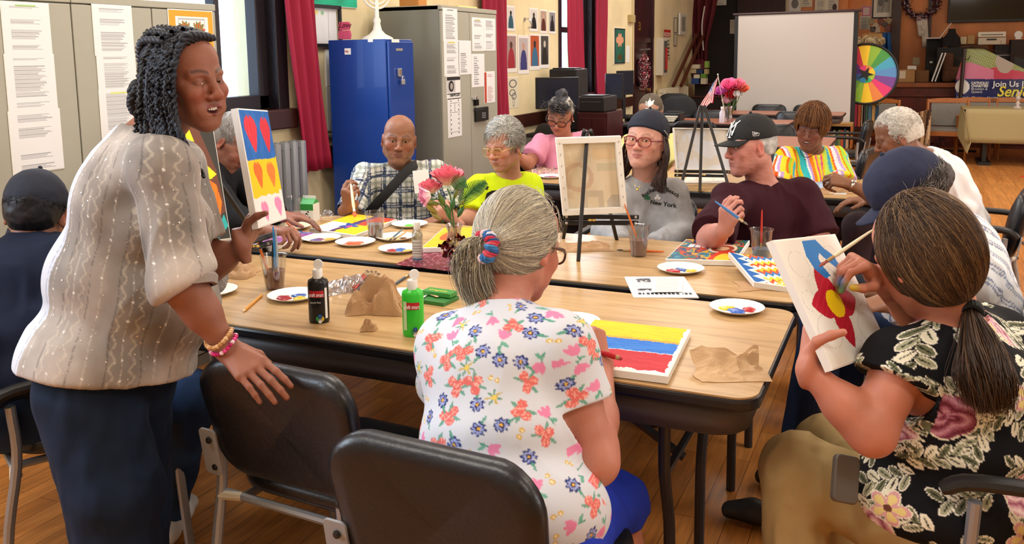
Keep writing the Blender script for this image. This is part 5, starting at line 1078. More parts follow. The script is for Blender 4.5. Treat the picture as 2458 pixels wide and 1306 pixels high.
k1 = at(1915, 1125, 2.08); k2 = at(1985, 1068, 2.34); p13.legs('a38a5c', name='khaki_trousers', knees=[k2, k1], ankles=[V(k2[0]+.03, k2[1]-.05, .1), V(k1[0]+.02, k1[1]-.1, .1)], r=(.105, .078, .068), shoe='4a4038', h=.008, fold=.007, colfn=lambda P: HX('a68f62')*(1+.06*fbm(P, 9, 2)[:, None]))
mb = MB().at(at(2028, 1150, 1.90), np.stack([RT, UP, -FW], 1)@rotz(-.2)@rotx(-.3)); mb.prism(rrect(.055, .10, .012), -.01, .012); mb.build('phone_case', mat('case_grey', '5a5450', .35), p13.root, bevel=.004, smooth=True)
K3 = p13.L(at(2328, 740, 1.90))
hairbase(p13, '3c2a1e', .012, low=-.10, ell=((0, -.024, .010), (.090, .108, .122)), noise=.002, extra=lambda F: F.cap(p13.H(0, -.08, -.03), p13.H(*K3), .03, .022, k=.03))
def toK3(P, i): d = K3-P; return d/(np.linalg.norm(d, axis=1)[:, None]+1e-6)
hp = hair_paths(p13, 9500, lambda p: (p[:, 2] > -.095) & (p[:, 1] < .08) & ~((p[:, 1] > .02) & (p[:, 2] < .04)), lambda P, i: toK3(P, i)+np.array([0, .15 if i < 3 else 0, .0]), K=28, step=.0105, cen=(0, -.024, .010), rad=(.090, .108, .122), off=(0, .004), jit=.07)
Lq = (hp-p13.hc)@p13.HR/p13.hs; dd = np.linalg.norm(Lq-K3, axis=2); first = np.argmax(dd < .018, axis=1); hit = dd.min(1) < .018
for i in np.where(hit)[0]: hp[i, first[i]:] = hp[i, first[i]]
strands('ponytail_strands', hp, np.full(len(hp), .00085), mixcols(len(hp), ['4a3424', '5e442e', '3a281c', '7a5c3c', '2e2018', '9a7a50'], w=[.24, .22, .2, .14, .12, .08]), p13.root)
g_ = np.random.default_rng(18); n_ = 3000; tl = []; b0 = p13.H(*K3); pe = [b0, at(2348, 830, 1.80), at(2362, 900, 1.76), at(2374, 970, 1.77)]
for i in range(n_):
    a = g_.uniform(0, 6.28); r = g_.uniform()**.5; o = RT*math.cos(a)*r+UP*.3*math.sin(a)*r-FW*abs(math.sin(a))*r*.6; e = g_.normal(size=3)*.006; z = g_.uniform(.6, 1)
    wv = lambda t: .005*math.sin(t*14+a*3)*RT
    tl.append(spline([b0+o*.014, pe[1]+o*.036+e+wv(.3), pe[2]+o*.046+e*1.5+wv(.6), pe[2]*(1-z)+pe[3]*z+o*.034+e*2+wv(1)], 16))
strands('ponytail', np.array(tl), np.full(n_, .001), mixcols(n_, ['3a281c', '4a3424', '2a1c14', '5e442e']), p13.root)
mb = MB(); kf = frame(pe[1]-b0)
for i in range(20): a = i/20*2*math.pi; mb.sph(b0+kf@V(.020*math.cos(a), .020*math.sin(a), .01), .0085, 8, sc=(1, 1, 1.6), R=kf)
mb.build('hair_tie', mat('strap_black', '0f1014', .8), p13.root, smooth=True)
# ================================================================ CANVASES
def canvas(label, TL, TR, BL, paint, th=.019, n=120, name='painted_canvas', cat='painting', sag=0, grp=None):
    TL, TR, BL = (np.array(q, float) for q in (TL, TR, BL)); a = TR-TL; b = BL-TL; nn = unit(np.cross(a, b))*-1
    if nn@(CAM-TL) < 0 and abs(nn[2]) < .5 and not sag: pass
    nu = n; nv = max(8, int(n*np.linalg.norm(b)/np.linalg.norm(a))); U, W = np.meshgrid(np.linspace(0, 1, nu+1), np.linspace(0, 1, nv+1), indexing='ij'); u = U.ravel(); v = W.ravel()
    P = TL+u[:, None]*a+v[:, None]*b; k = nv+1; I, J = np.meshgrid(np.arange(nu), np.arange(nv), indexing='ij'); I = I.ravel(); J = J.ravel()
    F = np.stack([I*k+J, (I+1)*k+J, (I+1)*k+J+1, I*k+J+1], 1)[:, ::-1]; col = paint((u[F].mean(1)), v[F].mean(1)); N0 = len(P)
    m = .004; A, B = unit(a)*m, unit(b)*m; q = [TL-A-B, TR+A-B, TR+A+BL-TL+B, BL-A+B]; q2 = [x-nn*th for x in q]; q1 = [x-nn*.0015 for x in q]; rim = [TL, TR, TR+BL-TL, BL]
    P = np.vstack([P, rim, q1, q2]); r = N0; F2 = [[r+i, r+(i+1) % 4, r+4+(i+1) % 4, r+4+i] for i in range(4)]+[[r+4+i, r+4+(i+1) % 4, r+8+(i+1) % 4, r+8+i] for i in range(4)]+[[r+8, r+9, r+10, r+11]]
    F = np.vstack([F, np.array(F2)[:, ::-1]]); col = np.vstack([col, np.tile(HX('f1f1ee'), (9, 1))]); mn = P.min(0); mx = P.max(0)
    o = link_mesh(name, P, [F], mat('canvas_paint', None, .55, spec=.3), None, col, False, V((mn[0]+mx[0])/2, (mn[1]+mx[1])/2, mn[2]), True); return tag(o, label, cat, grp)
def layer(c, m, col, a=1): m = np.asarray(m, float)[:, None]*a; return c*(1-m)+HX(col)*m
def nz(u, v, s, seed=0, st=(1, 1)): return fbm(np.c_[u*st[0], v*st[1], u*0], s, 3, seed)
def inpoly(u, v, pts):
    r = np.zeros(len(u), bool); n = len(pts)
    for i in range(n):
        (x0, y0), (x1, y1) = pts[i], pts[(i+1) % n]; m = ((y0 > v) != (y1 > v)); r ^= m & (u < (x1-x0)*(v-y0)/((y1-y0) or 1e-9)+x0)
    return r
def petal(u, v, cx, top, bot, w, lean=0):
    t = (v-top)/(bot-top); cen = cx+lean*t; wd = w*np.where(t < .35, np.sqrt(np.clip(1-((t-.35)/.38)**2, 0, 1)), np.clip(1-(t-.35)/.65, 0, 1)**.75); d = np.abs(u-cen); return (t > -.03) & (t < 1) & (d < wd) & ~((d < w*.12) & (t < .06))
def paintA(u, v):
    c = np.tile(HX('f3f3f3'), (len(u), 1)); w = .01*nz(u, v, 14); c = layer(c, v < .44+w, '1668c4'); c = layer(c, (v < .44+w) & (nz(u, v, 9, 3) > .25), '2f7fd4', .5); c = layer(c, (v > .43+w) & (v < .755+w*1.2-.03*(u > .9)), 'fbd316')
    for cx, tp, bt, wd, ln, col, d in ((.27, .05, .37, .20, .06, 'e5293f', 'f2536a'), (.77, .06, .38, .17, .03, 'd6203a', 'e84a5a'), (.27, .455, .69, .14, .05, 'ee6d22', 'f08a3c'), (.72, .47, .70, .15, .04, 'f07f2a', 'f49a4c'), (.28, .80, .98, .12, .06, 'f08fc0', 'f6a8d0'), (.77, .79, .97, .13, .05, 'f28fc4', 'f6a8d0')):
        m = petal(u, v, cx, tp, bt, wd, ln); c = layer(c, m, col); c = layer(c, m & (np.sin(u*80+v*6+3*nz(u, v, 6, 4)) > .5), d, .7)
    return c
canvas('canvas held up by the standing person, petals on blue, yellow and white bands', at(572, 263, 2.38), at(643, 268, 2.64), at(622, 545, 2.40), paintA, grp=None)
def paintB(u, v):
    c = np.tile(HX('f0efe9'), (len(u), 1)); q = nz(u, v, 5, 7)
    for cx, cy, r in ((.2, .2, .14), (.75, .2, .16), (.2, .75, .16), (.8, .8, .15), (.5, .9, .1), (.85, .5, .12), (.12, .48, .1)): c = layer(c, np.abs(np.hypot(u-cx, (v-cy)*1.27)-r-.02*q) < .0025, 'b4b4b6', .6)
    P = dict(); fx, fy = .47, .55
    def pet(a, L, w, tip=1): 
        x = (u-fx)*math.cos(a)+(v-fy)*1.27*math.sin(a); y = -(u-fx)*math.sin(a)+(v-fy)*1.27*math.cos(a); t = x/L; return (t > 0) & (t < 1) & (np.abs(y) < w*np.sin(np.clip(t, 0, 1)**.75*math.pi)**.8)
    for a, L, w in ((-1.75, .40, .13), (-.05, .36, .16), (1.60, .46, .12), (3.25, .36, .15)):
        m = pet(a, L, w); c = layer(c, m, 'bd1230'); c = layer(c, m & (np.sin(u*60+v*90) > .9), 'd43a50', .6)
    c = layer(c, np.hypot((u-fx)/.125, (v-fy)/.115) < 1, 'fbd812')
    b = inpoly(u, v, [(.40, .015), (.62, .02), (.70, .10), (.80, .17), (.83, .30), (.80, .37), (.74, .36), (.76, .28), (.68, .22), (.58, .13), (.53, .18), (.55, .25), (.60, .33), (.50, .34), (.40, .26), (.36, .14)]); return layer(c, b, '1b7fd6')
canvas('white canvas with a red flower and blue shape, held by the person with the ponytail', at(1860, 580, 1.88), at(2006, 565, 2.10), at(2000, 884, 1.83), paintB)
T_ = TZ+.021
def flat(label, a, b, c_, paint, z=T_, **k): A, B, C_ = onz(*a, z), onz(*b, z), onz(*c_, z); return canvas(label, A, B, A+(C_-B), paint, **k)
def paintC(u, v):
    w = .012*nz(u, v, 20, 5)+.004*nz(u, v, 60); c = np.tile(HX('fbcb12'), (len(u), 1)); c = layer(c, nz(u, v, 7, 2, (1, 5)) > .25, 'f7b91c', .5); c = layer(c, v > .33+w, 'f09a4a', .7); c = layer(c, v > .37+w, '1573d8'); c = layer(c, (v > .37+w) & (nz(u, v, 9, 8, (.7, 6)) > .2), '3a8ee6', .5); c = layer(c, (v > .60+w) & (v < .625+w), 'e8e0ec', .8); c = layer(c, v > .615+w, 'c41e30'); c = layer(c, (v > .62+w) & (nz(u, v, 8, 9, (.7, 6)) > .3), 'd83a48', .5); return layer(c, (v > .955+w*1.6) | (u > .972+w), 'f0efec')
flat('canvas of yellow, blue and red bands lying before the person in the floral t-shirt', (1428, 767), (1654, 791), (1600, 901), paintC)
def paintD(u, v):
    zz = v+.085*np.abs(((u*7) % 1)*2-1)+.25*u; i = np.floor(zz*13).astype(int) % 7; cs = np.array([HX(x) for x in ('f4f2ea', 'f2c22c', 'ea5a30', '2f7cc4', 'f4f2ea', 'f0d44a', 'e8532c')]); c = cs[i]; c = layer(c, (u < .30-.16*np.abs(((v*5) % 1)*2-1)+.05), 'f4f2ea'); c = layer(c, (u < .26-.20*np.abs(((v*5) % 1)*2-1)), '2068b8'); return layer(c, (v > .75) & (u > .45) & (nz(u, v, 30, 3) > -.1), 'f4e23a', .8)
A_, B_, C_ = onz(1752, 606, .80), onz(1870, 622, .79), onz(1812, 676, .765); canvas('zigzag patterned canvas in blue, red and yellow propped on a brown napkin', A_, B_, C_, paintD)
def paintE(u, v):
    q = nz(u, v, 4, 5); i = np.floor((q+1.6)*4+u*3).astype(int) % 6; cs = np.array([HX(x) for x in ('2a5c8a', '3a7a5a', 'c4452a', '274a74', 'e0a83a', '3a8aa0')]); c = cs[i]
    for x in (.30, .40, .50): c = layer(c, (np.abs(u-x-.02*v) < .04) & (v > .06) & (v < .20), 'e6dfc8')
    for x in (.18, .29, .40): c = layer(c, (np.abs(u-x) < .045) & (v > .26) & (v < .42), 'dfe6ee')
    r = np.hypot((u-.70)/.22, (v-.46)/.20); c = layer(c, (r > .8) & (r < 1), 'e9e2cc'); c = layer(c, r < .8, 'b8503a'); c = layer(c, r < .45, 'e8c8a0'); r = np.hypot((u-.80)/.2, (v-.95)/.42); return layer(layer(c, (r < 1), 'd8432c'), r < .6, 'f0c83a')
flat('large multicoloured canvas in front of the person in the maroon t-shirt', (1649, 574), (1797, 577), (1763, 625), paintE)
def paintF(u, v):
    c = np.tile(HX('f7c912'), (len(u), 1)); c = layer(c, nz(u, v, 6, 3, (5, 1)) > .2, 'f2b80c', .5); c = layer(c, (u < .48) & (v < .5) & (v > .02), 'e9edf6'); c = layer(c, (u > .46) & (v > .52) & (v-.5 < (u)*.6), 'c4442c'); c = layer(c, np.abs(v-.5-.10*(u-.5)) < .055+.02*nz(u, v, 9), '5a3560'); c = layer(c, np.hypot((u-.38)*1., v-.52) < .14+.05*np.sin(np.arctan2(v-.52, u-.38)*5), '2b4fa0'); return layer(c, np.hypot(u-.34, v-.54) < .06, 'b8408a')
flat('yellow and white canvas with a dark ribbon shape before the person in plaid', (745, 548), (848, 513), (950, 526), paintF)
def paintG(u, v):
    q = nz(u, v, 5, 9); i = np.floor((q+1.3)*4.2).astype(int) % 6; cs = np.array([HX(x) for x in ('b05a9a', '7a58b0', 'e88a7a', '3a86d0', 'c890c8', '6a4a90')]); c = cs[i]; c = layer(c, np.hypot((u-.16)/.13, (v-.68)/.2) < 1, 'b01428'); return layer(c, (np.abs(v-.45-.2*np.sin(u*6)) < .06) & (u > .3), '2b8ad8')
flat('pink, violet and blue canvas under the hands of the bent-over person', (653, 540), (755, 560), (650, 592), paintG)
def paintH(u, v): c = np.tile(HX('f3dc1e'), (len(u), 1)); c = layer(c, np.sin((u+v)*60+4*nz(u, v, 4)) > .55, 'a86a3a'); return layer(c, np.hypot((u-.35)/.18, (v-.45)/.22) < 1, 'c8622e')
flat('yellow canvas with brown wavy lines behind the clear vase', (1066, 547), (1152, 545), (1108, 592), paintH)
def paintM(u, v):
    c = np.tile(HX('353430'), (len(u), 1)); fig = inpoly(u, v, [(.40, 0), (.62, .0), (.66, .12), (.95, .48), (1.0, 1), (0, 1), (0, .62), (.10, .40), (.30, .20)]); 
    c = layer(c, inpoly(u, v, [(.50, 0), (.78, 0), (.80, .10), (.95, .42), (1, .78), (.92, .80), (.80, .45), (.66, .16)]), '6e4030')
    c = layer(c, inpoly(u, v, [(.34, .02), (.52, .0), (.62, .08), (.50, .16), (.32, .12)]), '2eb4b4'); c = layer(c, inpoly(u, v, [(.30, .07), (.64, .04), (.70, .18), (.58, .16), (.44, .24), (.22, .26), (.26, .14)]), 'f9e822')
    c = layer(c, inpoly(u, v, [(.22, .26), (.44, .19), (.64, .22), (.70, .34), (.60, .44), (.46, .46), (.30, .36)]), 'f4731c'); c = layer(c, inpoly(u, v, [(.42, .44), (.62, .38), (.70, .30), (.95, .46), (.86, .50), (.74, .50), (.58, .56), (.46, .54)]), 'fbe51e')
    c = layer(c, inpoly(u, v, [(.46, .54), (.66, .54), (.78, .48), (.92, .55), (.96, .70), (.90, .84), (.88, .90), (.80, .76), (.66, .64)]), 'f98018'); c = layer(c, inpoly(u, v, [(0, .22), (.22, .30), (.34, .48), (.33, .66), (.2, .6), (0, .38)]), '2eb4b4')
    c = layer(c, inpoly(u, v, [(.30, .68), (.55, .70), (.78, .78), (.86, .85), (.55, .84), (.36, .80)]), '2eb4b4'); c = layer(c, inpoly(u, v, [(.34, .82), (.60, .84), (.90, .85), (.72, 1.0), (.42, 1.0)]), 'f98018'); c = layer(c, inpoly(u, v, [(.90, .86), (.96, .80), (1, .9), (.82, 1.0), (.74, 1.0)]), '2eb4b4')
    return layer(c, (np.sin(u*70+v*20) > .93) & (c[:, 0] > .9) & (c[:, 1] < .6), 'c8500c', .7)
canvas('dark canvas on the left easel, painted with a yellow, orange and turquoise dress', at(330, 285, 2.72), at(508, 292, 3.02), at(372, 596, 2.60), paintM, n=150)
# ================================================================ EASELS
ez = mat('easel_black', '0c0c0e', .4)
wing = mat('brass_nut', 'c9a75a', .35, .9)
def bar(mb, a, b, w=.022, t=.014, up=FW):
    a = np.array(a, float); b = np.array(b, float); z = b-a; L = np.linalg.norm(z); R = frame(z, up); return mb.box((a+b)/2, (t, w, L), R)
def easel(label, apex, feetF, footB, traylr, trayt, nut, grp='black tabletop easels'):
    t = thing('tabletop_easel', label, 'easel', ((feetF[0][0]+feetF[1][0])/2, (feetF[0][1]+feetF[1][1])/2, TZ), grp)
    for q, f in zip((-1, 1), feetF): bar(MB(), apex+RT*q*.012, f).build('leg', ez, t, bevel=.003)
    bar(MB(), apex-UP*.004, footB).build('leg', ez, t, bevel=.003); mb = MB(); bar(mb, traylr[0], traylr[1], .024, .018); mb.build('tray', ez, t, bevel=.003)
    mb = MB(); bar(mb, traylr[0]-UP*.024+FW*.01, traylr[1]-UP*.024+FW*.01, .016, .018); mb.build('cross_bar', ez, t, bevel=.003)
    MB().box((0, 0, 0), (.05, .03, .02)).at(apex).build('hinge_block', ez, t, bevel=.004) if False else None
    mb = MB(); mb.tube([nut, nut-FW*.02], .004, 8); mb.sph(nut-FW*.02+RT*.008, .006, 8, sc=(1.4, 1, .8)); mb.sph(nut-FW*.02-RT*.008, .006, 8, sc=(1.4, 1, .8)); mb.build('wing_nut', wing, t, smooth=True)
    for f in (*feetF, footB): 
        MB().lathe([(0, 0), (.007, 0), (.007, .008), (0, .008)], (f[0], f[1], TZ), 10).build('foot', wing, t)
    for q in (0, 1):
        for dz in (0, -.024): MB().lathe([(0, .003), (.005, .0025), (.006, 0)], traylr[q]*.96+traylr[1-q]*.04+UP*dz-FW*.012, 10, frame(-FW, UP)).build('bolt', mat('bolt_silver', 'd0d0d0', .3, .8), t)
    return t
fB = onz(1388, 628, TZ); ap2 = at(1410, 312, 3.34); easel('black tabletop easel seen from behind, holding the canvas in front of the grey sweatshirt', ap2, [onz(1352, 572, TZ), onz(1480, 575, TZ)], fB, [at(1352, 520, 3.38), at(1532, 521, 3.44)], .02, at(1420, 528, 3.38))
ap3 = at(1686, 254, 5.15); easel('black tabletop easel on the second row table behind the black cap', ap3, [onz(1632, 458, TZ), onz(1750, 452, TZ)], onz(1668, 452, TZ)+V(.05, -.1, 0), [at(1620, 411, 5.15), at(1745, 413, 5.2)], .02, at(1686, 420, 5.1))
ap1 = at(425, 300, 3.05); easel('black tabletop easel at the left of the front table, behind the standing person', ap1, [onz(565, 645, TZ), onz(640, 604, TZ)], onz(470, 560, TZ), [at(505, 612, 2.66), at(650, 565, 2.92)], .02, at(617, 590, 2.84))
def canvas_back(label, TL, TR, BL, th=.019, bar_=.032, inner='e2d2b6', frame_='efece4', ghost=None):
    t = thing('stretched_canvas', label, 'painting', tuple((TL+TR)/2*V(1, 1, 0)+V(0, 0, min(BL[2], TR[2])))); a = TR-TL; b = BL-TL; nn = unit(np.cross(a, b)); nn = nn if nn@(CAM-TL) > 0 else -nn; A, B = unit(a), unit(b); la, lb = np.linalg.norm(a), np.linalg.norm(b); R = np.stack([A, B, nn], 1)
    def paint(u, v):
        c = np.tile(HX(inner), (len(u), 1)); c = layer(c, nz(u, v, 4, 3) > .2, 'd9c7a4', .4)
        if ghost: 
            r = np.hypot((u-.30)*.8, v-.52); c = layer(c, (r > .13) & (r < .19), 'c9a88e', .6); c = layer(c, (v > .15) & (v < .30) & (u > .55), 'dcb98a', .5); c = layer(c, (v > .35) & (v < .45) & (u > .6), 'b9b69a', .4); c = layer(c, (u > .08) & (u < .2) & (v > .1) & (v < .8) & (np.sin(v*26) > 0), 'd6bf9e', .6); c = layer(c, (v > .7) & (np.abs(u-.5) < .16) & ~((v > .78) & (np.abs(u-.5) < .08)), 'b5a894', .5); c = layer(c, (v > .72) & (np.hypot(u-.85, v-.9) < .14), 'a9a3a0', .5)
        return c
    n = 60; U, W = np.meshgrid(np.linspace(0, 1, n+1), np.linspace(0, 1, n+1), indexing='ij'); P = TL+U.ravel()[:, None]*a+W.ravel()[:, None]*b; I, J = np.meshgrid(np.arange(n), np.arange(n), indexing='ij'); I = I.ravel(); J = J.ravel(); k = n+1; F = np.stack([I*k+J, (I+1)*k+J, (I+1)*k+J+1, I*k+J+1], 1)
    u = U.ravel()[F].mean(1); v = W.ravel()[F].mean(1); link_mesh('cloth_back', P-nn*.002, [F], mat('canvas_paint', None, .55), t, paint(u, v), False, None, True)
    m_ = mat('stretcher_white', frame_, .7)
    for o, d in (((la/2, bar_/2), (la, bar_, th)), ((la/2, lb-bar_/2), (la, bar_, th)), ((bar_/2, lb/2), (bar_, lb-2*bar_, th)), ((la-bar_/2, lb/2), (bar_, lb-2*bar_, th))): MB().box(TL+A*o[0]+B*o[1]+nn*(th/2-.001), d, R).build('stretcher_bar', m_, t, bevel=.002)
    mb = MB()
    for i in range(7):
        for e in (.012, la-.012): mb.box(TL+A*e+B*(lb*(i+.5)/7)+nn*(th-.0003), (.001, .010, .001), R@rotz(.3))
    mb.build('staple', mat('staple_grey', '8a8a8a', .4), t); return t
canvas_back('canvas on the middle easel seen from its raw wooden back with faint shapes showing through', at(1332, 330, 3.30), at(1488, 325, 3.34), at(1350, 516, 3.36), ghost=1, bar_=.024)
def cb2(): return canvas_back('canvas on the far easel seen from behind, its cloth pale blue-white', at(1614, 307, 5.12), at(1748, 309, 5.18), at(1622, 408, 5.12), inner='dfe2ea', frame_='e2e4ea', bar_=.006)
cb2()
# ================================================================ TABLE THINGS
PL = mat('paper_plate', 'f4f3ef', .55); paintm = mat('wet_paint', None, .22, spec=.6)
def blob(mb, x, y, z, r, col, seed, th=.005, st=1.0):
    g = np.random.default_rng(seed); n = 22; a = np.arange(n)*2*math.pi/n; rr = r*(1+.18*np.sin(a*2+g.uniform(0, 6))+.13*np.sin(a*5+g.uniform(0, 6)))
    rings = [(rr, 0), (rr*.96, th*.5), (rr*.75, th*.9), (rr*.3, th*1.1), (rr*0, th*1.15)]; v = np.vstack([np.c_[x+q*np.cos(a)*st, y+q*np.sin(a), np.full(n, z+h)] for q, h in rings]); mb.add(v, [(i*n+j, i*n+(j+1) % n, (i+1)*n+(j+1) % n, (i+1)*n+j) for i in range(4) for j in range(n)], hexc(col))
def plate(px, py, label, blobs, R=.082, grp='paper plates of paint on the tables', base='plate', z=TZ, m=PL):
    p = onz(px, py, z+.008); p[2] = z; t = thing('paper_plate', label, 'plate', tuple(p), grp)
    MB().lathe([(0, .002), (R*.62, .002), (R*.68, .004), (R*.82, .011), (R*.97, .0145), (R, .0155), (R*.985, .0135), (R*.82, .0085), (R*.66, .001), (0, 0)], p, 48, rim=(.006, 24, R*.7)).build('dish', m, t, smooth=True, sharp=60)
    for i, (dx, dy, r, col) in enumerate(blobs): mb = MB(); q = p+unit(RT*V(1, 1, 0))*dx+unit(FW*V(1, 1, 0))*dy; blob(mb, q[0], q[1], z+.0025, r, col, i+int(px)); mb.build('paint_dab', paintm, t, smooth=True, sharp=180)
    return t
plate(771, 573, 'white paper plate with purple and ochre paint before the violet canvas', [(-.02, -.01, .026, '6a5a9a'), (-.012, .01, .018, '8a3a5a'), (.035, .01, .022, 'c9a83a')])
plate(853, 582, 'white paper plate with one long orange smear of paint', [(-.012, -.004, .040, 'e0603a'), (.005, .01, .026, 'e87048')])
plate(950, 570, 'white paper plate with a wet brush resting across beige and brown paint', [(-.01, -.012, .030, 'e8d8a4'), (.03, -.002, .016, '7a4a30'), (.0, .02, .02, 'efe9da')])
plate(958, 598, 'white paper plate with dark red, blue and yellow paint beside the clear bottle', [(-.028, -.006, .024, 'a01c34'), (.004, .008, .024, '2360b4'), (.036, -.014, .018, 'e2b84a')])
plate(983, 539, 'white paper plate with neon green paint between grey cup and clear bottle', [(0, -.002, .024, '6cf04a')])
plate(702, 545, 'beige paper plate by the milk carton, partly behind the hand', [(0, 0, .022, 'e6d8b8')], m=mat('plate_beige', 'ded2b6', .6))
plate(705, 710, 'white paper plate with crimson, blue and yellow paint beside the black bottle', [(-.030, -.008, .026, 'a3142c'), (.012, .018, .020, '2a5cb0'), (.022, -.018, .022, 'e6c02c')])
plate(508, 699, 'white paper plate with pale green paint under the raised grey sleeve', [(.01, -.01, .018, '8ae07a')])
plate(965, 712, 'clean white paper plate behind the neon green paint bottle', [])
plate(1634, 646, 'white paper plate with crimson, blue and yellow paint behind the newspapers', [(-.026, -.004, .022, 'b01830'), (.002, .014, .018, '2a6ab8'), (.012, .0, .014, '1f58a8'), (.034, -.008, .018, 'e4c03a')])
plate(1769, 740, 'white paper plate with yellow, blue and round red paint at the right table end', [(-.024, .016, .022, 'f0c820'), (-.004, -.012, .026, '2a62c0'), (.036, -.0, .022, 'b41a30')], R=.080)
plate(1372, 774, 'white paper plate with red and yellow paint beside the striped canvas', [(-.012, .01, .026, 'b01c2c'), (.022, -.01, .020, 'f0c828')])
cupm = glassmat('clear_plastic', 'fafbfc', .05, .05, .45)
def cup(px, py, label, liq, lvl=.5, R=.042, H_=.115, z=TZ, grp='clear plastic cups of paint water'):
    p = onz(px, py, z); t = thing('plastic_cup', label, 'cup', tuple(p), grp); r0 = R*.70
    MB().lathe([(0, .003), (r0, .0), (R*.97, H_), (R*1.06, H_+.001), (R*1.06, H_+.004), (R*.99, H_+.004), (R*.96, H_-.002), (r0*.95, .004), (0, .004)], p, 36).build('cup_wall', cupm, t, smooth=True, sharp=50)
    h = H_*lvl; MB().lathe([(0, .0045), (r0*.94, .0045), ((r0+(R-r0)*lvl)*.95, h), (0, h)], p, 36).build('paint_water', mat('water_'+liq, liq, .15), t, smooth=True, sharp=50); return p
bm = {}
def brush(label, a, b, handle, tip='3a2418', r=.0032, wet=None, grp=None, name='paint_brush'):
    """a = handle end, b = bristle tip"""
    a = np.array(a, float); b = np.array(b, float); d = unit(b-a); L = np.linalg.norm(b-a); t = thing(name, label, 'brush', tuple(a*.5+b*.5-V(0, 0, 0)), grp)
    MB().tube([a, a+d*.01, a+d*L*.35, a+d*L*.68, a+d*(L*.74)], [r*.5, r*.8, r*1.15, r*1.3, r*.95], 8).build('handle', mat('paint_'+handle, handle, .3), t, smooth=True)
    MB().tube([a+d*(L*.73), a+d*(L*.86)], [r*1.05, r*1.2], 8).build('ferrule', mat('ferrule', 'c9b48a', .3, .8), t, smooth=True)
    MB().tube([a+d*(L*.86), a+d*(L*.93), b], [r*1.1, r*1.7, r*.5], 8, flat=.5).build('bristles', mat('bristle_'+(wet or tip), wet or tip, .6), t, smooth=True); return t
p = cup(660, 692, 'plastic cup of brown paint water holding four brushes, nearest the camera', '7a4f45', .56, R=.044, H_=.112)
GB = 'brushes standing in the nearest cup'
for dx, tx, cl, lb, hh in ((-.012, -.052, 'e0702c', 'orange brush leaning left in the nearest brown cup', .17), (-.004, .0, '1c1c20', 'short black brush in the nearest brown cup', .155), (.006, .004, '2f8acb', 'pointed light blue brush in the nearest brown cup', .21), (.012, .012, '9aa6b0', 'pale grey-blue brush in the nearest brown cup', .20)):
    brush(lb, p+RT*tx*V(1, 1, 0)+V(0, 0, hh), p+RT*dx+V(0, 0, .02), cl, r=.0036, grp=GB)
cup(902, 574, 'plastic cup of grey-brown water beside the yellow canvas', '8a7a68', .58)
cup(712, 531, 'plastic cup of light brown water beside the milk carton', 'a47660', .38)
p = cup(1533, 614, 'plastic cup of purple-brown water in front of the grey sweatshirt', '7a5c5e', .55); brush('orange brush leaning in the purple-brown cup', p-RT*.055+V(0, 0, .20), p+RT*.006+V(0, 0, .03), 'e0702c')
p = cup(1826, 625, 'plastic cup of blue-grey water in front of the maroon t-shirt', '6a8296', .40); brush('thin red brush standing in the blue-grey cup', p+V(.0, 0, .19), p+V(.0, 0, .02), 'd23a34')
# brushes in hands and lying about
brush('wooden brush with orange bristles held by the person in plaid', at(842, 442, 4.12), at(850, 518, 4.12)*.0+onz(852, 521, .785), 'e9cfa0', wet='e8642c', r=.006)
brush('blue brush held by the person in the maroon t-shirt', at(1716, 483, 3.14), at(1795, 540, 3.08), '3a78b8', r=.0045, tip='6a6058')
brush('long pale wooden brush held by the person with the ponytail', at(2095, 552, 1.95), at(1966, 640, 1.90), 'e8dcc0', tip='8a3428', r=.0036)
brush('red brush held by the person in the floral t-shirt', at(1432, 843, 2.06), onz(1494, 862, .79), 'b8182a', r=.0055, tip='a01828', wet='a01828')
brush('orange brush in the hand of the bent-over person', at(688, 534, 3.40), onz(718, 560, .775), 'e87030', r=.005, tip='d8c8a0')
brush('blue-handled brush lying across the beige paint plate', onz(968, 549, .765), onz(934, 578, .755), '4a6a80')
brush('wooden brush beside the blue-handled one on the beige paint plate', onz(983, 552, .765), onz(944, 576, .757), 'e0a878')
brush('grey brush lying alone on the wood between plate and placemat', onz(936, 689, .745), onz(985, 658, .745), '4e5a66', r=.004)
brush('orange-handled brush lying behind the purple-brown cup', onz(1594, 604, .745), onz(1480, 600, .745), 'e8702c', r=.004)
t = thing('pencil', 'yellow pencil lying near the front table edge', 'pencil', tuple(onz(605, 728, TZ))); a, b = onz(583, 748, .7445), onz(628, 709, .7445); MB().tube([a*.92+b*.08, b], .0045, 6).build('shaft', mat('pencil_yellow', 'd8952c', .4), t); MB().tube([a, a*.92+b*.08], [.0006, .0044], 6).build('point', mat('pencil_wood', 'e6c79a', .7), t)
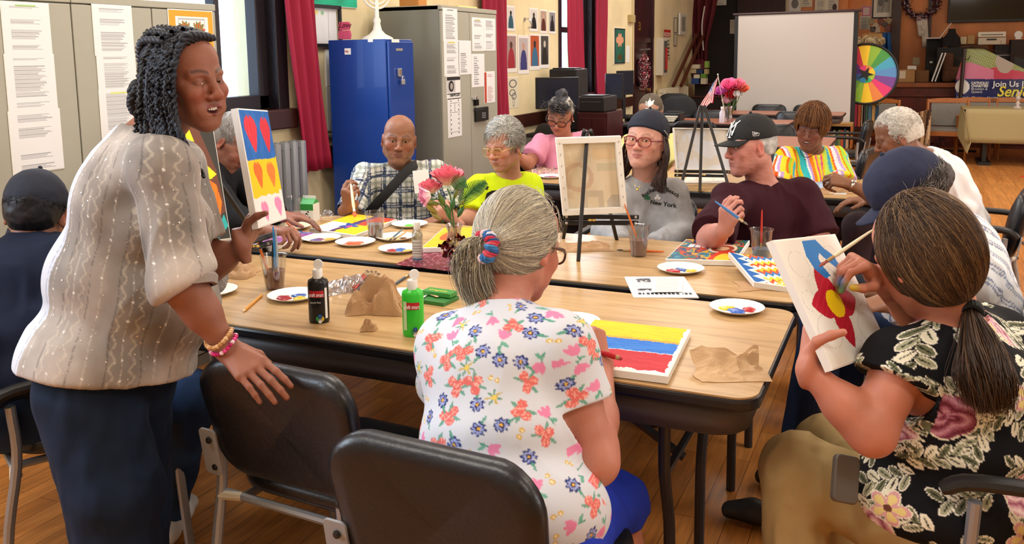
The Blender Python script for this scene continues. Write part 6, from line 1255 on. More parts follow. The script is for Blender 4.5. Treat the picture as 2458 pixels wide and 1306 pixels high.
# flip-top paint bottles
def bottle(px, py, label, col, capcol='f1f1ee', H_=.135, R=.030, lblc='1a1a1e', red='c0202c', txt='craft smart', sub=None, lean=0):
    p = onz(px, py, TZ); t = thing('paint_bottle', label, 'bottle', tuple(p), 'flip-top paint bottles'); m = mat('bottle_'+col, col, .3)
    MB().lathe([(0, 0), (R*.92, 0), (R, .006), (R, H_*.86), (R*.92, H_*.93), (R*.55, H_*.97), (R*.5, H_), (0, H_)], p, 32, sc=(1, .8), R=rotz(YAW)).build('body', m, t, smooth=True, sharp=50)
    MB().lathe([(0, H_*.97), (.0145, H_*.97), (.0145, H_+.018), (.013, H_+.021), (0, H_+.021)], p, 24).build('cap', mat('cap_white', capcol, .4), t, smooth=True, sharp=50)
    MB().lathe([(0, -.003), (.0135, -.003), (.0145, 0), (.0135, .003), (0, .003)], p+V(0, 0, H_+.036)+RT*.003*(1+lean), 20, frame(-FW+RT*.3*lean, UP)).build('flip_lid', MC['cap_white'], t, smooth=True, sharp=50)
    fr = np.stack([RT, UP*0+V(0, 0, 1), np.cross(RT, (0, 0, 1))], 1); fr[:, 0] = unit(RT*V(1, 1, 0)); n0 = unit(-FW*V(1, 1, 0))
    def wrap(w, z0, z1, off, c_, nm): MB().sheet(lambda u, v: p+fr[:, 0]*math.sin((u-.5)*w+off)*(R+.0006)+n0*math.cos((u-.5)*w+off)*(R*.8+.0012)+V(0, 0, z0+(z1-z0)*v), 12, 1).build(nm, mat('label_'+c_, c_, .5), t, smooth=True)
    wrap(1.5, .078*H_/.135, .098*H_/.135, -.05, red, 'brand_label'); wrap(.30, .015, .105, .95, 'f0f0f0', 'barcode_label') if not lean else wrap(.42, .02, .10, -.72, 'c8e8b8', 'barcode_label')
    o = text('label_text', txt, .0155, p+n0*(R*.8+.0045)-fr[:, 0]*.0235*.9+V(0, 0, .082*H_/.135), np.stack([fr[:, 0], V(0, 0, 1), n0], 1), mat('white_thread', 'f0f0ee', .8), t, 0, .0003, sx=.62)
    if sub: text('label_text', sub, .0075, p+n0*(R*.8+.0035)-fr[:, 0]*.018+V(0, 0, .062*H_/.135), np.stack([fr[:, 0], V(0, 0, 1), n0], 1), MC['white_thread'], t, 0, 0, sx=.8)
    mb = MB(); q = p+n0*(R*.8+.002)+V(0, 0, .016)
    for i, c_ in enumerate(('e8c42c', '2a62b0', '2f9a4a', 'f2f2f2')): a = i*1.57; mb.disc(q+fr[:, 0]*(.008+.006*math.cos(a))+V(0, 0, .006*math.sin(a)), .0065, 10, np.stack([fr[:, 0], V(0, 0, 1), n0], 1), hexc(c_), sc=(1, 1.2))
    mb.build('colour_logo', mat('print', None, .5), t); return t
bottle(767, 772, 'black flip-top bottle of craft paint with a red label', '101216', sub='Acrylic Paint'); bottle(993, 804, 'neon green flip-top bottle of craft paint with a red label', '35d43a', lean=1)
# clear sanitizer bottle
p = onz(1003, 629, TZ); t = thing('clear_bottle', 'clear plastic bottle with white cap standing on the burgundy placemat', 'bottle', tuple(p)); MB().lathe([(0, 0), (.0185, 0), (.0205, .004), (.0205, .105), (.017, .118), (.0105, .125), (.0105, .130)], p, 28).build('body', glassmat('clear_bottle_wall', 'dfe6ea', .05, .22), t, smooth=True, sharp=50); MB().lathe([(0, .125), (.0125, .125), (.0125, .150), (.011, .152), (0, .152)], p, 24).build('cap', mat('cap_white', 'f1f1ee', .4), t, smooth=True, sharp=50)
n0 = unit(-FW*V(1, 1, 0)); xr = unit(RT*V(1, 1, 0)); mb = MB(); mb.sheet(lambda u, v: p+xr*math.sin((u-.5)*1.9)*.0212+n0*math.cos((u-.5)*1.9)*.0212+V(0, 0, .012+.076*v), 12, 24, lambda u, v: hexc('2f6aa0') if v < .10 else (hexc('8f9396') if int(v*22) % 3 == 0 and v < .95 else hexc('d5d6d2'))); mb.build('label', mat('print', None, .5), t, smooth=True)
# milk carton
p = onz(745, 530, TZ); t = thing('milk_carton', 'small green and white milk carton with cow print', 'carton', tuple(p)); Rm = rotz(YAW-.25); w = .033
mb = MB().at(p, Rm); mb.bx((-w, -w, 0), (w, w, .085), hexc('f2f4f2')); mb.bx((-w-.0004, -w-.0006, .055), (w+.0004, -w+.001, .085), hexc('2f8f3e')); mb.add([(-w, -w, .085), (w, -w, .085), (w, w, .085), (-w, w, .085), (-w, 0, .108), (w, 0, .108)], [(0, 1, 5, 4), (2, 3, 4, 5), (1, 2, 5), (3, 0, 4)], hexc('4aa858')); mb.bx((-w, -.0015, .106), (w, .0015, .120), hexc('e8ece8')); mb.build('carton_body', mat('print', None, .5), t)
mb = MB().at(p, Rm)
for i in range(14): a = random.uniform(-w+.006, w-.006); z = random.uniform(.006, .05); mb.disc((a, -w-.0009, z), random.uniform(.003, .007), 9, RX90, hexc('141414'), sc=(1, random.uniform(.6, 1.3)))
mb.build('cow_print', MC['print'], t); mb = MB().at(p, Rm); mb.disc((0, -w-.0012, .034), .014, 18, RX90, hexc('f4f4f2')); mb.disc((0, -w-.0015, .035), .009, 14, RX90, hexc('1a1a1a'), sc=(.8, 1)); mb.disc((0, -w-.0018, .032), .005, 12, RX90, hexc('f0f0ee')); mb.build('cow_badge', MC['print'], t)
# placemat
q = [onz(x, y, TZ) for x, y in ((948, 636), (1030, 597), (1215, 622), (1152, 660))]
mb = MB()
def pm(u, v): r = q[0]*(1-u)*(1-v)+q[1]*(1-u)*v+q[2]*u*v+q[3]*u*(1-v); return (r[0]+.003*math.sin(v*37+u*9)*(u < .02), r[1]+.002*math.sin(u*41), TZ+.0008+.0006*math.sin(u*30)*math.sin(v*23))
mb.sheet(pm, 46, 30, lambda u, v: hexc(random.choice(['8a2440', '7a1c34', '9a3050', 'c07a8a', '6f1830', '8a2440']))); solo(mb, 'placemat', mat('glitter', None, .35, .35), 'burgundy glitter placemat under the vase and clear bottle', 'placemat', solid=.0012)
# vase of artificial roses
p = onz(1092, 634, TZ); t = thing('glass_vase', 'clear glass vase with burgundy foil bow holding pink artificial roses', 'vase', tuple(p))
MB().lathe([(0, .004), (.026, .0), (.024, .02), (.022, .04), (.028, .055), (.034, .075), (.028, .10), (.024, .118), (.029, .140), (.033, .150), (.030, .149), (.021, .118), (.026, .098), (.030, .075), (.024, .055), (.018, .04), (.02, .01), (0, .008)], p, 30).build('vase_body', glassmat('vase_glass', 'eeeaf2', .08, .28), t, smooth=True)
mb = MB(); g_ = np.random.default_rng(2); foil = mat('burgundy_foil', None, .22, .6)
for k, (cx, cy, cz, rx, tilt) in enumerate(((-.035, 0, .055, .034, .5), (.032, -.01, .085, .036, -.9), (-.010, -.03, .04, .030, .1), (.012, -.03, .02, .026, -.4), (-.045, -.005, .028, .026, 1.2), (-.03, -.02, .085, .026, 1.8))):
    def fl(u, v): a = (u-.5)*2.6; r = rx*(.3+.9*v); return p+xr*(cx+r*math.sin(a)*math.cos(tilt)+r*.4*math.sin(tilt))+n0*(-cy+.012+.012*math.cos(a*2)+.010*math.sin(v*7+k))+V(0, 0, cz+r*math.cos(a)*.9*math.cos(tilt*.5)+.006*math.sin(u*17))
    mb.sheet(fl, 12, 7, lambda u, v: hexc('e8c48a') if g_.uniform() > .90 else hexc(random.choice(['6e1020', '8a1a2c', '5a0c18'])))
mb.build('foil_bow', foil, t, solid=.001)
stm = mat('stem_green', '4f7a38', .6); top = [at(1072, 420, 3.22), at(1028, 455, 3.18), at(1030, 475, 3.10)]
fmat = mat('petal_cloth', None, .6)
def rosehead(o, R, d, cs, nm='rose', par=None, nring=5):
    mb = MB(); fr = frame(d); g = np.random.default_rng(int(abs(o[0])*1e4) % 999)
    for ring in range(nring):
        rr = R*(.22+.80*ring/(nring-1)); npt = 3+ring*1
        for k in range(npt):
            a0 = k/npt*2*math.pi+ring*.8; wd = 2*math.pi/npt*.66; hgt = R*(1.05-.10*ring); flare = .30+.20*ring
            def pf(u, v):
                a = a0+(u-.5)*2*wd; rad = rr*(.35+.65*math.sin(min(v*1.45, 1.57)))+rr*.25*max(0, v-.7)*flare*3; return o+fr@V(rad*math.cos(a), rad*math.sin(a), -R*.55+hgt*1.5*v*(1-.25*abs(u-.5)*2)+.05*R*math.sin(u*9+k))
            mb.sheet(pf, 6, 6, lambda u, v: tuple(np.clip(HX(cs[0])*(1-v)+HX(cs[1])*v+.02*g.normal(), 0, 1)))
    return mb.build(nm, fmat, par, smooth=True, sharp=180)
for o, R in ((at(1073, 425, 3.20), .050), (at(1033, 450, 3.18), .036)): rosehead(o, R, UP*.9-FW*.2, ('f6e6c4', 'f07c94'), par=t)
rosehead(at(1022, 470, 3.12), .030, -RT*.8-UP*.2-FW*.2, ('f4f0e4', 'f29ac0'), par=t, nring=4)
for o in (at(1073, 440, 3.20), at(1033, 465, 3.18), at(1026, 476, 3.13)): MB().tube(spline([p+V(0, 0, .02), p+V(0, 0, .13), (o+p+V(0, 0, .2))/2, o-V(0, 0, .02)], 10), .0025, 6).build('stem', stm, t)
for i, (x, y, l, a, cl) in enumerate(((1052, 485, .07, 1.2, 'a39a3c'), (1068, 490, .06, .4, '6a8a34'), (1050, 505, .06, .9, 'b0a040'), (1083, 500, .055, -.2, '3f7a3a'), (1100, 488, .05, -.7, '8fa04a'), (1080, 520, .06, .2, '4a7a38'), (1098, 515, .05, -.5, '2f6a34'), (1060, 520, .05, 1.0, 'a89a4c'), (1090, 470, .045, -.3, '77883a'), (1043, 465, .035, .9, '1f5a34'))):
    o = at(x, y+8, 3.19); mb = MB(); mb.sheet(lambda u, v: o+(-xr*math.sin(a)+V(0, 0, 1)*math.cos(a))*l*v+(xr*math.cos(a)+V(0, 0, 1)*math.sin(a))*(u-.5)*l*.34*math.sin(math.pi*min(v*.93+.07, 1))+n0*(.01*math.sin(v*3)-.012*abs(u-.5)*2), 4, 8, hexc(cl)); mb.build('leaf', mat('leaf_cloth', None, .5), t, smooth=True, solid=.0006, sharp=180)
for (x0, y0, x1, y1, n_) in ((1100, 495, 1168, 437, 26), (1088, 460, 1120, 436, 14)):
    a_, b_ = at(x0, y0, 3.2), at(x1, y1, 3.12); rib = spline([a_, (a_+b_)/2+V(0, 0, .012), b_], n_); mb = MB(); mb.tube(rib, .0009, 5, col=hexc('2c5a2c'))
    for i in range(2, n_-1):
        T = unit(rib[i]-rib[i-1]); L_ = .030*math.sin(math.pi*(i/n_)**.75)+.006
        for q in (-1, 1): S = unit(np.cross(T, n0))*q; e = rib[i]+(S*.9+T*.45)*L_; w_ = T*.0034; mb.add([rib[i]-w_, rib[i]+w_, e+w_*.4, e-w_*.4], [(0, 1, 2, 3)], hexc(random.choice(['3a7a3c', '4a8a44', '2f6a34'])))
    mb.build('fern', mat('leaf_cloth', None, .5), t, solid=.0006)
# crumpled brown paper
kraft = mat('kraft_paper', 'b9936c', .85, bump=.2, bs=200)
def crumple(label, px, py, w, h, hgt, seed, fq=1, m=kraft, name='paper_towel', cat='paper', rz=0, z=TZ, n=26, rag=.12, tail=None, edge=0):
    o = onz(px, py, z); g = np.random.default_rng(seed); X, Y = xr, unit(FW*V(1, 1, 0)); c_, s_ = math.cos(rz), math.sin(rz); k = g.uniform(0, 6, 6)
    def fn(u, v):
        a = np.array([[u, v, seed*.37]]); r = 1-2*abs(float(vnoise(a, 4.2*fq, seed)[0])); r2 = 1-2*abs(float(vnoise(a, 9*fq, seed+1)[0])); e = 1+rag*float(vnoise(a, 3, seed+5)[0])*2
        x = (u-.5)*w*e; y = (v-.5)*h*e; zz = hgt*max(0, .35+.5*r+.25*r2)*(1-(abs(u-.5)*2)**4)*(1-(abs(v-.5)*2)**4)+.001+edge*(v**3)*(.5+.5*r)
        return o+X*(x*c_-y*s_)+Y*(x*s_+y*c_)+V(0, 0, max(zz, .0008))
    return solo(MB().sheet(fn, n, n), name, m, label, cat, 'brown paper towels', solid=.0008)
crumple('crumpled brown paper towel with folds beside the left easel leg', 575, 658, .17, .14, .035, 3, rag=.3)
crumple('folded brown paper towel behind the easel foot near the grey sweatshirt', 1406, 594, .20, .15, .018, 5, rag=.15)
crumple('flat brown paper towel under the zigzag canvas', 1840, 686, .20, .13, .008, 8, rag=.1)
crumple('light brown paper towel lying at the right front corner of the table', 1752, 896, .165, .115, .010, 13, m=mat('kraft_light', 'cfae86', .85, bump=.2, bs=200), rag=.06, edge=.05)
crumple('brown paper towels beside the light blue painting on the second row', 2005, 462, .22, .12, .03, 23, z=TZ)
t = crumple('tall crumpled brown paper bag between the black and green bottles', 905, 745, .15, .11, .105, 31, fq=.6, rag=.15, name='paper_bag', cat='bag', n=30)
crumple('low crumpled brown paper right beside the tall paper bag', 960, 742, .10, .08, .035, 37, rag=.2, name='paper_towel')
crumple('small tight ball of crumpled brown paper near the table edge', 886, 793, .045, .04, .03, 41, rag=.2, n=18, name='paper_ball')
crumple('small crumpled clear wrapper behind the milk carton', 786, 517, .06, .05, .03, 43, m=glassmat('crinkle_film', 'f2f2f6', .2, .16), n=18, name='wrapper')
# clear bag with a bundle of brushes
crumple('crinkled clear plastic bag with the brush bundle poking out', 832, 693, .16, .12, .05, 51, m=MC['crinkle_film'], name='plastic_bag', cat='bag', rz=.5, rag=.2)
for i, (dx, cl) in enumerate(((-14, '8a1c20'), (-8, 'c0392b'), (-2, '1c1410'), (4, '2a1a14'), (9, 'e05030'), (14, '3f4a5a'), (-11, 'a3442c'), (18, '5a6472'))): brush(['dark red', 'bright red', 'black', 'dark brown', 'orange-red', 'slate', 'rust', 'grey'][i]+' handled brush in the bundle sticking out of the clear bag', onz(860+dx, 690+i % 3*4, .76), onz(895+dx*.9, 648+(i*5) % 9, .755+.004*(i % 3)), cl, r=.0035, tip='6a4a2a', grp='brushes in the clear bag')
# crayon box
p = onz(1045, 722, TZ); t = thing('crayon_box', 'green crayon box lying open behind the green bottle', 'box', tuple(p)); Rb = rotz(YAW-.5); mb = MB().at(p, Rb); mb.bx((-.06, -.045, 0), (.06, .045, .012)); mb.build('tray', mat('box_green', '2f7a34', .5), t, bevel=.001); mb = MB().at(p+V(0, 0, .014), Rb); mb.bx((-.05, .0, 0), (.055, .045, .014)); mb.build('lid', mat('box_green2', '3a9440', .5), t, bevel=.001)
text('label_text', 'Crayons', .02, p+V(0, 0, .0285)+Rb@V(-.035, .014, 0), Rb, mat('yellow_print', 'e8d84a', .6), t, 0, .0004)
MB().at(onz(1030, 705, .757), rotz(YAW-.9)).box((0, 0, 0), (.10, .009, .002)).build('craft_stick', mat('stick_wood', 'd9b98a', .7), t, bevel=.0008)
# newspapers
def news(u, v):
    c = np.tile(HX('e6e8ec'), (len(u), 1)); ins = (u > .06) & (u < .94) & (v > .08) & (v < .92); c = layer(c, ins & (np.sin(v*150) > .2) & (v < .66) & ((u < .34) | (u > .40)) & (nz(u, v, 40, 3) > -.3), 'a9adb4', .5)
    c = layer(c, (u > .14) & (u < .40) & (v > .10) & (v < .30) & (nz(u, v, 22, 5) > -.1), '3a3f46', .85); c = layer(c, (u > .10) & (u < .52) & (v > .62) & (v < .72) & (nz(u, v, 16, 6) > .0), '2c3038', .9); c = layer(c, (v > .82) & (v < .91) & ins & (np.abs(np.sin(u*46)) > .45) & (nz(u, v*0, 13, 7) > -.6), '14161a', .95); return c
A_, B_, C_ = onz(1502, 664, .746), onz(1640, 664, .748), onz(1674, 712, .746); canvas('stack of printed newspaper pages with black headline lying on the seam of the tables', A_, B_, A_+(C_-B_), news, th=.005, name='newspaper', cat='newspaper', n=140)
canvas('small loose printed sheet on top of the newspapers', onz(1572, 669, .750), onz(1637, 668, .750), onz(1566, 700, .750), lambda u, v: layer(np.tile(HX('e4e5e2'), (len(u), 1)), (np.sin(v*90) > .4) & (u > .08) & (u < .9), 'b0b2b0', .7), th=.001, name='printed_sheet', cat='paper', n=60)
# second row: papers and paints
canvas('paper with a pale blue shape under the far easel', onz(1655, 417, .745), onz(1745, 417, .745), onz(1640, 438, .745), lambda u, v: layer(layer(np.tile(HX('ece6da'), (len(u), 1)), nz(u, v, 7, 3) > .4, 'd9b8b0', .5), np.hypot((u-.45)/.25, (v-.2)/.18) < 1, '5aa0d0'), th=.003, name='painted_paper', n=50)
canvas('light blue painting under the hand of the person with white hair', onz(1958, 432, .746), onz(2020, 434, .746), onz(1962, 462, .746), lambda u, v: np.tile(HX('9fbcdc'), (len(u), 1))*(1+.1*nz(u, v, 5)[:, None]), th=.012, n=40)
canvas('multicoloured painted sheet before the person in pink', onz(1276, 402, .745), onz(1340, 402, .745), onz(1282, 424, .745), lambda u, v: np.array([HX(x) for x in ('e8d8d0', 'c8502c', '3a80c0', 'e8b83a', 'f2ece8', 'c03a5a')])[np.floor((nz(u, v, 8, 3)+1.5)*5).astype(int) % 6], th=.004, name='painted_paper', n=50)
plate(1322, 424, 'white paper plate with blue and violet paint before the person in pink', [(-.02, 0, .022, '4a6ab8'), (.02, 0, .022, '8a4a9a'), (0, .02, .02, 'c03040')])
# ================================================================ ROOM FURNISHINGS
XC = -3.12
steel = mat('cabinet_grey', 'aaa99c', .5, bump=.05, bs=200); steel2 = mat('cabinet_side', '8a8a80', .5); chrome = mat('chrome', 'd8dadd', .25, .9)
def yz(px0, py0, px1, py1, X):
    pm_ = (py0+py1)/2; y0 = onx(px0, pm_, X)[1]; y1 = onx(px1, pm_, X)[1]; c = (px0+px1)/2; return y0, y1, onx(c, py1, X)[2], onx(c, py0, X)[2]
def xz(px0, py0, px1, py1, Y):
    pm_ = (py0+py1)/2; x0 = ony(px0, pm_, Y)[0]; x1 = ony(px1, pm_, Y)[0]; c = (px0+px1)/2; return x0, x1, ony(c, py1, Y)[2], ony(c, py0, Y)[2]
def WB(r, X, th=.004, col=None, mb=None): y0, y1, z0, z1 = yz(*r, X); return (mb or MB()).bx((X, y0, z0), (X+th, y1, z1), col)
def SB(r, Y, th=.02, col=None, mb=None): x0, x1, z0, z1 = xz(*r, Y); return (mb or MB()).bx((x0, Y, z0), (x1, Y+th, z1), col)
def onwall(r, X, label, paint, name='posted_sheet', cat='paper', th=.002, n=36, grp=None):
    y0, y1, z0, z1 = yz(*r, X); return canvas(label, V(X, y0, z1), V(X, y1, z1), V(X, y0, z0), paint, th=th, n=n, name=name, cat=cat, grp=grp)
def onback(r, Y, label, paint, name='posted_sheet', cat='paper', th=.003, n=36, grp=None):
    x0, x1, z0, z1 = xz(*r, Y); return canvas(label, V(x0, Y, z1), V(x1, Y, z1), V(x0, Y, z0), paint, th=th, n=n, name=name, cat=cat, grp=grp)
def typed(bg='eceef2', ink='8a8c92', rows=30, head=None, gaps=3, x0=.16, x1=.86):
    def f(u, v):
        c = np.tile(HX(bg), (len(u), 1)); r = np.floor(v*rows); ln = ((v*rows) % 1 > .45) & (u > x0) & (u < x1-.22*_h(r.astype(int), r.astype(int)*3, r.astype(int)*7, 5)) & (_h((r//gaps).astype(int), (r*0).astype(int), (r*0).astype(int), rows) > .22) & (v > .05) & (v < .95); c = layer(c, ln, ink, .75)
        if head: c = layer(c, (v > .035) & (v < .065) & (np.abs(u-.5) < .22), head, .8)
        return c
    return f
def steel_cab(label, y0, y1, X, xb, H_, doors, handle=None, grp=None, side=steel2):
    t = thing('steel_cabinet', label, 'cabinet', ((X+xb)/2, (y0+y1)/2, 0), grp)
    MB().bx((xb, y0, 0), (X-.018, y1, H_)).build('cabinet_body', side, t, bevel=.004); MB().bx((xb, y0, H_-.03), (X+.002, y1, H_+.001)).build('top_rim', steel, t, bevel=.003); n = len(doors)-1
    for i in range(n): MB().bx((X-.017, doors[i]+.003, .06), (X, doors[i+1]-.003, H_-.035)).build('door', steel, t, bevel=.003)
    MB().bx((X-.015, y0, 0), (X-.004, y1, .055)).build('kick_plate', steel2, t); return t
ys = [onx(p, 120, XC)[1] for p in (178, 370, 522)]; dw = ys[1]-ys[0]
steel_cab('grey steel cabinet at the far left carrying two strips of posted sheets', ys[0]-dw, ys[0]-.002, XC, WX+.02, 1.765, [ys[0]-dw, ys[0]])
steel_cab('grey steel cabinet beside the left window with the orange-bordered drawing', ys[0]+.002, ys[2], XC, WX+.02, 1.765, [ys[0], ys[1], ys[2]])
G1 = 'sheets posted on the grey cabinets at the left'; XP = XC+.004
for i, (r, hd) in enumerate((((8, 8, 120, 132), '9aca6a'), ((17, 132, 133, 266), None), ((27, 266, 148, 412), None))): onwall(r, XP, ['top', 'middle', 'bottom'][i]+' sheet of the far left strip on the grey cabinet', typed(head=hd, rows=40+i*3, gaps=4, ink='9a9ca4'), grp=G1, n=96)
for i, (r, hd) in enumerate((((226, 14, 318, 132), None), ((236, 132, 326, 216), None), ((243, 216, 335, 345), 'd8e85a'))): onwall(r, XP, ['top', 'middle', 'bottom'][i]+' sheet of the strip just behind the standing person', typed(head=hd, rows=38+i*5, gaps=5, ink='9a9ca4'), grp=G1, n=96)
def wings(u, v):
    c = np.tile(HX('f5a63a'), (len(u), 1)); c = layer(c, (u > .14) & (u < .88) & (v > .07), 'eef0f2'); c = layer(c, (u > .2) & (u < .82) & (v > .10) & ~((u > .22) & (u < .80) & (v > .115)), 'b8bac0')
    for q in (-1, 1): x = (u-.5)*q; a = np.arctan2(v-.30, x-.14); r = np.hypot((x-.16)*1.2, (v-.22)*2); m = (r < .16*(1+.2*np.sin(a*14))) & (x > .02); c = layer(c, m, 'b8783a'); c = layer(c, m & (np.sin(a*22) > .3), '5a9a5a'); c = layer(c, m & (np.sin(a*13+1) > .6), 'c04a3a')
    return c
onwall((410, 26, 514, 215), XP, 'orange-bordered drawing of two feathered wings on the grey cabinet door', wings, name='poster', cat='poster', n=70)
onwall((470, 222, 534, 320), XP, 'white poster with a bright green right edge below the orange drawing', lambda u, v: layer(np.tile(HX('e8eaec'), (len(u), 1)), u > .72, '4fe06a'), name='poster', cat='poster')
for (x, y) in ((199, 128),): WB((x-2, y-2, x+2, y+2), XC, .003).build('lock_hole', blackpl, None) if False else None
# radiators
def radiator(label, y0, y1, n, zt, col='b9bcc0', dx=.10, x=WX+.04, metal=.6, zb=.10):
    t = thing('radiator', label, 'radiator', (x+dx/2, (y0+y1)/2, 0), 'column radiators'); m = mat('radiator_'+col, col, .35, metal)
    for i in range(n):
        y = y0+(y1-y0)*(i+.5)/n; w = (y1-y0)/n*.36
        for xx in (x+.02, x+dx-.02): MB().tube(spline([(xx, y, zb), (xx, y, zb+.06), (xx, y, zt-.05), (xx, y, zt)], 8), [w*.6, w, w, w*.7]*2 if False else [w*.7]+[w]*6+[w*.7], 10).build('column', m, t, smooth=True)
        MB().tube([(x+.01, y, zt-.02), (x+dx-.01, y, zt-.02)], w*1.05, 8).tube([(x+.01, y, zb+.05), (x+dx-.01, y, zb+.05)], w*1.05, 8).build('manifold', m, t, smooth=True)
    for yy in (y0+.04, y1-.04): MB().box((x+dx/2, yy, zb/2), (dx*.8, .03, zb)).build('foot', m, t)
    return t
radiator('silver column radiator under the left window', 3.62, onx(742, 400, WX+.14)[1], 9, .99)
radiator('small cream radiator by the steps to the stage', onx(1588, 225, WX+.1)[1], onx(1645, 225, WX+.1)[1], 12, .95, col='d8d0b8', metal=0)
# drawings on the window wall
XW = WX+.012
onwall((737, 20, 808, 104), XW, 'black-framed technical drawing beside the left curtain', lambda u, v: layer(layer(layer(np.tile(HX('e4e6ea'), (len(u), 1)), (np.abs(np.abs(u-.5)-.22) < .006) & (v > .08) & (v < .9) | (np.abs(v-.5) < .006) & (np.abs(u-.5) < .3), '8a8a90'), np.hypot(u-.32, v-.12) < .06, 'e8dc8a'), np.hypot(u-.52, v-.13) < .06, '9ac8a0'), name='wall_drawing', cat='drawing', n=80)
mb = MB(); y0, y1, z0, z1 = yz(733, 16, 813, 108, XW)
for a, b in (((XW, y0, z1-.01), (XW+.02, y1, z1+.012)), ((XW, y0, z0-.012), (XW+.02, y1, z0+.008)), ((XW, y1-.008, z0-.01), (XW+.02, y1+.010, z1+.01)), ((XW, y0-.01, z0-.01), (XW+.02, y0+.006, z1+.01))): mb.bx(a, b)
solo(mb, 'picture_frame', mat('frame_black', '1c1a24', .4), 'black frame around the technical drawing', 'frame')
onwall((733, -60, 856, 14), XW, 'green painting hung above the framed drawing', lambda u, v: np.tile(HX('22b48e'), (len(u), 1))*(1+.1*nz(u, v, 6)[:, None]), name='wall_painting', cat='painting', th=.03)
def plant(u, v): c = np.tile(HX('e8e8e8'), (len(u), 1)); return layer(c, (np.hypot((u-.45)/.2, (v-.45)/.4) < 1) & (np.sin(u*30+v*22) > .2), '2a5a44')
onwall((784, 120, 812, 206), XW, 'white canvas with green leaves half hidden by the blue locker', plant, name='wall_painting', cat='painting', th=.03, n=50); onwall((786, 210, 812, 312), XW, 'pale grey sketch on a curled sheet behind the blue locker', lambda u, v: layer(np.tile(HX('dcdcd8'), (len(u), 1)), np.abs(np.sin(u*5+v*2)) < .15, '7a8078', .6), name='wall_drawing', cat='drawing')
# locker
t = thing('locker', 'tall blue steel locker with a padlock, menorah standing on top', 'locker', (-3.1, 4.75, 0)); blue = mat('locker_blue', '0c3f96', .32, bump=.03, bs=40, coat=.2); LY0, LY1 = 4.6, 4.91
MB().bx((-3.34, LY0, 0), (-2.918, LY1, 1.61)).build('locker_body', blue, t, bevel=.004)
for z0, z1 in ((.02, .80), (.82, 1.595)): MB().bx((-2.917, LY0+.012, z0), (-2.90, LY1-.012, z1)).build('door', blue, t, bevel=.003)
MB().bx((-2.899, LY0+.09, 1.38), (-2.884, LY0+.13, 1.43)).build('hasp', chrome, t, bevel=.003)
WB((950, 116, 966, 122), -2.899, .002).build('number_plate', mat('plate_silver', 'c8ccd0', .3, .7), t)
for r in ((940, 94, 958, 102),): WB(r, -2.899, .001).build('label_sticker', mat('paper', 'f1f2ef', .8), t)
for r in ((827, 116, 842, 131), (883, 94, 895, 101)): SB(r, LY0-.0012, .001).build('sticker', mat('paper', 'f1f2ef', .8), t)
x0, x1, z0, z1 = xz(827, 116, 842, 131, LY0-.0014); text('sticker_text', 'Help', .018, (x0+.003, LY0-.0016, z0+.014), FACEY@np.diag([1, 1, 1.]) if False else np.array([[1., 0, 0], [0, 0, -1], [0, 1, 0]]), mat('red_ink', 'b02030', .6), t, 0, .0006, sx=.75)
def padlock(o, label, body='c9ccd0', s=1.0): t = thing('padlock', label, 'padlock', tuple(o)); mb = MB(); mb.box(o, (.014*s, .034*s, .032*s)); mb.build('lock_body', mat('lock_'+body, body, .3, .7), t, bevel=.003); mb = MB(); mb.tube([o+V(0, .011*s*math.cos(a), .014*s+.022*s*math.sin(a)) for a in np.linspace(0, math.pi, 9)], .003*s, 6); mb.build('shackle', chrome, t, smooth=True)
padlock(V(-2.88, LY0+.13, 1.345), 'silver padlock hanging on the blue locker door')
# menorah
o = V(-3.07, 4.75, 1.611); t = thing('menorah', 'white menorah with blue-topped candle holders on the blue locker', 'menorah', tuple(o)); wm = mat('menorah_white', 'f0ede4', .35)
MB().lathe([(0, 0), (.10, 0), (.095, .012), (.05, .035), (.028, .06), (.02, .10), (.024, .12), (.014, .14), (.012, .315), (0, .315)], o, 24).build('base', wm, t, smooth=True, sharp=50)
Y_ = unit(V(.35, 1, 0))
for k in range(1, 5):
    r = .027*k+.005; c = o+V(0, 0, .30); MB().tube([c+Y_*r*math.cos(a)+V(0, 0, r*math.sin(a)*.95) for a in np.linspace(math.pi, 2*math.pi, 22)], .0068, 8).build('branch', wm, t, smooth=True)
for k in range(-4, 5):
    q = o+Y_*(.027*k+(.005 if k > 0 else -.005 if k < 0 else 0))+V(0, 0, .30+(.03 if k == 0 else 0)); MB().lathe([(.008, 0), (.012, .01), (.012, .05), (0, .05)], q, 12).build('candle_holder', wm, t, smooth=True, sharp=40); MB().lathe([(.009, .05), (.009, .085), (0, .09)], q, 10).build('blue_candle', mat('candle_blue', '1c5c9a', .4), t, smooth=True, sharp=40)
t = thing('love_sign', 'small pink wooden love sign with red heart behind the menorah', 'sign', (-3.27, 4.66, 1.611)); mb = MB()
for z, h, w in ((0, .055, .085), (.058, .05, .075)): mb.prism([(-w/2, 0), (w/2, 0), (w/2+.006, h/2), (w/2, h), (-w/2, h), (-w/2-.006, h/2)], 0, .012, V(-3.25, 4.66, 1.615+z), np.array([[1., 0, 0], [0, 0, -1], [0, 1, 0]])@rotz(0))
mb.build('board', mat('pink_board', 'd8567e', .6), t, bevel=.003); text('sign_text', 'Love', .048, (-3.29, 4.645, 1.688), np.array([[1., 0, 0], [0, 0, -1], [0, 1, 0]]), mat('maroon_ink', '5a1230', .6), t, shear=.4)
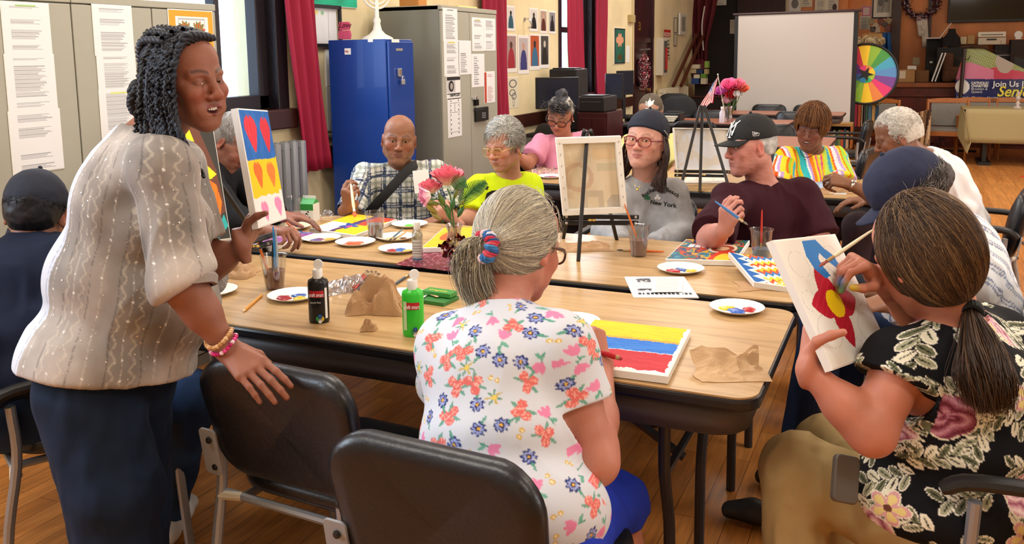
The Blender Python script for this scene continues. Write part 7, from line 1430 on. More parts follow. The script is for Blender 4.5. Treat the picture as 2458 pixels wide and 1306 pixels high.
# tall grey cabinet
BX = -2.86; by = [5.2, 5.62, 6.07]; BH = 1.84
steel_cab('tall grey steel cabinet covered with posted sheets, right of the blue locker', by[0], by[2], BX, -3.36, BH, by)
tt_ = 'sheets posted on the tall grey cabinet'; XB = BX+.003
def ad(u, v): c = np.tile(HX('eceded'), (len(u), 1)); c = layer(c, v < .16, '2a2a2e'); c = layer(c, (u < .62) & (v > .16) & (v < .70), 'c4c4c6'); c = layer(c, np.hypot((u-.32)/.2, (v-.42)/.24) < 1, '1e1e20'); c = layer(c, np.hypot((u-.34)/.11, (v-.42)/.15) < 1, 'a8a09a'); c = layer(c, (v > .74) & (v < .78) | (v > .96), '2a2a2e'); return c
def fplan(u, v): c = np.tile(HX('eef0f2'), (len(u), 1)); b = (np.maximum(np.abs(u-.5)/.36, np.abs(v-.48)/.40)); c = layer(c, (b < 1) & (b > .96) | (np.abs(v-.34) < .006) & (b < 1) | (np.abs(u-.5) < .01) & (v < .34) & (b < 1), '7a7c80'); return layer(c, (np.abs(np.abs(u-.5)-.28) < .03) & (np.sin(v*50) > .7), '2a2a2e')
for r, f, lb in (((1064, 21, 1098, 98), typed(head='6a6c70', rows=18), 'top left sheet on the tall grey cabinet'), ((1067, 98, 1102, 182), typed(head='d8c84a', rows=26), 'dense typed sheet below the top left sheet'), ((1101, 99, 1131, 178), typed(rows=18, gaps=6, x1=.7), 'mostly blank sheet beside the dense typed sheet'), ((1073, 184, 1105, 238), ad, 'black and white advert sheet with a portrait'), ((1076, 239, 1108, 328), fplan, 'floor plan sheet at the bottom of the strip'), ((1134, 44, 1161, 122), typed(head='e0cc3a', rows=24), 'typed sheet with yellow heading on the right door'), ((1162, 46, 1189, 121), typed(rows=26), 'typed sheet touching the cabinet right edge'), ((1133, 131, 1163, 208), typed(rows=14, gaps=4, x1=.6), 'sparse sheet in the middle of the right door'), ((1163, 173, 1188, 246), lambda u, v: layer(typed(rows=20, ink='c09090', x0=.3)(u, v), u < .2, ['c04a3a', '3a5a9a'][0]), 'sheet with a coloured left strip above the keypad')):
    onwall(r, XB, lb, f, grp=tt_, n=64)
text('printed_number', '1-800-491-2230', .030, (XB+.003, onx(1079, 232, XB)[1], onx(1079, 232, XB)[2]), FACEX, inkm, None, .0002, .0006, sx=.75).hide_render = True if False else False
o_ = bpy.data.objects['printed_number']; tag(o_, 'black phone number printed on the advert sheet', 'lettering')
padlock(V(BX+.016, onx(1139, 246, BX)[1], onx(1139, 246, BX)[2]), 'black padlock on the tall grey cabinet door', body='202024', s=1.4)
WB((1132, 233, 1141, 240), BX, .012).build('hasp', chrome, bpy.data.objects['steel_cabinet.002'], bevel=.002)
t = thing('keypad_lock', 'black keypad lock on the right door of the tall grey cabinet', 'keypad', tuple(V(BX, *onx(1152, 290, BX)[1:]))); WB((1138, 257, 1167, 290), BX, .022).build('housing', blackpl, t, bevel=.004)
for i in range(3):
    for j in range(3): WB((1157+j*3.2, 270+i*5, 1159.4+j*3.2, 273+i*5), BX+.022, .002).build('key', mat('key_grey', '8a8c90', .5), t)
WB((1140, 260, 1162, 265), BX+.022, .001).build('display', mat('display_dark', '2a3038', .2), t)
solo(MB().box((-3.0, 5.68, BH+.008), (.20, .30, .014)), 'file_folder', mat('folder_yellow', 'e6d48a', .7), 'yellow folder lying on top of the tall grey cabinet', 'folder', bevel=.003)
solo(MB().box((-3.2, 5.42, BH+.045), (.16, .12, .09)), 'wicker_box', mat('wicker', 'c98a4a', .8, bump=.6, bs=120), 'small wicker box on top of the tall cabinet near the menorah', 'box', bevel=.01)
# photo prints on the wall
def person_print(bg, fc, hc='8a6048'):
    def f(u, v):
        c = np.tile(HX('eeeae6'), (len(u), 1)); i = (u > .08) & (u < .92) & (v > .05) & (v < .90); c = layer(c, i, bg); c = layer(c, i & (np.hypot((u-.5)/.30, (v-.80)/.45) < 1), fc); return layer(c, i & (np.hypot((u-.5)/.12, (v-.28)/.10) < 1), hc)
    return f
GP = 'portrait prints taped to the cream wall'; K = 4.354
for i, (x0, y0, x1, y1, bg_, fc, hc, lb) in enumerate(((70, 55, 153, 320, 'cdc6bc', '3c3a3a', '4a3830', 'grey-dressed portrait, leftmost of the upper row'), (157, 65, 245, 320, 'dcd8d4', '2f5a6c', '1c1a1a', 'portrait of a person in teal with a black cap'), (398, 90, 485, 325, 'd8d4ce', '141416', '3a2a24', 'portrait of a person all in black, pale background'), (505, 105, 580, 345, 'b49c8c', '5a2820', 'c8a090', 'reddish-brown print in the upper row'), (598, 120, 670, 350, '8c8c90', '1c1c20', '2a2624', 'grey print with a dark coat, rightmost of the upper row'), (145, 360, 265, 755, 'a88e8c', 'a22c38', '5a3a30', 'large print of a person in red, leftmost of the lower row'), (278, 375, 390, 770, 'bcb4b6', '3c3c78', 'c89880', 'large print of a bald person in blue-violet'), (398, 358, 505, 730, 'b8552e', '3c6e92', '2a2a30', 'large print with orange and blue panels'), (508, 362, 602, 710, '4c4844', '262422', 'c8c0b4', 'large dark print, rightmost of the lower row'), (1140, 305, 1190, 520, 'c0b0a8', '221c24', '1a1618', 'small print right of the narrow window, upper one'), (1150, 570, 1200, 780, 'e0ccc4', 'a01c2c', '8a5a48', 'small print with a red figure right of the narrow window'))):
    onwall((1180+x0/K, y0/K, 1180+x1/K, y1/K), XW-.008, lb, person_print(bg_, fc, hc), name='photo_print', cat='picture', grp=GP, n=36)
def sketch(u, v): c = np.tile(HX('e2dac2'), (len(u), 1)); r = np.hypot((u-.45)/.30, (v-.22)/.13); c = layer(c, np.abs(r-1) < .16, '6a6a6c'); 
def sketch(u, v):
    c = np.tile(HX('e0d8c0'), (len(u), 1))
    for cx, cy, a, b in ((.45, .2, .32, .12), (.4, .5, .26, .10), (.55, .62, .2, .1), (.5, .8, .08, .14)): c = layer(c, np.abs(np.hypot((u-cx)/a, (v-cy)/b)-1) < .14, '5c5c60')
    return c
onwall((1220, 186, 1245, 259), XW-.008, 'pencil sketch of an elephant-like figure low on the cream wall', sketch, name='wall_drawing', cat='drawing', n=50)
def lily(u, v):
    c = np.tile(HX('2c6a5c'), (len(u), 1))*(1+.2*nz(u, v, 5)[:, None]); a = np.arctan2(v-.33, u-.5); c = layer(c, np.hypot((u-.5)/.36, (v-.33)/.20) < .6+.4*np.abs(np.cos(a*3)), 'e8a484'); c = layer(c, (np.abs(u-.5+.08*np.sin(v*20)) < .03) & (v > .45) & (v < .85), '3a8a4a'); c = layer(c, np.hypot((u-.5)/.2, (v-.82)/.09) < 1, '5a4a2a'); return layer(c, (np.minimum(np.minimum(u, 1-u)*.6, np.minimum(v, 1-v)) < .035), '2a1c18')
onwall((1475, 68, 1500.5, 153), XW, 'dark-framed painting of peach lilies on green', lily, name='framed_painting', cat='painting', th=.03, n=60)
solo(MB().tube(spline([(WX+.01, onx(1258, 50, WX)[1], 1.86), (WX+.06, onx(1258, 50, WX)[1], 1.84), (WX+.07, onx(1260, 50, WX)[1], 1.78), (WX+.03, onx(1261, 60, WX)[1], 1.77)], 12), .010, 8).lathe([(0, 0), (.02, 0), (.02, .008), (0, .01)], (WX+.002, onx(1258, 50, WX)[1], 1.85), 12, roty(math.pi/2)), 'wall_hook', chrome, 'chrome hook on the cream wall between the upper prints', 'hook', smooth=True)
WBo = lambda r, nm, m, lb, cat, th=.02, **k: solo(WB(r, WX+.002, th), nm, m, lb, cat, bevel=.004, **k)
WBo((1507, 36, 1517, 54), 'junction_box', mat('box_cream', 'bba874', .5), 'beige junction box at the left of the arched door', 'box', .05); WBo((1502, 110, 1511, 150), 'wall_notice', mat('paper', 'f1f2ef', .8), 'small pale notice between the lily painting and the door', 'paper', .003)
t = thing('extinguisher_cabinet', 'white wall cabinet with a red extinguisher behind its narrow glass door', 'cabinet', tuple(V(WX+.1, *onx(1585, 180, WX)[1:]))); y0, y1, z0, z1 = yz(1577, 92, 1598, 180, WX+.02)
MB().bx((WX, y0, z0), (WX+.11, y0+.28, z1)).build('cabinet_box', mat('box_white', 'd8d0c0', .5), t, bevel=.006); MB().bx((WX+.111, y0+.05, z0+.04), (WX+.116, y0+.24, z1-.04)).build('glass_door', mat('glass_grey', '6a7068', .1), t); MB().tube([(WX+.125, y0+.14, z0+.08), (WX+.125, y0+.14, z1-.14)], .02, 10).build('extinguisher', mat('fire_red', 'b01a1c', .3), t, smooth=True)
onwall((1593.8, 71, 1610, 88), XW, 'red and white warning sign above the notices', lambda u, v: layer(layer(np.tile(HX('c4301c'), (len(u), 1)), (v > .42) & (v < .94) & (u > .05) & (u < .95), 'f0e8e0'), (v > .55) & (v < .82) & (np.abs(np.sin(u*30)) > .4) & (u > .12) & (u < .88), 'c4301c'), name='warning_sign', cat='sign')
onwall((1600, 92, 1609, 144), XW, 'black and white instruction notice beside the extinguisher cabinet', typed(rows=6, ink='2a2a2a', bg='ddd4b4'), cat='notice'); onwall((1617.5, 42, 1625.5, 79), XW, 'small narrow framed picture, upper of a pair', lambda u, v: layer(np.tile(HX('3a342c'), (len(u), 1)), (u > .15) & (u < .85) & (v > .06) & (v < .94), 'd8cfb0'), name='hanging_picture', cat='picture'); onwall((1617.5, 81, 1625, 111), XW, 'small narrow framed picture, lower of a pair', lambda u, v: layer(np.tile(HX('3a342c'), (len(u), 1)), (u > .15) & (u < .85) & (v > .06) & (v < .94), 'd8cfb0'), name='hanging_picture', cat='picture')
onwall((1633, 33, 1648, 83), WX+.05, 'tilted picture in a pale frame near the stage drape', lambda u, v: layer(layer(np.tile(HX('d8d4c4'), (len(u), 1)), (u > .25) & (u < .8) & (v > .15) & (v < .85), '8a8a80'), nz(u, v, 8) > .3, 'b0ac9c', .5), name='framed_picture', cat='picture', th=.03)
# tinsel wreath on door
g_ = np.random.default_rng(5)
def wreath(label, o, R0, r1, fr, cols, n, fl, sc=(1, 1), name='wreath', extra=None):
    t = thing(name, label, 'wreath', tuple(o)); MB().tube([o+fr@V(R0*math.cos(a)*sc[0], R0*math.sin(a)*sc[1], 0) for a in np.linspace(0, 6.2832, 33)], r1*.5, 8, cap=False).build('ring', mat('wreath_core', '3a1a22', .8), t, smooth=True); mb = MB()
    for i in range(n):
        a = g_.uniform(0, 6.28); q = o+fr@V((R0+g_.normal()*r1*.55)*math.cos(a)*sc[0], (R0+g_.normal()*r1*.55)*math.sin(a)*sc[1], abs(g_.normal())*r1*.6); d = unit(g_.normal(size=3))*fl; e = unit(g_.normal(size=3))*fl*.35; mb.add([q-d, q-e, q+d, q+e], [(0, 1, 2, 3)], hexc(cols[g_.integers(len(cols))]))
    tag(mb.build('tinsel', mat('tinsel', None, .3, .4), t), kind='stuff'); return t
wreath('red and silver tinsel wreath hanging on the dark door', V(WX-.0, (D3[0]+D3[1])/2-.1, 1.24), .13, .07, FACEX, ['a82040', 'd8b8b8', 'e8e0e0', '7a1028', 'c84868'], 900, .022, (1, 1.3))
# computers and desks along the window wall
pc = mat('monitor_black', '14161c', .35); scr = mat('screen_dark', '141d30', .15); deskm = mat('mahogany', '3c1218', .35, var=.3, vs=5); dkm = mat('desk_black', '17171b', .5)
def monitor(label, px, py, d, w, h, rz, zt, q=0):
    p = at(px, py, d); p[2] = zt; t = thing('computer_monitor', label, 'monitor', tuple(p), 'computer monitors on the desks', rz, local=True)
    MB().box((0, 0, q+.12+h/2), (w, .03, h)).build('housing', pc, t, bevel=.004); MB().box((0, -.0165, q+.12+h/2+.004), (w-.03, .002, h-.035)).build('screen', scr, t); MB().box((0, .02, .10+q/2), (.05, .02, .2+q)).build('stand', pc, t); MB().lathe([(0, 0), (.11, 0), (.11, .012), (0, .014)], (0, 0.01, 0), 20).build('base', pc, t)
def desk(label, x0, x1, y0, y1, h, m=dkm):
    t = thing('desk', label, 'desk', ((x0+x1)/2, (y0+y1)/2, 0)); MB().bx((x0, y0, h-.03), (x1, y1, h)).build('desktop', m, t, bevel=.004)
    for x in (x0+.02, x1-.05): MB().bx((x, y0+.02, 0), (x+.03, y1-.02, h-.03)).build('side_panel', m, t)
    MB().bx((x0+.05, y1-.04, .25), (x1-.05, y1-.02, h-.03)).build('back_panel', m, t)
desk('low black computer desk behind the person in pink', -3.4, -2.45, 6.75, 7.5, .74); monitor('large dark monitor behind the person in pink', 1338, 300, 7.25, .36, .26, R_(22), .74, .2)
p = at(1350, 200, 8.0); desk('black desk with printer under the narrow window', -3.4, -2.75, 7.8, 8.6, .74)
def boxy(name, label, cat, px0, py0, px1, py1, Y, dep, zb, m=dkm, z1=None, extra=None, bev=.015, grp=None):
    x0, x1, z0, z1_ = xz(px0, py0, px1, py1, Y); t = thing(name, label, cat, ((x0+x1)/2, Y+dep/2, zb), grp); z1 = z1 or z1_; MB().bx((x0, Y, zb), (x1, Y+dep, z1)).build('casing', m, t, bevel=bev)
    w = x1-x0; MB().bx((x0+w*.15, Y-.006, zb+(z1-zb)*.62), (x1-w*.15, Y+.01, zb+(z1-zb)*.70)).build('paper_slot', mat('slot_grey', '3a3c42', .4), t); MB().bx((x0+w*.1, Y+.02, z1), (x1-w*.1, Y+dep*.7, z1+.012)).build('lid', m, t, bevel=.004); return t
boxy('printer', 'black office printer behind the large monitor', 'printer', 1318, 166, 1385, 300, 8.3, .34, .741)
boxy('printer', 'black printer on the mahogany cabinet before the bright curtain', 'printer', 1385, 228, 1452, 250, 8.0, .4, .95, z1=1.10)
x0, x1, z0, z1 = xz(1385, 250, 1458, 420, 7.95); t = thing('wood_cabinet', 'dark mahogany cabinet carrying a printer', 'cabinet', ((x0+x1)/2, 8.2, 0)); MB().bx((x0, 7.95, 0), (x1, 8.45, .95)).build('cabinet_body', deskm, t, bevel=.005); MB().bx((x0+.02, 7.94, .05), ((x0+x1)/2-.005, 7.95, .9)).build('door', deskm, t, bevel=.004); MB().bx(((x0+x1)/2+.005, 7.94, .05), (x1-.02, 7.95, .9)).build('door', deskm, t, bevel=.004)
desk('black computer desk beside the mahogany cabinet', -2.9, -2.2, 9.2, 9.9, .74); monitor('dark monitor on the desk right of the bright curtain', 1474, 260, 9.8, .20, .29, R_(20), .74, .14); desk('black computer desk in front of the arched door', -3.2, -2.45, 10.4, 11.1, .74); monitor('narrow dark monitor seen nearly edge-on by the lily painting', 1500, 260, 10.9, .28, .30, R_(62), .74, .14)
boxy('printer', 'small black printer with paper tray on the reddish table beside the books', 'printer', 1592, 255, 1632, 272, 9.75, .25, .741, z1=.84)
def office_chair(label, x, y, rz, mesh_=False):
    t = thing('office_chair', label, 'chair', (x, y, 0), 'black office chairs', rz, local=True); m = mat('mesh_black', '0e1016', .7); v, f = pad(.48, .50, .05, .16, -.04, lambda v: v@rotx(.12).T+V(0, -.24, .72)); MB().add(v, f).build('backrest', m, t, smooth=True, sharp=180)
    v, f = pad(.50, .48, .08, .14, 0, lambda v: v@rotx(math.pi/2).T+V(0, 0, .46)); MB().add(v, f).build('seat', m, t, smooth=True, sharp=180); MB().tube([(0, -.02, .08), (0, 0, .44)], .025, 10).build('post', blackpl, t)
    for k in range(5): a = k*1.2566; MB().tube([(0, 0, .09), (.28*math.cos(a), .28*math.sin(a), .055)], .016, 8).sph((.28*math.cos(a), .28*math.sin(a), .028), .027, 8).build('caster_arm', blackpl, t)
    for s in (-1, 1): MB().tube(spline([(s*.24, -.18, .46), (s*.28, -.1, .60), (s*.28, .14, .64)], 8), .016, 8).build('armrest', blackpl, t)
p = at(1255, 400, 6.75); office_chair('black mesh office chair behind the person with short grey hair', p[0], p[1], R_(150)); p = at(1612, 300, 9.9); office_chair('black office chair with a curved shell near the steps', p[0]-.42, 11.5, R_(190)); office_chair('rounded black office chair right of the other by the steps', px2x(1640, 10.8), 10.7, R_(200))
# ================================================================ STAGE SIDE
RTX = np.array([[1., 0, 0], [0, 0, -1], [0, 1, 0]])          # text facing the camera (-Y)
# steps
t = thing('stage_steps', 'dark wooden steps leading up to the stage at the left', 'stairs', (px2x(1710, 14.6), 14.5, 0)); sx0, sx1 = px2x(1655, 14.4), px2x(1772, 14.4); stp = mat('step_wood', '4a2416', .45, var=.3, vs=5)
for i in range(5): MB().bx((sx0, 13.7+i*.28, 0), (sx1, 13.98+i*.28, .2*(i+1)-.03)).build('riser', mat('riser_dark', '24110e', .6), t); MB().bx((sx0, 13.68+i*.28, .2*(i+1)-.03), (sx1, 13.99+i*.28, .2*(i+1))).build('tread', stp, t, bevel=.006)
MB().bx((sx0-.04, 13.66, 0), (sx0, 15.1, .4)).build('stringer', stp, t)
for i, dx in enumerate((0, .10)): solo(MB().tube([(WX+.1+dx, 13.55+dx, 1.0), (WX+.1+dx, 15.15+dx, 1.82)], .028, 10), 'handrail', mat('rail_wood', '5a2a1a', .4), ['dark handrail rising along the wall by the steps', 'second handrail bar beside the first, nearer the steps'][i], 'handrail', smooth=True)
# boxes on the steps
bc = ['2a4a8a', 'd8d0b8', 'e8e0c8', '6a9a3a', 'c8b890', '203a6a', 'e4dcc0', 'b8a878', '8ab04a']
for i, (x, y, w, h) in enumerate(((1668, 202, 18, 14), (1688, 202, 13, 14), (1672, 188, 14, 9), (1688, 188, 12, 11), (1664, 176, 14, 10), (1680, 177, 14, 10), (1665, 165, 26, 10), (1694, 178, 8, 12), (1695, 163, 8, 16))):
    x0, x1, z0, z1 = xz(x-w/2, y-h, x+w/2, y, 14.55); solo(MB().bx((x0, 14.55, max(z0, .8)), (x1, 14.7, max(z1, .86))), 'carton_box', mat('carton_'+bc[i], bc[i], .7), ['lowest left', 'lowest right', 'second-row left', 'second-row green', 'third-row cream', 'third-row navy', 'wide top', 'slim right', 'tall narrow'][i]+' small carton stacked on the stage steps', 'box', 'small cartons stacked on the steps', bevel=.004)
# stage drape
dr = mat('drape_maroon', '5a0c1c', .75)
def drp(u, v): z = 3.1+(1.30-3.1)*v; w = .30*(1-.75*min(v*1.25, 1)**1.5)+.05; return (px2x(1680, 15.3)+(u-.5)*2*w, 15.3+.04*math.sin(u*26)+.03*math.sin(v*6), z)
t = thing('stage_drape', 'dark maroon stage drape gathered into a hanging knot', 'drape', (px2x(1680, 15.3), 15.3, 1.0)); MB().sheet(drp, 60, 20).build('drape_cloth', dr, t, smooth=True, solid=.006, sharp=180); MB().sph((px2x(1678, 15.2), 15.25, 1.23), .16, 16, sc=(.95, .7, 1.15)).build('drape_knot', dr, t, smooth=True); MB().tube(spline([(px2x(1689, 15.2), 15.2, 2.3), (px2x(1684, 15.2), 15.18, 1.95), (px2x(1688, 15.2), 15.2, 1.55)], 10), .012, 6).build('tie_cord', mat('cord_white', 'd8d0cc', .7), t)
onback((1719, -14, 1743, 12), 16.115, 'white paper notice high on the dark stage panel', typed(bg='d8d4c8', rows=8), cat='notice'); onback((1753, 48, 1766, 80), 16.19, 'small pale notice left of the projection screen', typed(bg='b8ac98', rows=10), cat='notice')
for i, r in enumerate(((1871, -14, 1891, 28), (1894, -10, 1922, 28), (1922, -20, 1949, 16), (1957, -14, 1984, 28), (1985, -14, 2012, 28))): onback(r, 16.35, ['blank cream', 'goblet-printed', 'overlapping', 'ruled', 'figure-printed'][i]+' sheet pinned above the projection screen', [typed(bg='c9bd98', rows=3), lambda u, v: layer(np.tile(HX('d4cfc4'), (len(u), 1)), np.hypot((u-.5)/.3, (v-.5)/.3) < 1, '77726a'), typed(bg='d2c8a8', rows=6), typed(bg='d6ceb4', rows=12), lambda u, v: layer(typed(bg='d4cab4', rows=9)(u, v), np.hypot((u-.7)/.2, (v-.75)/.2) < 1, '4a3434')][i], grp='sheets pinned above the projection screen')
# projection screen
sx0, sx1 = px2x(1768, 12.3), px2x(2048, 12.3); zt, zb = ony(1900, 33, 12.3)[2], .52
t = thing('projection_screen', 'white tripod projection screen standing before the stage', 'projection screen', ((sx0+sx1)/2, 12.3, 0)); MB().bx((sx0, 12.3, zb), (sx1, 12.304, zt)).build('screen_fabric', mat('screen_white', 'c0bbb6', .8), t)
mb = MB().bx((sx0-.035, 12.298, zb), (sx0+.012, 12.306, zt)); mb.build('border', blackpl, t); MB().bx((sx1-.012, 12.298, zb), (sx1+.045, 12.306, zt)).build('border', blackpl, t); MB().tube([(sx0-.06, 12.3, zt+.012), (sx1+.08, 12.3, zt+.018)], .018, 10).build('top_bar', mat('bar_brown', '3a2a2c', .4), t); MB().bx((sx0-.05, 12.27, zb-.07), (sx1+.05, 12.34, zb)).build('roller_case', blackpl, t, bevel=.01)
MB().tube([((sx0+sx1)/2, 12.34, .25), ((sx0+sx1)/2, 12.34, zt+.03)], .014, 8).build('pole', blackpl, t)
for k in range(3): a = k*2.094+.5; MB().tube([((sx0+sx1)/2, 12.34, .42), ((sx0+sx1)/2+.45*math.cos(a), 12.34+.3*math.sin(a), 0.01)], .012, 8).build('tripod_leg', blackpl, t)
# prize wheel
wc = ony(2078, 178, 12.42); R0 = 70/FPX*float((wc-CAM)@FW); t = thing('prize_wheel', 'rainbow prize wheel with a black star centre beside the projection screen', 'wheel', (wc[0], wc[1], 0)); cs = ['e4407a', 'e88a4a', 'f2cc2c', '8cc03a', '6aa84a', '3a86b0', '2f5a9a', '4a3a8a', '6a2a7a', 'c8304a', 'f2cc2c', '8cb83a', '4a9a4a', '4aa8c8', '5a92cc', '7a4a9a']
mb = MB().at(wc, RTX)
for i in range(16): a0, a1 = -.12+i*math.pi/8*-1, -.12-(i+1)*math.pi/8; mb.add([(0, 0, 0)]+[(R0*math.cos(a0+(a1-a0)*k/4), R0*math.sin(a0+(a1-a0)*k/4), 0) for k in range(5)], [(0, 1, 2, 3, 4, 5)], hexc(cs[(i+15) % 16]))
mb.build('wheel_sectors', mat('print', None, .5), t); mb = MB().at(wc+V(0, -.006, 0), RTX); 
for i in range(8): a0 = i*math.pi/4; mb.add([(0, 0, 0)]+[(.3*R0*math.cos(a0+k*.196), .3*R0*math.sin(a0+k*.196), 0) for k in range(5)], [(0, 1, 2, 3, 4, 5)], hexc(['f2cc2c', 'e8904a', 'e4407a', '4a2a7a', '2f5a9a', '2f86c0', '30b070', 'a8c83a'][i]))
mb.build('inner_ring', MC['print'], t); MB().at(wc+V(0, -.010, 0), RTX).prism([((.26 if k % 2 == 0 else .10)*R0*math.cos(k*math.pi/5+1.2), (.26 if k % 2 == 0 else .10)*R0*math.sin(k*math.pi/5+1.2)) for k in range(10)], 0, .004).build('star', blackpl, t)
MB().tube([wc+RTX@V(R0*1.02*math.cos(a), R0*1.02*math.sin(a), 0) for a in np.linspace(0, 6.2832, 41)], .016, 8, cap=False).build('rim', blackpl, t, smooth=True); MB().at(wc+V(0, .012, 0), RTX).prism([(R0*math.cos(a), R0*math.sin(a)) for a in np.linspace(0, 6.28, 33)[:-1]], -.01, 0).build('backboard', blackpl, t); MB().tube([(wc[0], wc[1]+.05, 0.02), (wc[0], wc[1]+.05, wc[2])], .02, 8).build('stand_pole', blackpl, t); MB().lathe([(0, 0), (.26, 0), (.25, .02), (0, .025)], (wc[0], wc[1]+.05, 0), 24).build('stand_base', blackpl, t)
# alcove things right of the screen
onback((2094, -30, 2147, 45), YP-.03, 'grey tulip print in a dark frame', lambda u, v: layer(layer(layer(np.tile(HX('2a2224'), (len(u), 1)), (u > .06) & (u < .94) & (v < .94), 'd8d2c2'), (u > .22) & (u < .80) & (v < .80), '9a988c'), (np.hypot((u-.38)/.13, (v-.48)/.12) < 1) | (np.hypot((u-.62)/.13, (v-.36)/.12) < 1) | (np.abs(u-.5-.1*np.sin(v*5)) < .02) & (v > .5) & (v < .78), '6a6862'), name='framed_print', cat='picture', n=60)
onback((2069, 15, 2090, 39), YP-.03, 'small pink-framed sheet left of the tulip print', lambda u, v: layer(np.tile(HX('b85a72'), (len(u), 1)), (u > .14) & (u < .86) & (v > .12) & (v < .88), 'cfb8b0'), name='framed_print', cat='picture'); onback((2065, 40, 2088, 70), YP-.03, 'plain greenish sheet below the pink frame', typed(bg='a8a890', rows=4), cat='notice')
def bouquet(label, o, R, cols, n, stem=None, fl=.02, name='bouquet', grp=None):
    t = thing(name, label, 'flowers', tuple(o), grp); g = np.random.default_rng(n); 
    for i in range(n):
        q = o+V(g.normal()*R*.5, g.normal()*R*.3, R*.5+abs(g.normal())*R*.35); rosehead(q, fl*g.uniform(.8, 1.2), V(g.normal()*.4, -1, .5), cols[i % len(cols)], 'blossom', t, 3)
    return t
bouquet('round bunch of cream flowers above the prize wheel', ony(2086, 118, 15.4), .16, [('f0dcb0', 'f6ecd0'), ('e8cc98', 'f4e4c0')], 16, fl=.06)
def coat(label, r, Y, col, seed):
    x0, x1, z0, z1 = xz(*r, Y); 
    def fn(u, v): return (x0+(x1-x0)*(u*(.55+.45*v)+.22*(1-v)), Y+.06*math.sin(u*12+seed)*(.4+v)+.03*math.sin(v*9+seed), z1+(z0-z1)*v)
    solo(MB().sheet(fn, 24, 16), 'hanging_coat', mat('coat_'+col, col, .8), label, 'coat', smooth=True, solid=.02, sharp=180)
coat('grey-tan coat hanging beside the stage pier', (2100, 78, 2126, 190), 15.9, '7a7060', 1); coat('bright blue coat hanging beside the stage pier', (2112, 78, 2142, 150), 15.8, '1c5a9a', 2); coat('black coat hanging under the blue one', (2118, 110, 2144, 196), 15.95, '14181c', 4)
g_ = np.random.default_rng(8)
for i, (x, y) in enumerate(((2092, 52), (2102, 62), (2114, 52), (2124, 58), (2133, 50), (2106, 72), (2130, 68), (2096, 70))): x0, x1, z0, z1 = xz(x-7, y-7, x+7, y+7, 16.0); solo(MB().box(((x0+x1)/2, 16.0, (z0+z1)/2), (x1-x0, .10, z1-z0), roty(g_.uniform(-.6, .6))), 'wrapped_package', mat('wrap_%d' % (i % 4), ['8a7a5a', 'b0a088', '6a3a34', '4a4038'][i % 4], .6), ['leftmost', 'second', 'third', 'fourth', 'rightmost', 'low middle', 'low right', 'low left'][i]+' small wrapped package above the coats', 'package', 'small packages above the coats', bevel=.01)
solo(SB((2066, 80, 2116, 200), 15.4, .05), 'chair_back_board', mat('oak_light', 'b08a50', .5), 'pale wooden board standing behind the cream flowers', 'board', bevel=.03)
# wreath, tv, shelf things on the stage
fy = RTX; wo = ony(2212, 5, YP-.08); t = wreath('large dark red and silver wreath with a hanging ribbon on the panelling', wo, .24, .07, fy, ['5a1824', '8a8088', 'c8c0c4', '3a1a30', '7a2a34'], 1500, .028)
mb = MB()
for q in (-1, 1): mb.sheet(lambda u, v: wo+V(.02+q*.10*v+.02*math.sin(v*5), -.08, -.26+.05*math.sin(v*3.1)*(u-.5)*2+.03*math.sin(u*6)), 6, 8, hexc('9a7a7c'))
for x, l in ((-.02, .32), (.05, .50)): mb.sheet(lambda u, v: wo+V(x+(u-.5)*.10+.05*v, -.07+.012*math.sin(v*14), -.26-l*v), 4, 12, hexc('d4ccc0'))
mb.build('ribbon_bow', mat('print', None, .5), t, smooth=True, solid=.004)
x0, x1, z0, z1 = xz(2277, -50, 2560, 52, YP-.10); t = thing('television', 'large black television on the panelled wall at the upper right', 'television', ((x0+x1)/2, YP-.08, z0)); MB().bx((x0, YP-.10, z0), (x1, YP-.04, z1)).build('housing', blackpl, t, bevel=.008); MB().bx((x0+.03, YP-.104, z0+.04), (x1-.03, YP-.10, z1-.03)).build('screen', mat('tv_screen', '0f0e0c', .08), t)
def sbox(name, label, cat, r, Y, dep, m, parts=(), zb=1.001, bev=.008, grp=None):
    x0, x1, z0, z1 = xz(*r, Y); t = thing(name, label, cat, ((x0+x1)/2, Y+dep/2, zb if zb is not None else z0), grp); z0 = zb if zb is not None else z0; MB().bx((x0, Y, z0), (x1, Y+dep, z1)).build('casing' if name != 'cardboard_box' else 'carton', m, t, bevel=bev)
    for nm, (a, b, c, d), pm, th in parts: MB().bx((x0+(x1-x0)*a, Y-th, z0+(z1-z0)*b), (x0+(x1-x0)*c, Y, z0+(z1-z0)*d)).build(nm, pm, t, bevel=.002)
    return t
papr = mat('paper', 'f1f2ef', .8); cardm = mat('cardboard', 'a98050', .8, var=.1)
sbox('cardboard_box', 'brown cardboard box with white label on the stage edge', 'box', (2146, 167, 2196, 198), 15.4, .35, cardm, [('shipping_label', (.02, .30, .55, .90), mat('label_cream', 'dccbb0', .8), .002)])
sbox('cardboard_box', 'narrow cardboard box right of the labelled one', 'box', (2197, 169, 2230, 198), 15.55, .3, mat('cardboard_dark', '7a5630', .8)); sbox('tissue_box', 'small white tissue box on the cardboard boxes', 'box', (2178, 158, 2200, 168), 15.7, .12, papr, zb=None)
sbox('speaker_box', 'black upright case on the stage beside the outlet', 'speaker', (2222, 90, 2262, 198), 15.9, .3, mat('matt_black', '100f0e', .7), [('badge', (.25, .42, .42, .46), papr, .003), ('grille', (.08, .55, .92, .95), mat('grille_black', '1a1816', .9), .004)])
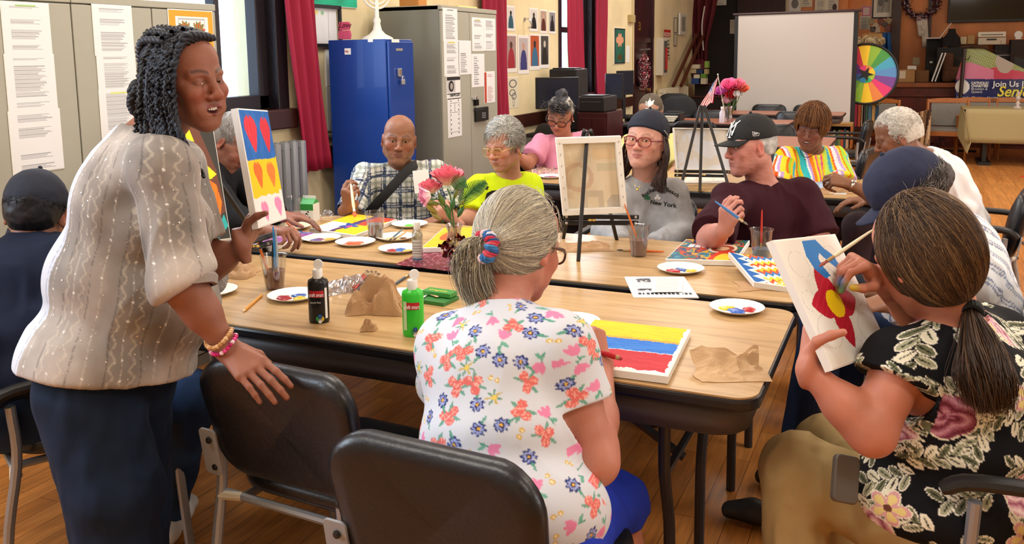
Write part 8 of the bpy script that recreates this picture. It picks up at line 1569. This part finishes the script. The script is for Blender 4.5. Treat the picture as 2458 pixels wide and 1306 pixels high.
x0, x1, z0, z1 = xz(2222, 66, 2272, 92, 15.85); t = thing('laptop', 'thin open laptop on top of the black upright case', 'laptop', ((x0+x1)/2, 15.8, z0)); MB().bx((x0, 15.75, z0-.005), (x1-.08, 15.95, z0+.012)).build('base', mat('pale_grey', 'cfcac4', .5), t); MB().box((x1-.02, 15.85, z0+.12), (.012, .2, .28), roty(.6)).build('screen_lid', mat('pale_grey', 'cfcac4', .5), t)
for i, a in enumerate((0, .045)): solo(MB().box((px2x(2250, 15.35)+a, 15.4, 1.24), (.018, .25, .46), roty(.28)), 'white_panel', papr, ['white panel leaning on the stage before the black case', 'second white panel leaning behind the first'][i], 'board', 'leaning white panels')
solo(SB((2191, 138, 2208, 156), YP-.006, .01), 'wall_outlet', mat('outlet_cream', 'c4b48c', .5), 'cream outlet plate on the panelled wall', 'outlet', bevel=.004)
o = ony(2283, 112, 15.75); t = thing('jewellery_bust', 'black necklace display bust on the stage', 'bust', tuple(o)); MB().lathe([(.0, 0), (.13, 0), (.14, .04), (.12, .14), (.06, .22), (.05, .28), (0, .285)], o, 24, sc=(1, .5)).build('bust', mat('velvet_black', '18161a', .9), t, smooth=True, sharp=60); MB().tube(spline([o+V(-.05, -.05, .2), o+V(0, -.09, .12), o+V(.05, -.05, .2)], 8), .004, 6).build('necklace', mat('dark_bead', '3a2420', .3), t)
o[2] = 1.001; MB().bx((o[0]-.2, 15.6, 1.001), (o[0]+.3, 15.95, ony(2283, 114, 15.75)[2])).build('pedestal', mat('matt_black', '100f0e', .7), t)
brp = mat('brown_plaid', '5c3c26', .85, bump=.4, bs=60, var=.35, vs=18, stretch=(1, 1, 4)); x0, x1, z0, z1 = xz(2262, 108, 2388, 198, 15.45); t = thing('armchair', 'brown patterned armchair standing on the stage behind the banner', 'armchair', ((x0+x1)/2, 15.7, 1.0))
MB().bx((x0+.06, 15.75, 1.05), (x1-.06, 15.95, z1)).build('backrest', brp, t, bevel=.06); MB().bx((x0+.08, 15.4, 1.02), (x1-.08, 15.8, 1.25)).build('seat', brp, t, bevel=.05)
for q in (x0, x1-.16): MB().bx((q, 15.4, 1.0), (q+.16, 15.9, 1.46)).build('armrest', brp, t, bevel=.05)
sbox('media_player', 'silver stereo receiver stacked under the disc player', 'stereo', (2348, 90, 2415, 107), 15.95, .3, mat('hifi_silver', 'b9ad98', .4, .3), [('display', (.3, .6, .66, .85), blackpl, .003), ('volume_knob', (.82, .2, .92, .6), mat('hifi_silver', 'b9ad98', .4, .3), .02)], zb=None, bev=.004); sbox('disc_player', 'silver disc player on top of the stereo receiver', 'stereo', (2348, 76, 2415, 88.5), 15.97, .28, mat('hifi_light', 'cfc6b2', .4, .3), [('tray_slot', (.1, .35, .9, .5), blackpl, .003)], zb=None, bev=.004)
sbox('hifi_rack', 'black rack of audio equipment under the stereo', 'rack', (2385, 107.5, 2428, 198), 15.98, .3, mat('matt_black', '100f0e', .7), [('shelf_edge', (.05, .7, .95, .73), mat('bar_grey', '8a8a8a', .4), .004), ('shelf_edge', (.05, .45, .95, .48), mat('bar_grey', '8a8a8a', .4), .004)]); sbox('loudspeaker', 'dark brown loudspeaker at the right edge of the stage', 'speaker', (2424, 95, 2475, 198), 15.9, .3, mat('speaker_brown', '2a1a14', .7), [('woofer', (.2, .2, .8, .6), blackpl, .006)])
x0, x1, z0, z1 = xz(2340, 70, 2430, 96, 15.9)
o = ony(2444, 94, 15.95); t = thing('desk_clock', 'small white round clock on the dark loudspeaker', 'clock', tuple(o)); MB().lathe([(0, -.03), (.055, -.03), (.06, 0), (.055, .01), (0, .012)], o+V(0, 0, .07), 20, rotx(math.pi/2)).build('clock_case', papr, t, smooth=True, sharp=40); MB().bx((o[0]-.04, o[1]-.02, o[2]), (o[0]+.04, o[1]+.02, o[2]+.02)).build('clock_base', papr, t)
sbox('candle_card', 'cream card and candle standing above the armchair', 'card', (2305, 88, 2320, 106), 15.97, .05, mat('card_cream', 'd8c8a0', .7), zb=None); sbox('side_shelf', 'low dark shelf holding the cream card behind the armchair', 'shelf', (2298, 106.5, 2346, 198), 15.96, .25, mat('matt_black', '100f0e', .7), [('shelf_edge', (0, .9, 1, .93), mat('bar_grey', '8a8a8a', .4), .004)])
sbox('wood_block', 'small tan wooden block right of the cream card', 'box', (2322, 84, 2340, 106), 15.99, .06, mat('oak_light', 'b08a50', .5), zb=None)
# banner on a clothes rack
BY = 14.6; t = thing('vinyl_banner', 'vinyl banner with hugging people and navy text hung on a rack before the stage', 'banner', (px2x(2400, BY), BY, .75))
bpts = lambda px, py: ony(px, py, BY)
def bfn(u, v):
    px = 2293+(2560-2293)*u; top = 117 if px < 2362 else 117+(px-2362)*.50; top = top if px > 2316 else 196-(px-2293)*79/23; y = top+(241-top)*v; q = ony(px, y, BY); q[1] += .02*math.sin(u*14+v*3); return q
def bcol(u, v):
    px = 2293+267*u; top = 117 if px < 2362 else 117+(px-2362)*.50; top = top if px > 2316 else 196-(px-2293)*79/23; y = top+(241-top)*v
    if y > 190: return hexc('f0ece4') if math.hypot(px-2310, (y-208)) < 17 and px < 2328 else hexc('121a5c')
    if px < 2318 and y < 160: return hexc('c0604a')
    if y > 150+max(0, (px-2330))*.32 and px < 2385: return hexc('d87a9c')
    if math.hypot((px-2412)/22, (y-148)/28) < 1: return hexc('b8aca0') if px > 2385 else hexc('e0b090')
    if px > 2370 and y > 160+abs(px-2395)*.2: return hexc('c83a58')
    return hexc('8a9a58') if (px*7+y*3) % 40 > 12 else hexc('b4b884')
MB().sheet(bfn, 110, 60, bcol).build('banner_sheet', mat('vinyl', None, .35), t, smooth=True, solid=.002)
def btxt(s, px, py, sz, m, **k): q = ony(px, py, BY-.03); return text('banner_text', s, sz, q, RTX, m, t, .001, **k)
wt = mat('white_thread', 'f0f0ee', .8); yt = mat('yellow_text', 'f2e24a', .6)
for s, py, b in (('CATHOLIC', 202, .002), ('CHARITIES', 209, .002), ('Brooklyn &', 216, 0), ('Queens', 223, 0)): btxt(s, 2331, py, .050, wt, bold=b, sx=.92)
btxt('Join Us In C', 2383, 208, .115, wt, bold=.002); btxt('Senior', 2392, 231, .21, yt, bold=.004, shear=.3, sx=.9); btxt('Catholic Charities Neighborhood S', 2296, 237, .052, wt, shear=.1)
t = thing('clothes_rack', 'brown metal clothes rack holding the banner', 'rack', (px2x(2310, BY-.06), BY-.06, 0)); X0 = px2x(2310, BY-.06); MB().tube([(X0-.02, BY-.06, 0.02), (X0+.02, BY-.06, 1.52)], .028, 10).build('post', mat('rack_brown', '2e1a12', .4), t, smooth=True); MB().tube([(X0-.25, BY-.06, .02), (X0+.25, BY-.06, .02)], .02, 8).build('base_bar', MC['rack_brown'], t); MB().tube(spline([(X0, BY-.06, 1.5), (X0+.2, BY-.06, 1.54), (X0+.9, BY-.06, 1.35), (X0+1.6, BY-.06, 1.3)], 14), .008, 6).build('wire', MC['rack_brown'], t)
for k in (-.06, .06): MB().tube(spline([(X0, BY-.07, 1.40), (X0+k, BY-.09, 1.36), (X0+k*1.6, BY-.09, 1.42)], 8), .006, 6).build('hook', MC['rack_brown'], t)
# wooden armchairs and draped table
oakc = mat('chair_oak', 'b0682c', .4, var=.15, vs=6); uph = mat('grey_weave', '8c8a84', .9, bump=.5, bs=50, var=.12, vs=30, stretch=(1, 1, 5))
def wchair(label, x, y, rz):
    t = thing('wooden_armchair', label, 'chair', (x, y, 0), 'wooden armchairs with grey upholstery', rz, local=True)
    for s in (-1, 1):
        MB().tube([(s*.27, .24, 0), (s*.27, .24, .63)], [.016, .024], 8).build('leg', oakc, t); MB().tube([(s*.27, -.24, 0), (s*.27, -.24, .45), (s*.27, -.30, .90)], [.016, .024, .022], 8).build('leg', oakc, t); MB().box((s*.27, -.01, .645), (.055, .52, .028)).build('armrest', oakc, t, bevel=.01); MB().box((s*.25, 0, .40), (.025, .46, .06)).build('side_rail', oakc, t)
    MB().box((0, .24, .40), (.5, .025, .07)).build('front_rail', oakc, t); MB().at((0, -.30, .865), rotx(.12)).prism([(-.29, -.02), (.29, -.02), (.29, .03), (.15, .05), (0, .057), (-.15, .05), (-.29, .03)], -.014, .014, R=RX90).build('top_rail', oakc, t)
    MB().box((0, -.272, .66), (.46, .04, .36), rotx(.12)).build('back_cushion', uph, t, bevel=.012); MB().box((0, 0, .445), (.50, .47, .06)).build('seat_cushion', uph, t, bevel=.02); return t
cA = wchair('wooden armchair with grey upholstery beside the tan-clothed table', px2x(2283, 13.2), 13.65, R_(176)); cA.scale = (.95, .95, .90)

for lb, px, y, rz in (('wooden armchair behind the left end of the tan-clothed table', 2358, 14.15, 180), ('wooden armchair behind the crystal ornament at the right edge', 2440, 14.15, 180), ('wooden armchair with basket flowers under the prize wheel', 2108, 13.6, 170)): c = copy_tree(cA); c.location = (px2x(px, 13.7), y-.2, 0); c.rotation_euler = (0, 0, R_(rz)); c['label'] = lb
x0 = px2x(2320, 12.9); t = thing('draped_table', 'table under a tan tablecloth hanging in a point at its corner', 'table', (x0+.9, 13.2, 0)); MB().bx((x0+.02, 12.85, .70), (x0+1.8, 13.6, .735)).build('tabletop', dkm, t)
for x in (x0+.25, x0+1.5): MB().bx((x, 13.0, 0), (x+.05, 13.4, .70)).build('leg', blackpl, t); MB().bx((x-.05, 12.9, 0), (x+.1, 13.5, .04)).build('foot', blackpl, t)
tc_ = mat('tan_cloth', 'a39468', .85); mb = MB(); mb.bx((x0-.005, 12.84, .737), (x0+1.85, 13.62, .742)); mb.build('tablecloth_top', tc_, t); MB().sheet(lambda u, v: (x0+.02+1.8*u, 12.84-.02*v*abs(math.sin(u*9)), .742-.44*v), 40, 6).build('tablecloth_front', tc_, t, smooth=True, solid=.003); MB().add([(x0-.005, 12.84, .742), (x0-.005, 13.6, .742), (x0-.04, 13.4, .35), (x0+.06, 12.78, .16), (x0+.10, 12.80, .30)], [(0, 1, 2, 3, 4)]).build('tablecloth_corner', mat('tan_light', 'b8a876', .85), t, solid=.003)
o = V(px2x(2450, 13.1), 13.1, .743); t = thing('crystal_ornament', 'small crystal ornament on the tan tablecloth', 'ornament', tuple(o)); MB().lathe([(0, 0), (.05, 0), (.05, .015), (.015, .03), (.03, .06), (.012, .09), (.035, .13), (.01, .16), (.02, .20), (0, .22)], o, 12).build('crystal', mat('crystal', 'd8ccc8', .1, .3), t)
shm = mat('shawl_pattern', None, .9, bump=.3, bs=40); x0, x1, z0, z1 = xz(2178, 268, 2232, 378, 13.2); solo(MB().sheet(lambda u, v: (x0+(x1-x0)*u, 13.3-.25*v-.03*math.sin(u*22), z1-.02*math.sin(u*5)+(z0-z1)*v), 40, 24, lambda u, v: hexc(['4a3022', 'c8a680', '7a5a3e', 'b08a60'][int((u*9+v*2.5)) % 4])), 'striped_shawl', shm, 'brown and cream striped shawl draped beside the wooden armchair', 'shawl', smooth=True, solid=.02)
crumple('red and black knitted scarf heaped under the wooden armchair', 2262, 352, .42, .30, .22, 71, m=mat('scarf_dark', '4a1c1e', .9, bump=.8, bs=40, var=.8, vs=20), name='scarf', z=0, n=30); bpy.data.objects['scarf']['group'] = 'scarf heap'; bpy.data.objects['scarf']['category'] = 'scarf'
bouquet('dried yellowish flowers in front of the grey chair under the wheel', ony(2102, 262, 13.0), .12, [('c8b070', 'e0d0a0')], 9, fl=.04)
# low bookcase with books
x0, x1 = px2x(1985, 12.0), px2x(2052, 12.0); t = thing('low_bookcase', 'low wooden bookcase right of the projection screen foot', 'bookcase', ((x0+x1)/2, 12.15, 0)); MB().bx((x0, 12.0, .545), (x1, 12.28, .585)).build('top_board', mat('oak_light', 'b08a50', .5), t, bevel=.004); MB().bx((x0, 12.0, .24), (x1, 12.28, .26)).build('shelf', oakc, t); MB().bx((x0, 12.0, 0), (x0+.02, 12.28, .545)).build('side_panel', oakc, t); MB().bx((x1-.02, 12.0, 0), (x1, 12.28, .545)).build('side_panel', oakc, t)
bk = ['b03050', 'c8a060', 'd8d0c0', '3a6a5a', '7a8a50', 'c85a3a', '2a4a6a', 'e0c8a0', '4a7a9a', '8a3a3a', 'c0b090', '5a3a4a']; x = x0+.03; g_ = np.random.default_rng(4); i = 0
nm_ = ['crimson', 'ochre', 'cream', 'teal', 'olive', 'orange-red', 'navy', 'sand', 'light blue', 'brick', 'beige', 'plum']
while x < x1-.06 and i < 24:
    w = g_.uniform(.022, .036); h = g_.uniform(.20, .26); solo(MB().bx((x, 12.03, .262), (x+w-.002, 12.2, .262+h)), 'book', mat('book_'+bk[i % 12], bk[i % 12], .6), nm_[i % 12]+' book standing in the low bookcase'+('' if i < 12 else ', right half'), 'book', 'books in the low bookcase', bevel=.001); x += w; i += 1
for i in range(7): xx = px2x(2056, 13.0)+i*.045; solo(MB().bx((xx, 13.0, .47), (xx+.035, 13.2, .47+.30+.03*(i % 3))), 'book', mat('book_'+bk[(i*5) % 12], bk[(i*5) % 12], .6), nm_[(i*5) % 12]+' tall book on the small shelf behind the side chair', 'book', 'tall books behind the side chair', bevel=.001)
sbo = MB().bx((px2x(2056, 13.0)-.02, 12.98, .43), (px2x(2056, 13.0)+.36, 13.24, .468)); t = thing('small_shelf', 'small dark shelf unit carrying tall books below the wheel', 'shelf', (px2x(2070, 13), 13.1, 0)); sbo.build('shelf_board', deskm, t); MB().bx((px2x(2056, 13.0)-.02, 12.98, 0), (px2x(2056, 13.0), 13.24, .43)).build('side_panel', deskm, t); MB().bx((px2x(2056, 13.0)+.34, 12.98, 0), (px2x(2056, 13.0)+.36, 13.24, .43)).build('side_panel', deskm, t)
# chairs of the far half
GF = 'black stacking chairs at the farther tables'
chair(.30, 5.02, R_(80), 'black stacking chair under the person in the white t-shirt', GF); chair(-.62, 9.6, R_(86), 'empty black side chair facing left beyond the auburn-haired person', GF); chair(-.50, 6.85, R_(80), 'empty black chair with olive-looking seat right of the rainbow shirt', GF)
chair(px2x(1845, 12.0)-.02, 12.02, R_(180), 'black chair pushed in at the farthest reddish table, left one', GF); chair(px2x(1945, 12.0), 12.02, R_(180), 'black chair pushed in at the farthest reddish table, right one', GF); chair(px2x(1695, 10.6), 10.62, R_(180), 'black chair behind the table with the flag', GF); chair(px2x(1905, 10.6), 10.62, R_(180), 'black chair at the right end of the flag table', GF); chair(px2x(1680, 9.3), 9.38, 0, 'black chair in front of the table with the flag', GF); chair(px2x(1845, 8.5), 8.62, R_(180), 'black chair behind the nearest reddish table', GF)
chair(-.9, 6.02, R_(180), 'black stacking chair under the auburn-haired person', GF); chair(-2.0, 6.35, R_(172), 'black stacking chair under the person in pink', GF); chair(-1.55, 6.45, R_(176), 'black stacking chair under the person in the olive cap', GF) if False else None
# flag table things
o = V(*ony(1748, 298, 9.9)[:2], .741); t = thing('flower_vase', 'glass vase of pink and red carnations on the reddish table', 'vase', tuple(o)); MB().lathe([(0, .004), (.04, 0), (.05, .05), (.04, .12), (.055, .17), (.052, .17), (.036, .12), (.045, .05), (0, .008)], o, 20).build('vase_body', glassmat('vase_glass', 'eeeaf2', .08, .28), t, smooth=True)
for i, (dx, dz, c1, c2, r) in enumerate(((.0, .40, 'f05a9a', 'f884b4', .075), (.09, .40, 'f0709a', 'f88aa0', .07), (-.09, .33, 'd860c0', 'e884d0', .06), (.03, .30, 'd81a3c', 'f04058', .07), (-.02, .23, 'f4e0e4', 'f8c0d0', .05), (.10, .30, 'f8f0ec', 'ffffff', .045), (.15, .36, 'f8785a', 'f89a80', .055))): rosehead(o+V(dx, -.02*i % .05, dz), r, V(dx, -.7, .8), (c1, c2), 'carnation', t, 4); MB().tube([o+V(0, 0, .02), o+V(dx*.5, 0, .18), o+V(dx, 0, dz)], .004, 5).build('stem', stm, t)
p0 = o+V(-.16, -.03, 0); t = thing('small_flag', 'small stars and stripes flag on a stick in the carnation vase', 'flag', tuple(o+V(-.05, -.03, .1))); MB().tube([o+V(-.02, -.03, .02), o+V(-.12, -.03, .52)], .004, 6).sph(o+V(-.12, -.03, .525), .009, 8).build('stick', mat('stick_cream', 'e8e0c8', .5), t)
def flc(u, v): return (hexc('2a3a7c') if (int(u*30)+int(v*40)) % 4 or v < .04 else hexc('e8e8f0')) if u < .42 and v < .55 else hexc(['c0243c', 'f0ecea'][int(v*13) % 2])
MB().sheet(lambda u, v: o+V(-.12, -.03, .50)+V(-.05, 0, -.30)*u*1.0+V(.02-.0*u, 0, -.02)*0+V(-.16*v*(.25+.75*u), .02*math.sin(u*8+v*5), -.06*v+.015*math.sin(v*9)*u), 24, 26, lambda u, v: flc(u, 1-v)).build('flag_cloth', mat('vinyl', None, .35), t, smooth=True, solid=.001)
p = V(*ony(1733, 290, 9.75)[:2], .741); t = thing('clear_bottle', 'clear bottle on the reddish table beside the flag', 'bottle', tuple(p)); MB().lathe([(0, 0), (.03, 0), (.03, .11), (.014, .135), (.014, .15), (0, .15)], p, 18).build('body', mat('bottle_pale', 'c8c0cc', .2), t, smooth=True, sharp=50); MB().lathe([(0, .15), (.016, .15), (.016, .175), (0, .175)], p, 14).build('cap', mat('cap_white', 'f1f1ee', .4), t, smooth=True)
for i in range(3): q = V(*ony(1606, 290, 9.8)[:2], .741+.022*i); solo(MB().at(q+V(.01*i, 0, .010), rotz(.1*i)).box((0, 0, 0), (.16, .20, .018)), 'book', mat('book_page', 'd8d0bc', .7), ['bottom', 'middle', 'top'][i]+' book of the small pile on the reddish table', 'book', 'small book pile', bevel=.002)
solo(MB().box((px2x(2452, 13, 398), 11.9, .004), (.25, .08, .006), rotz(.4)), 'floor_scrap', mat('red_scrap', 'd83a30', .6), 'bright red strip lying on the floor at the right edge', 'strip')
mb = MB(); x0 = px2x(1700, 10.0); struct(MB().bx((-3.44, 12.9, 1.0), (-3.43, 12.95, 1.05)), 'trim_10', MC['box_cream']) if False else None
o = ony(2086, 118, 15.4); t = thing('tall_vase', 'dark tall vase under the cream flowers on the stage edge', 'vase', (o[0], o[1], 1.0)); MB().lathe([(0, 0), (.07, 0), (.09, .08), (.05, o[2]-1.06), (.07, o[2]-.99), (.05, o[2]-1.0), (0, .02)], (o[0], o[1], 1.001), 20).build('vase_body', mat('matt_black', '100f0e', .7), t, smooth=True)
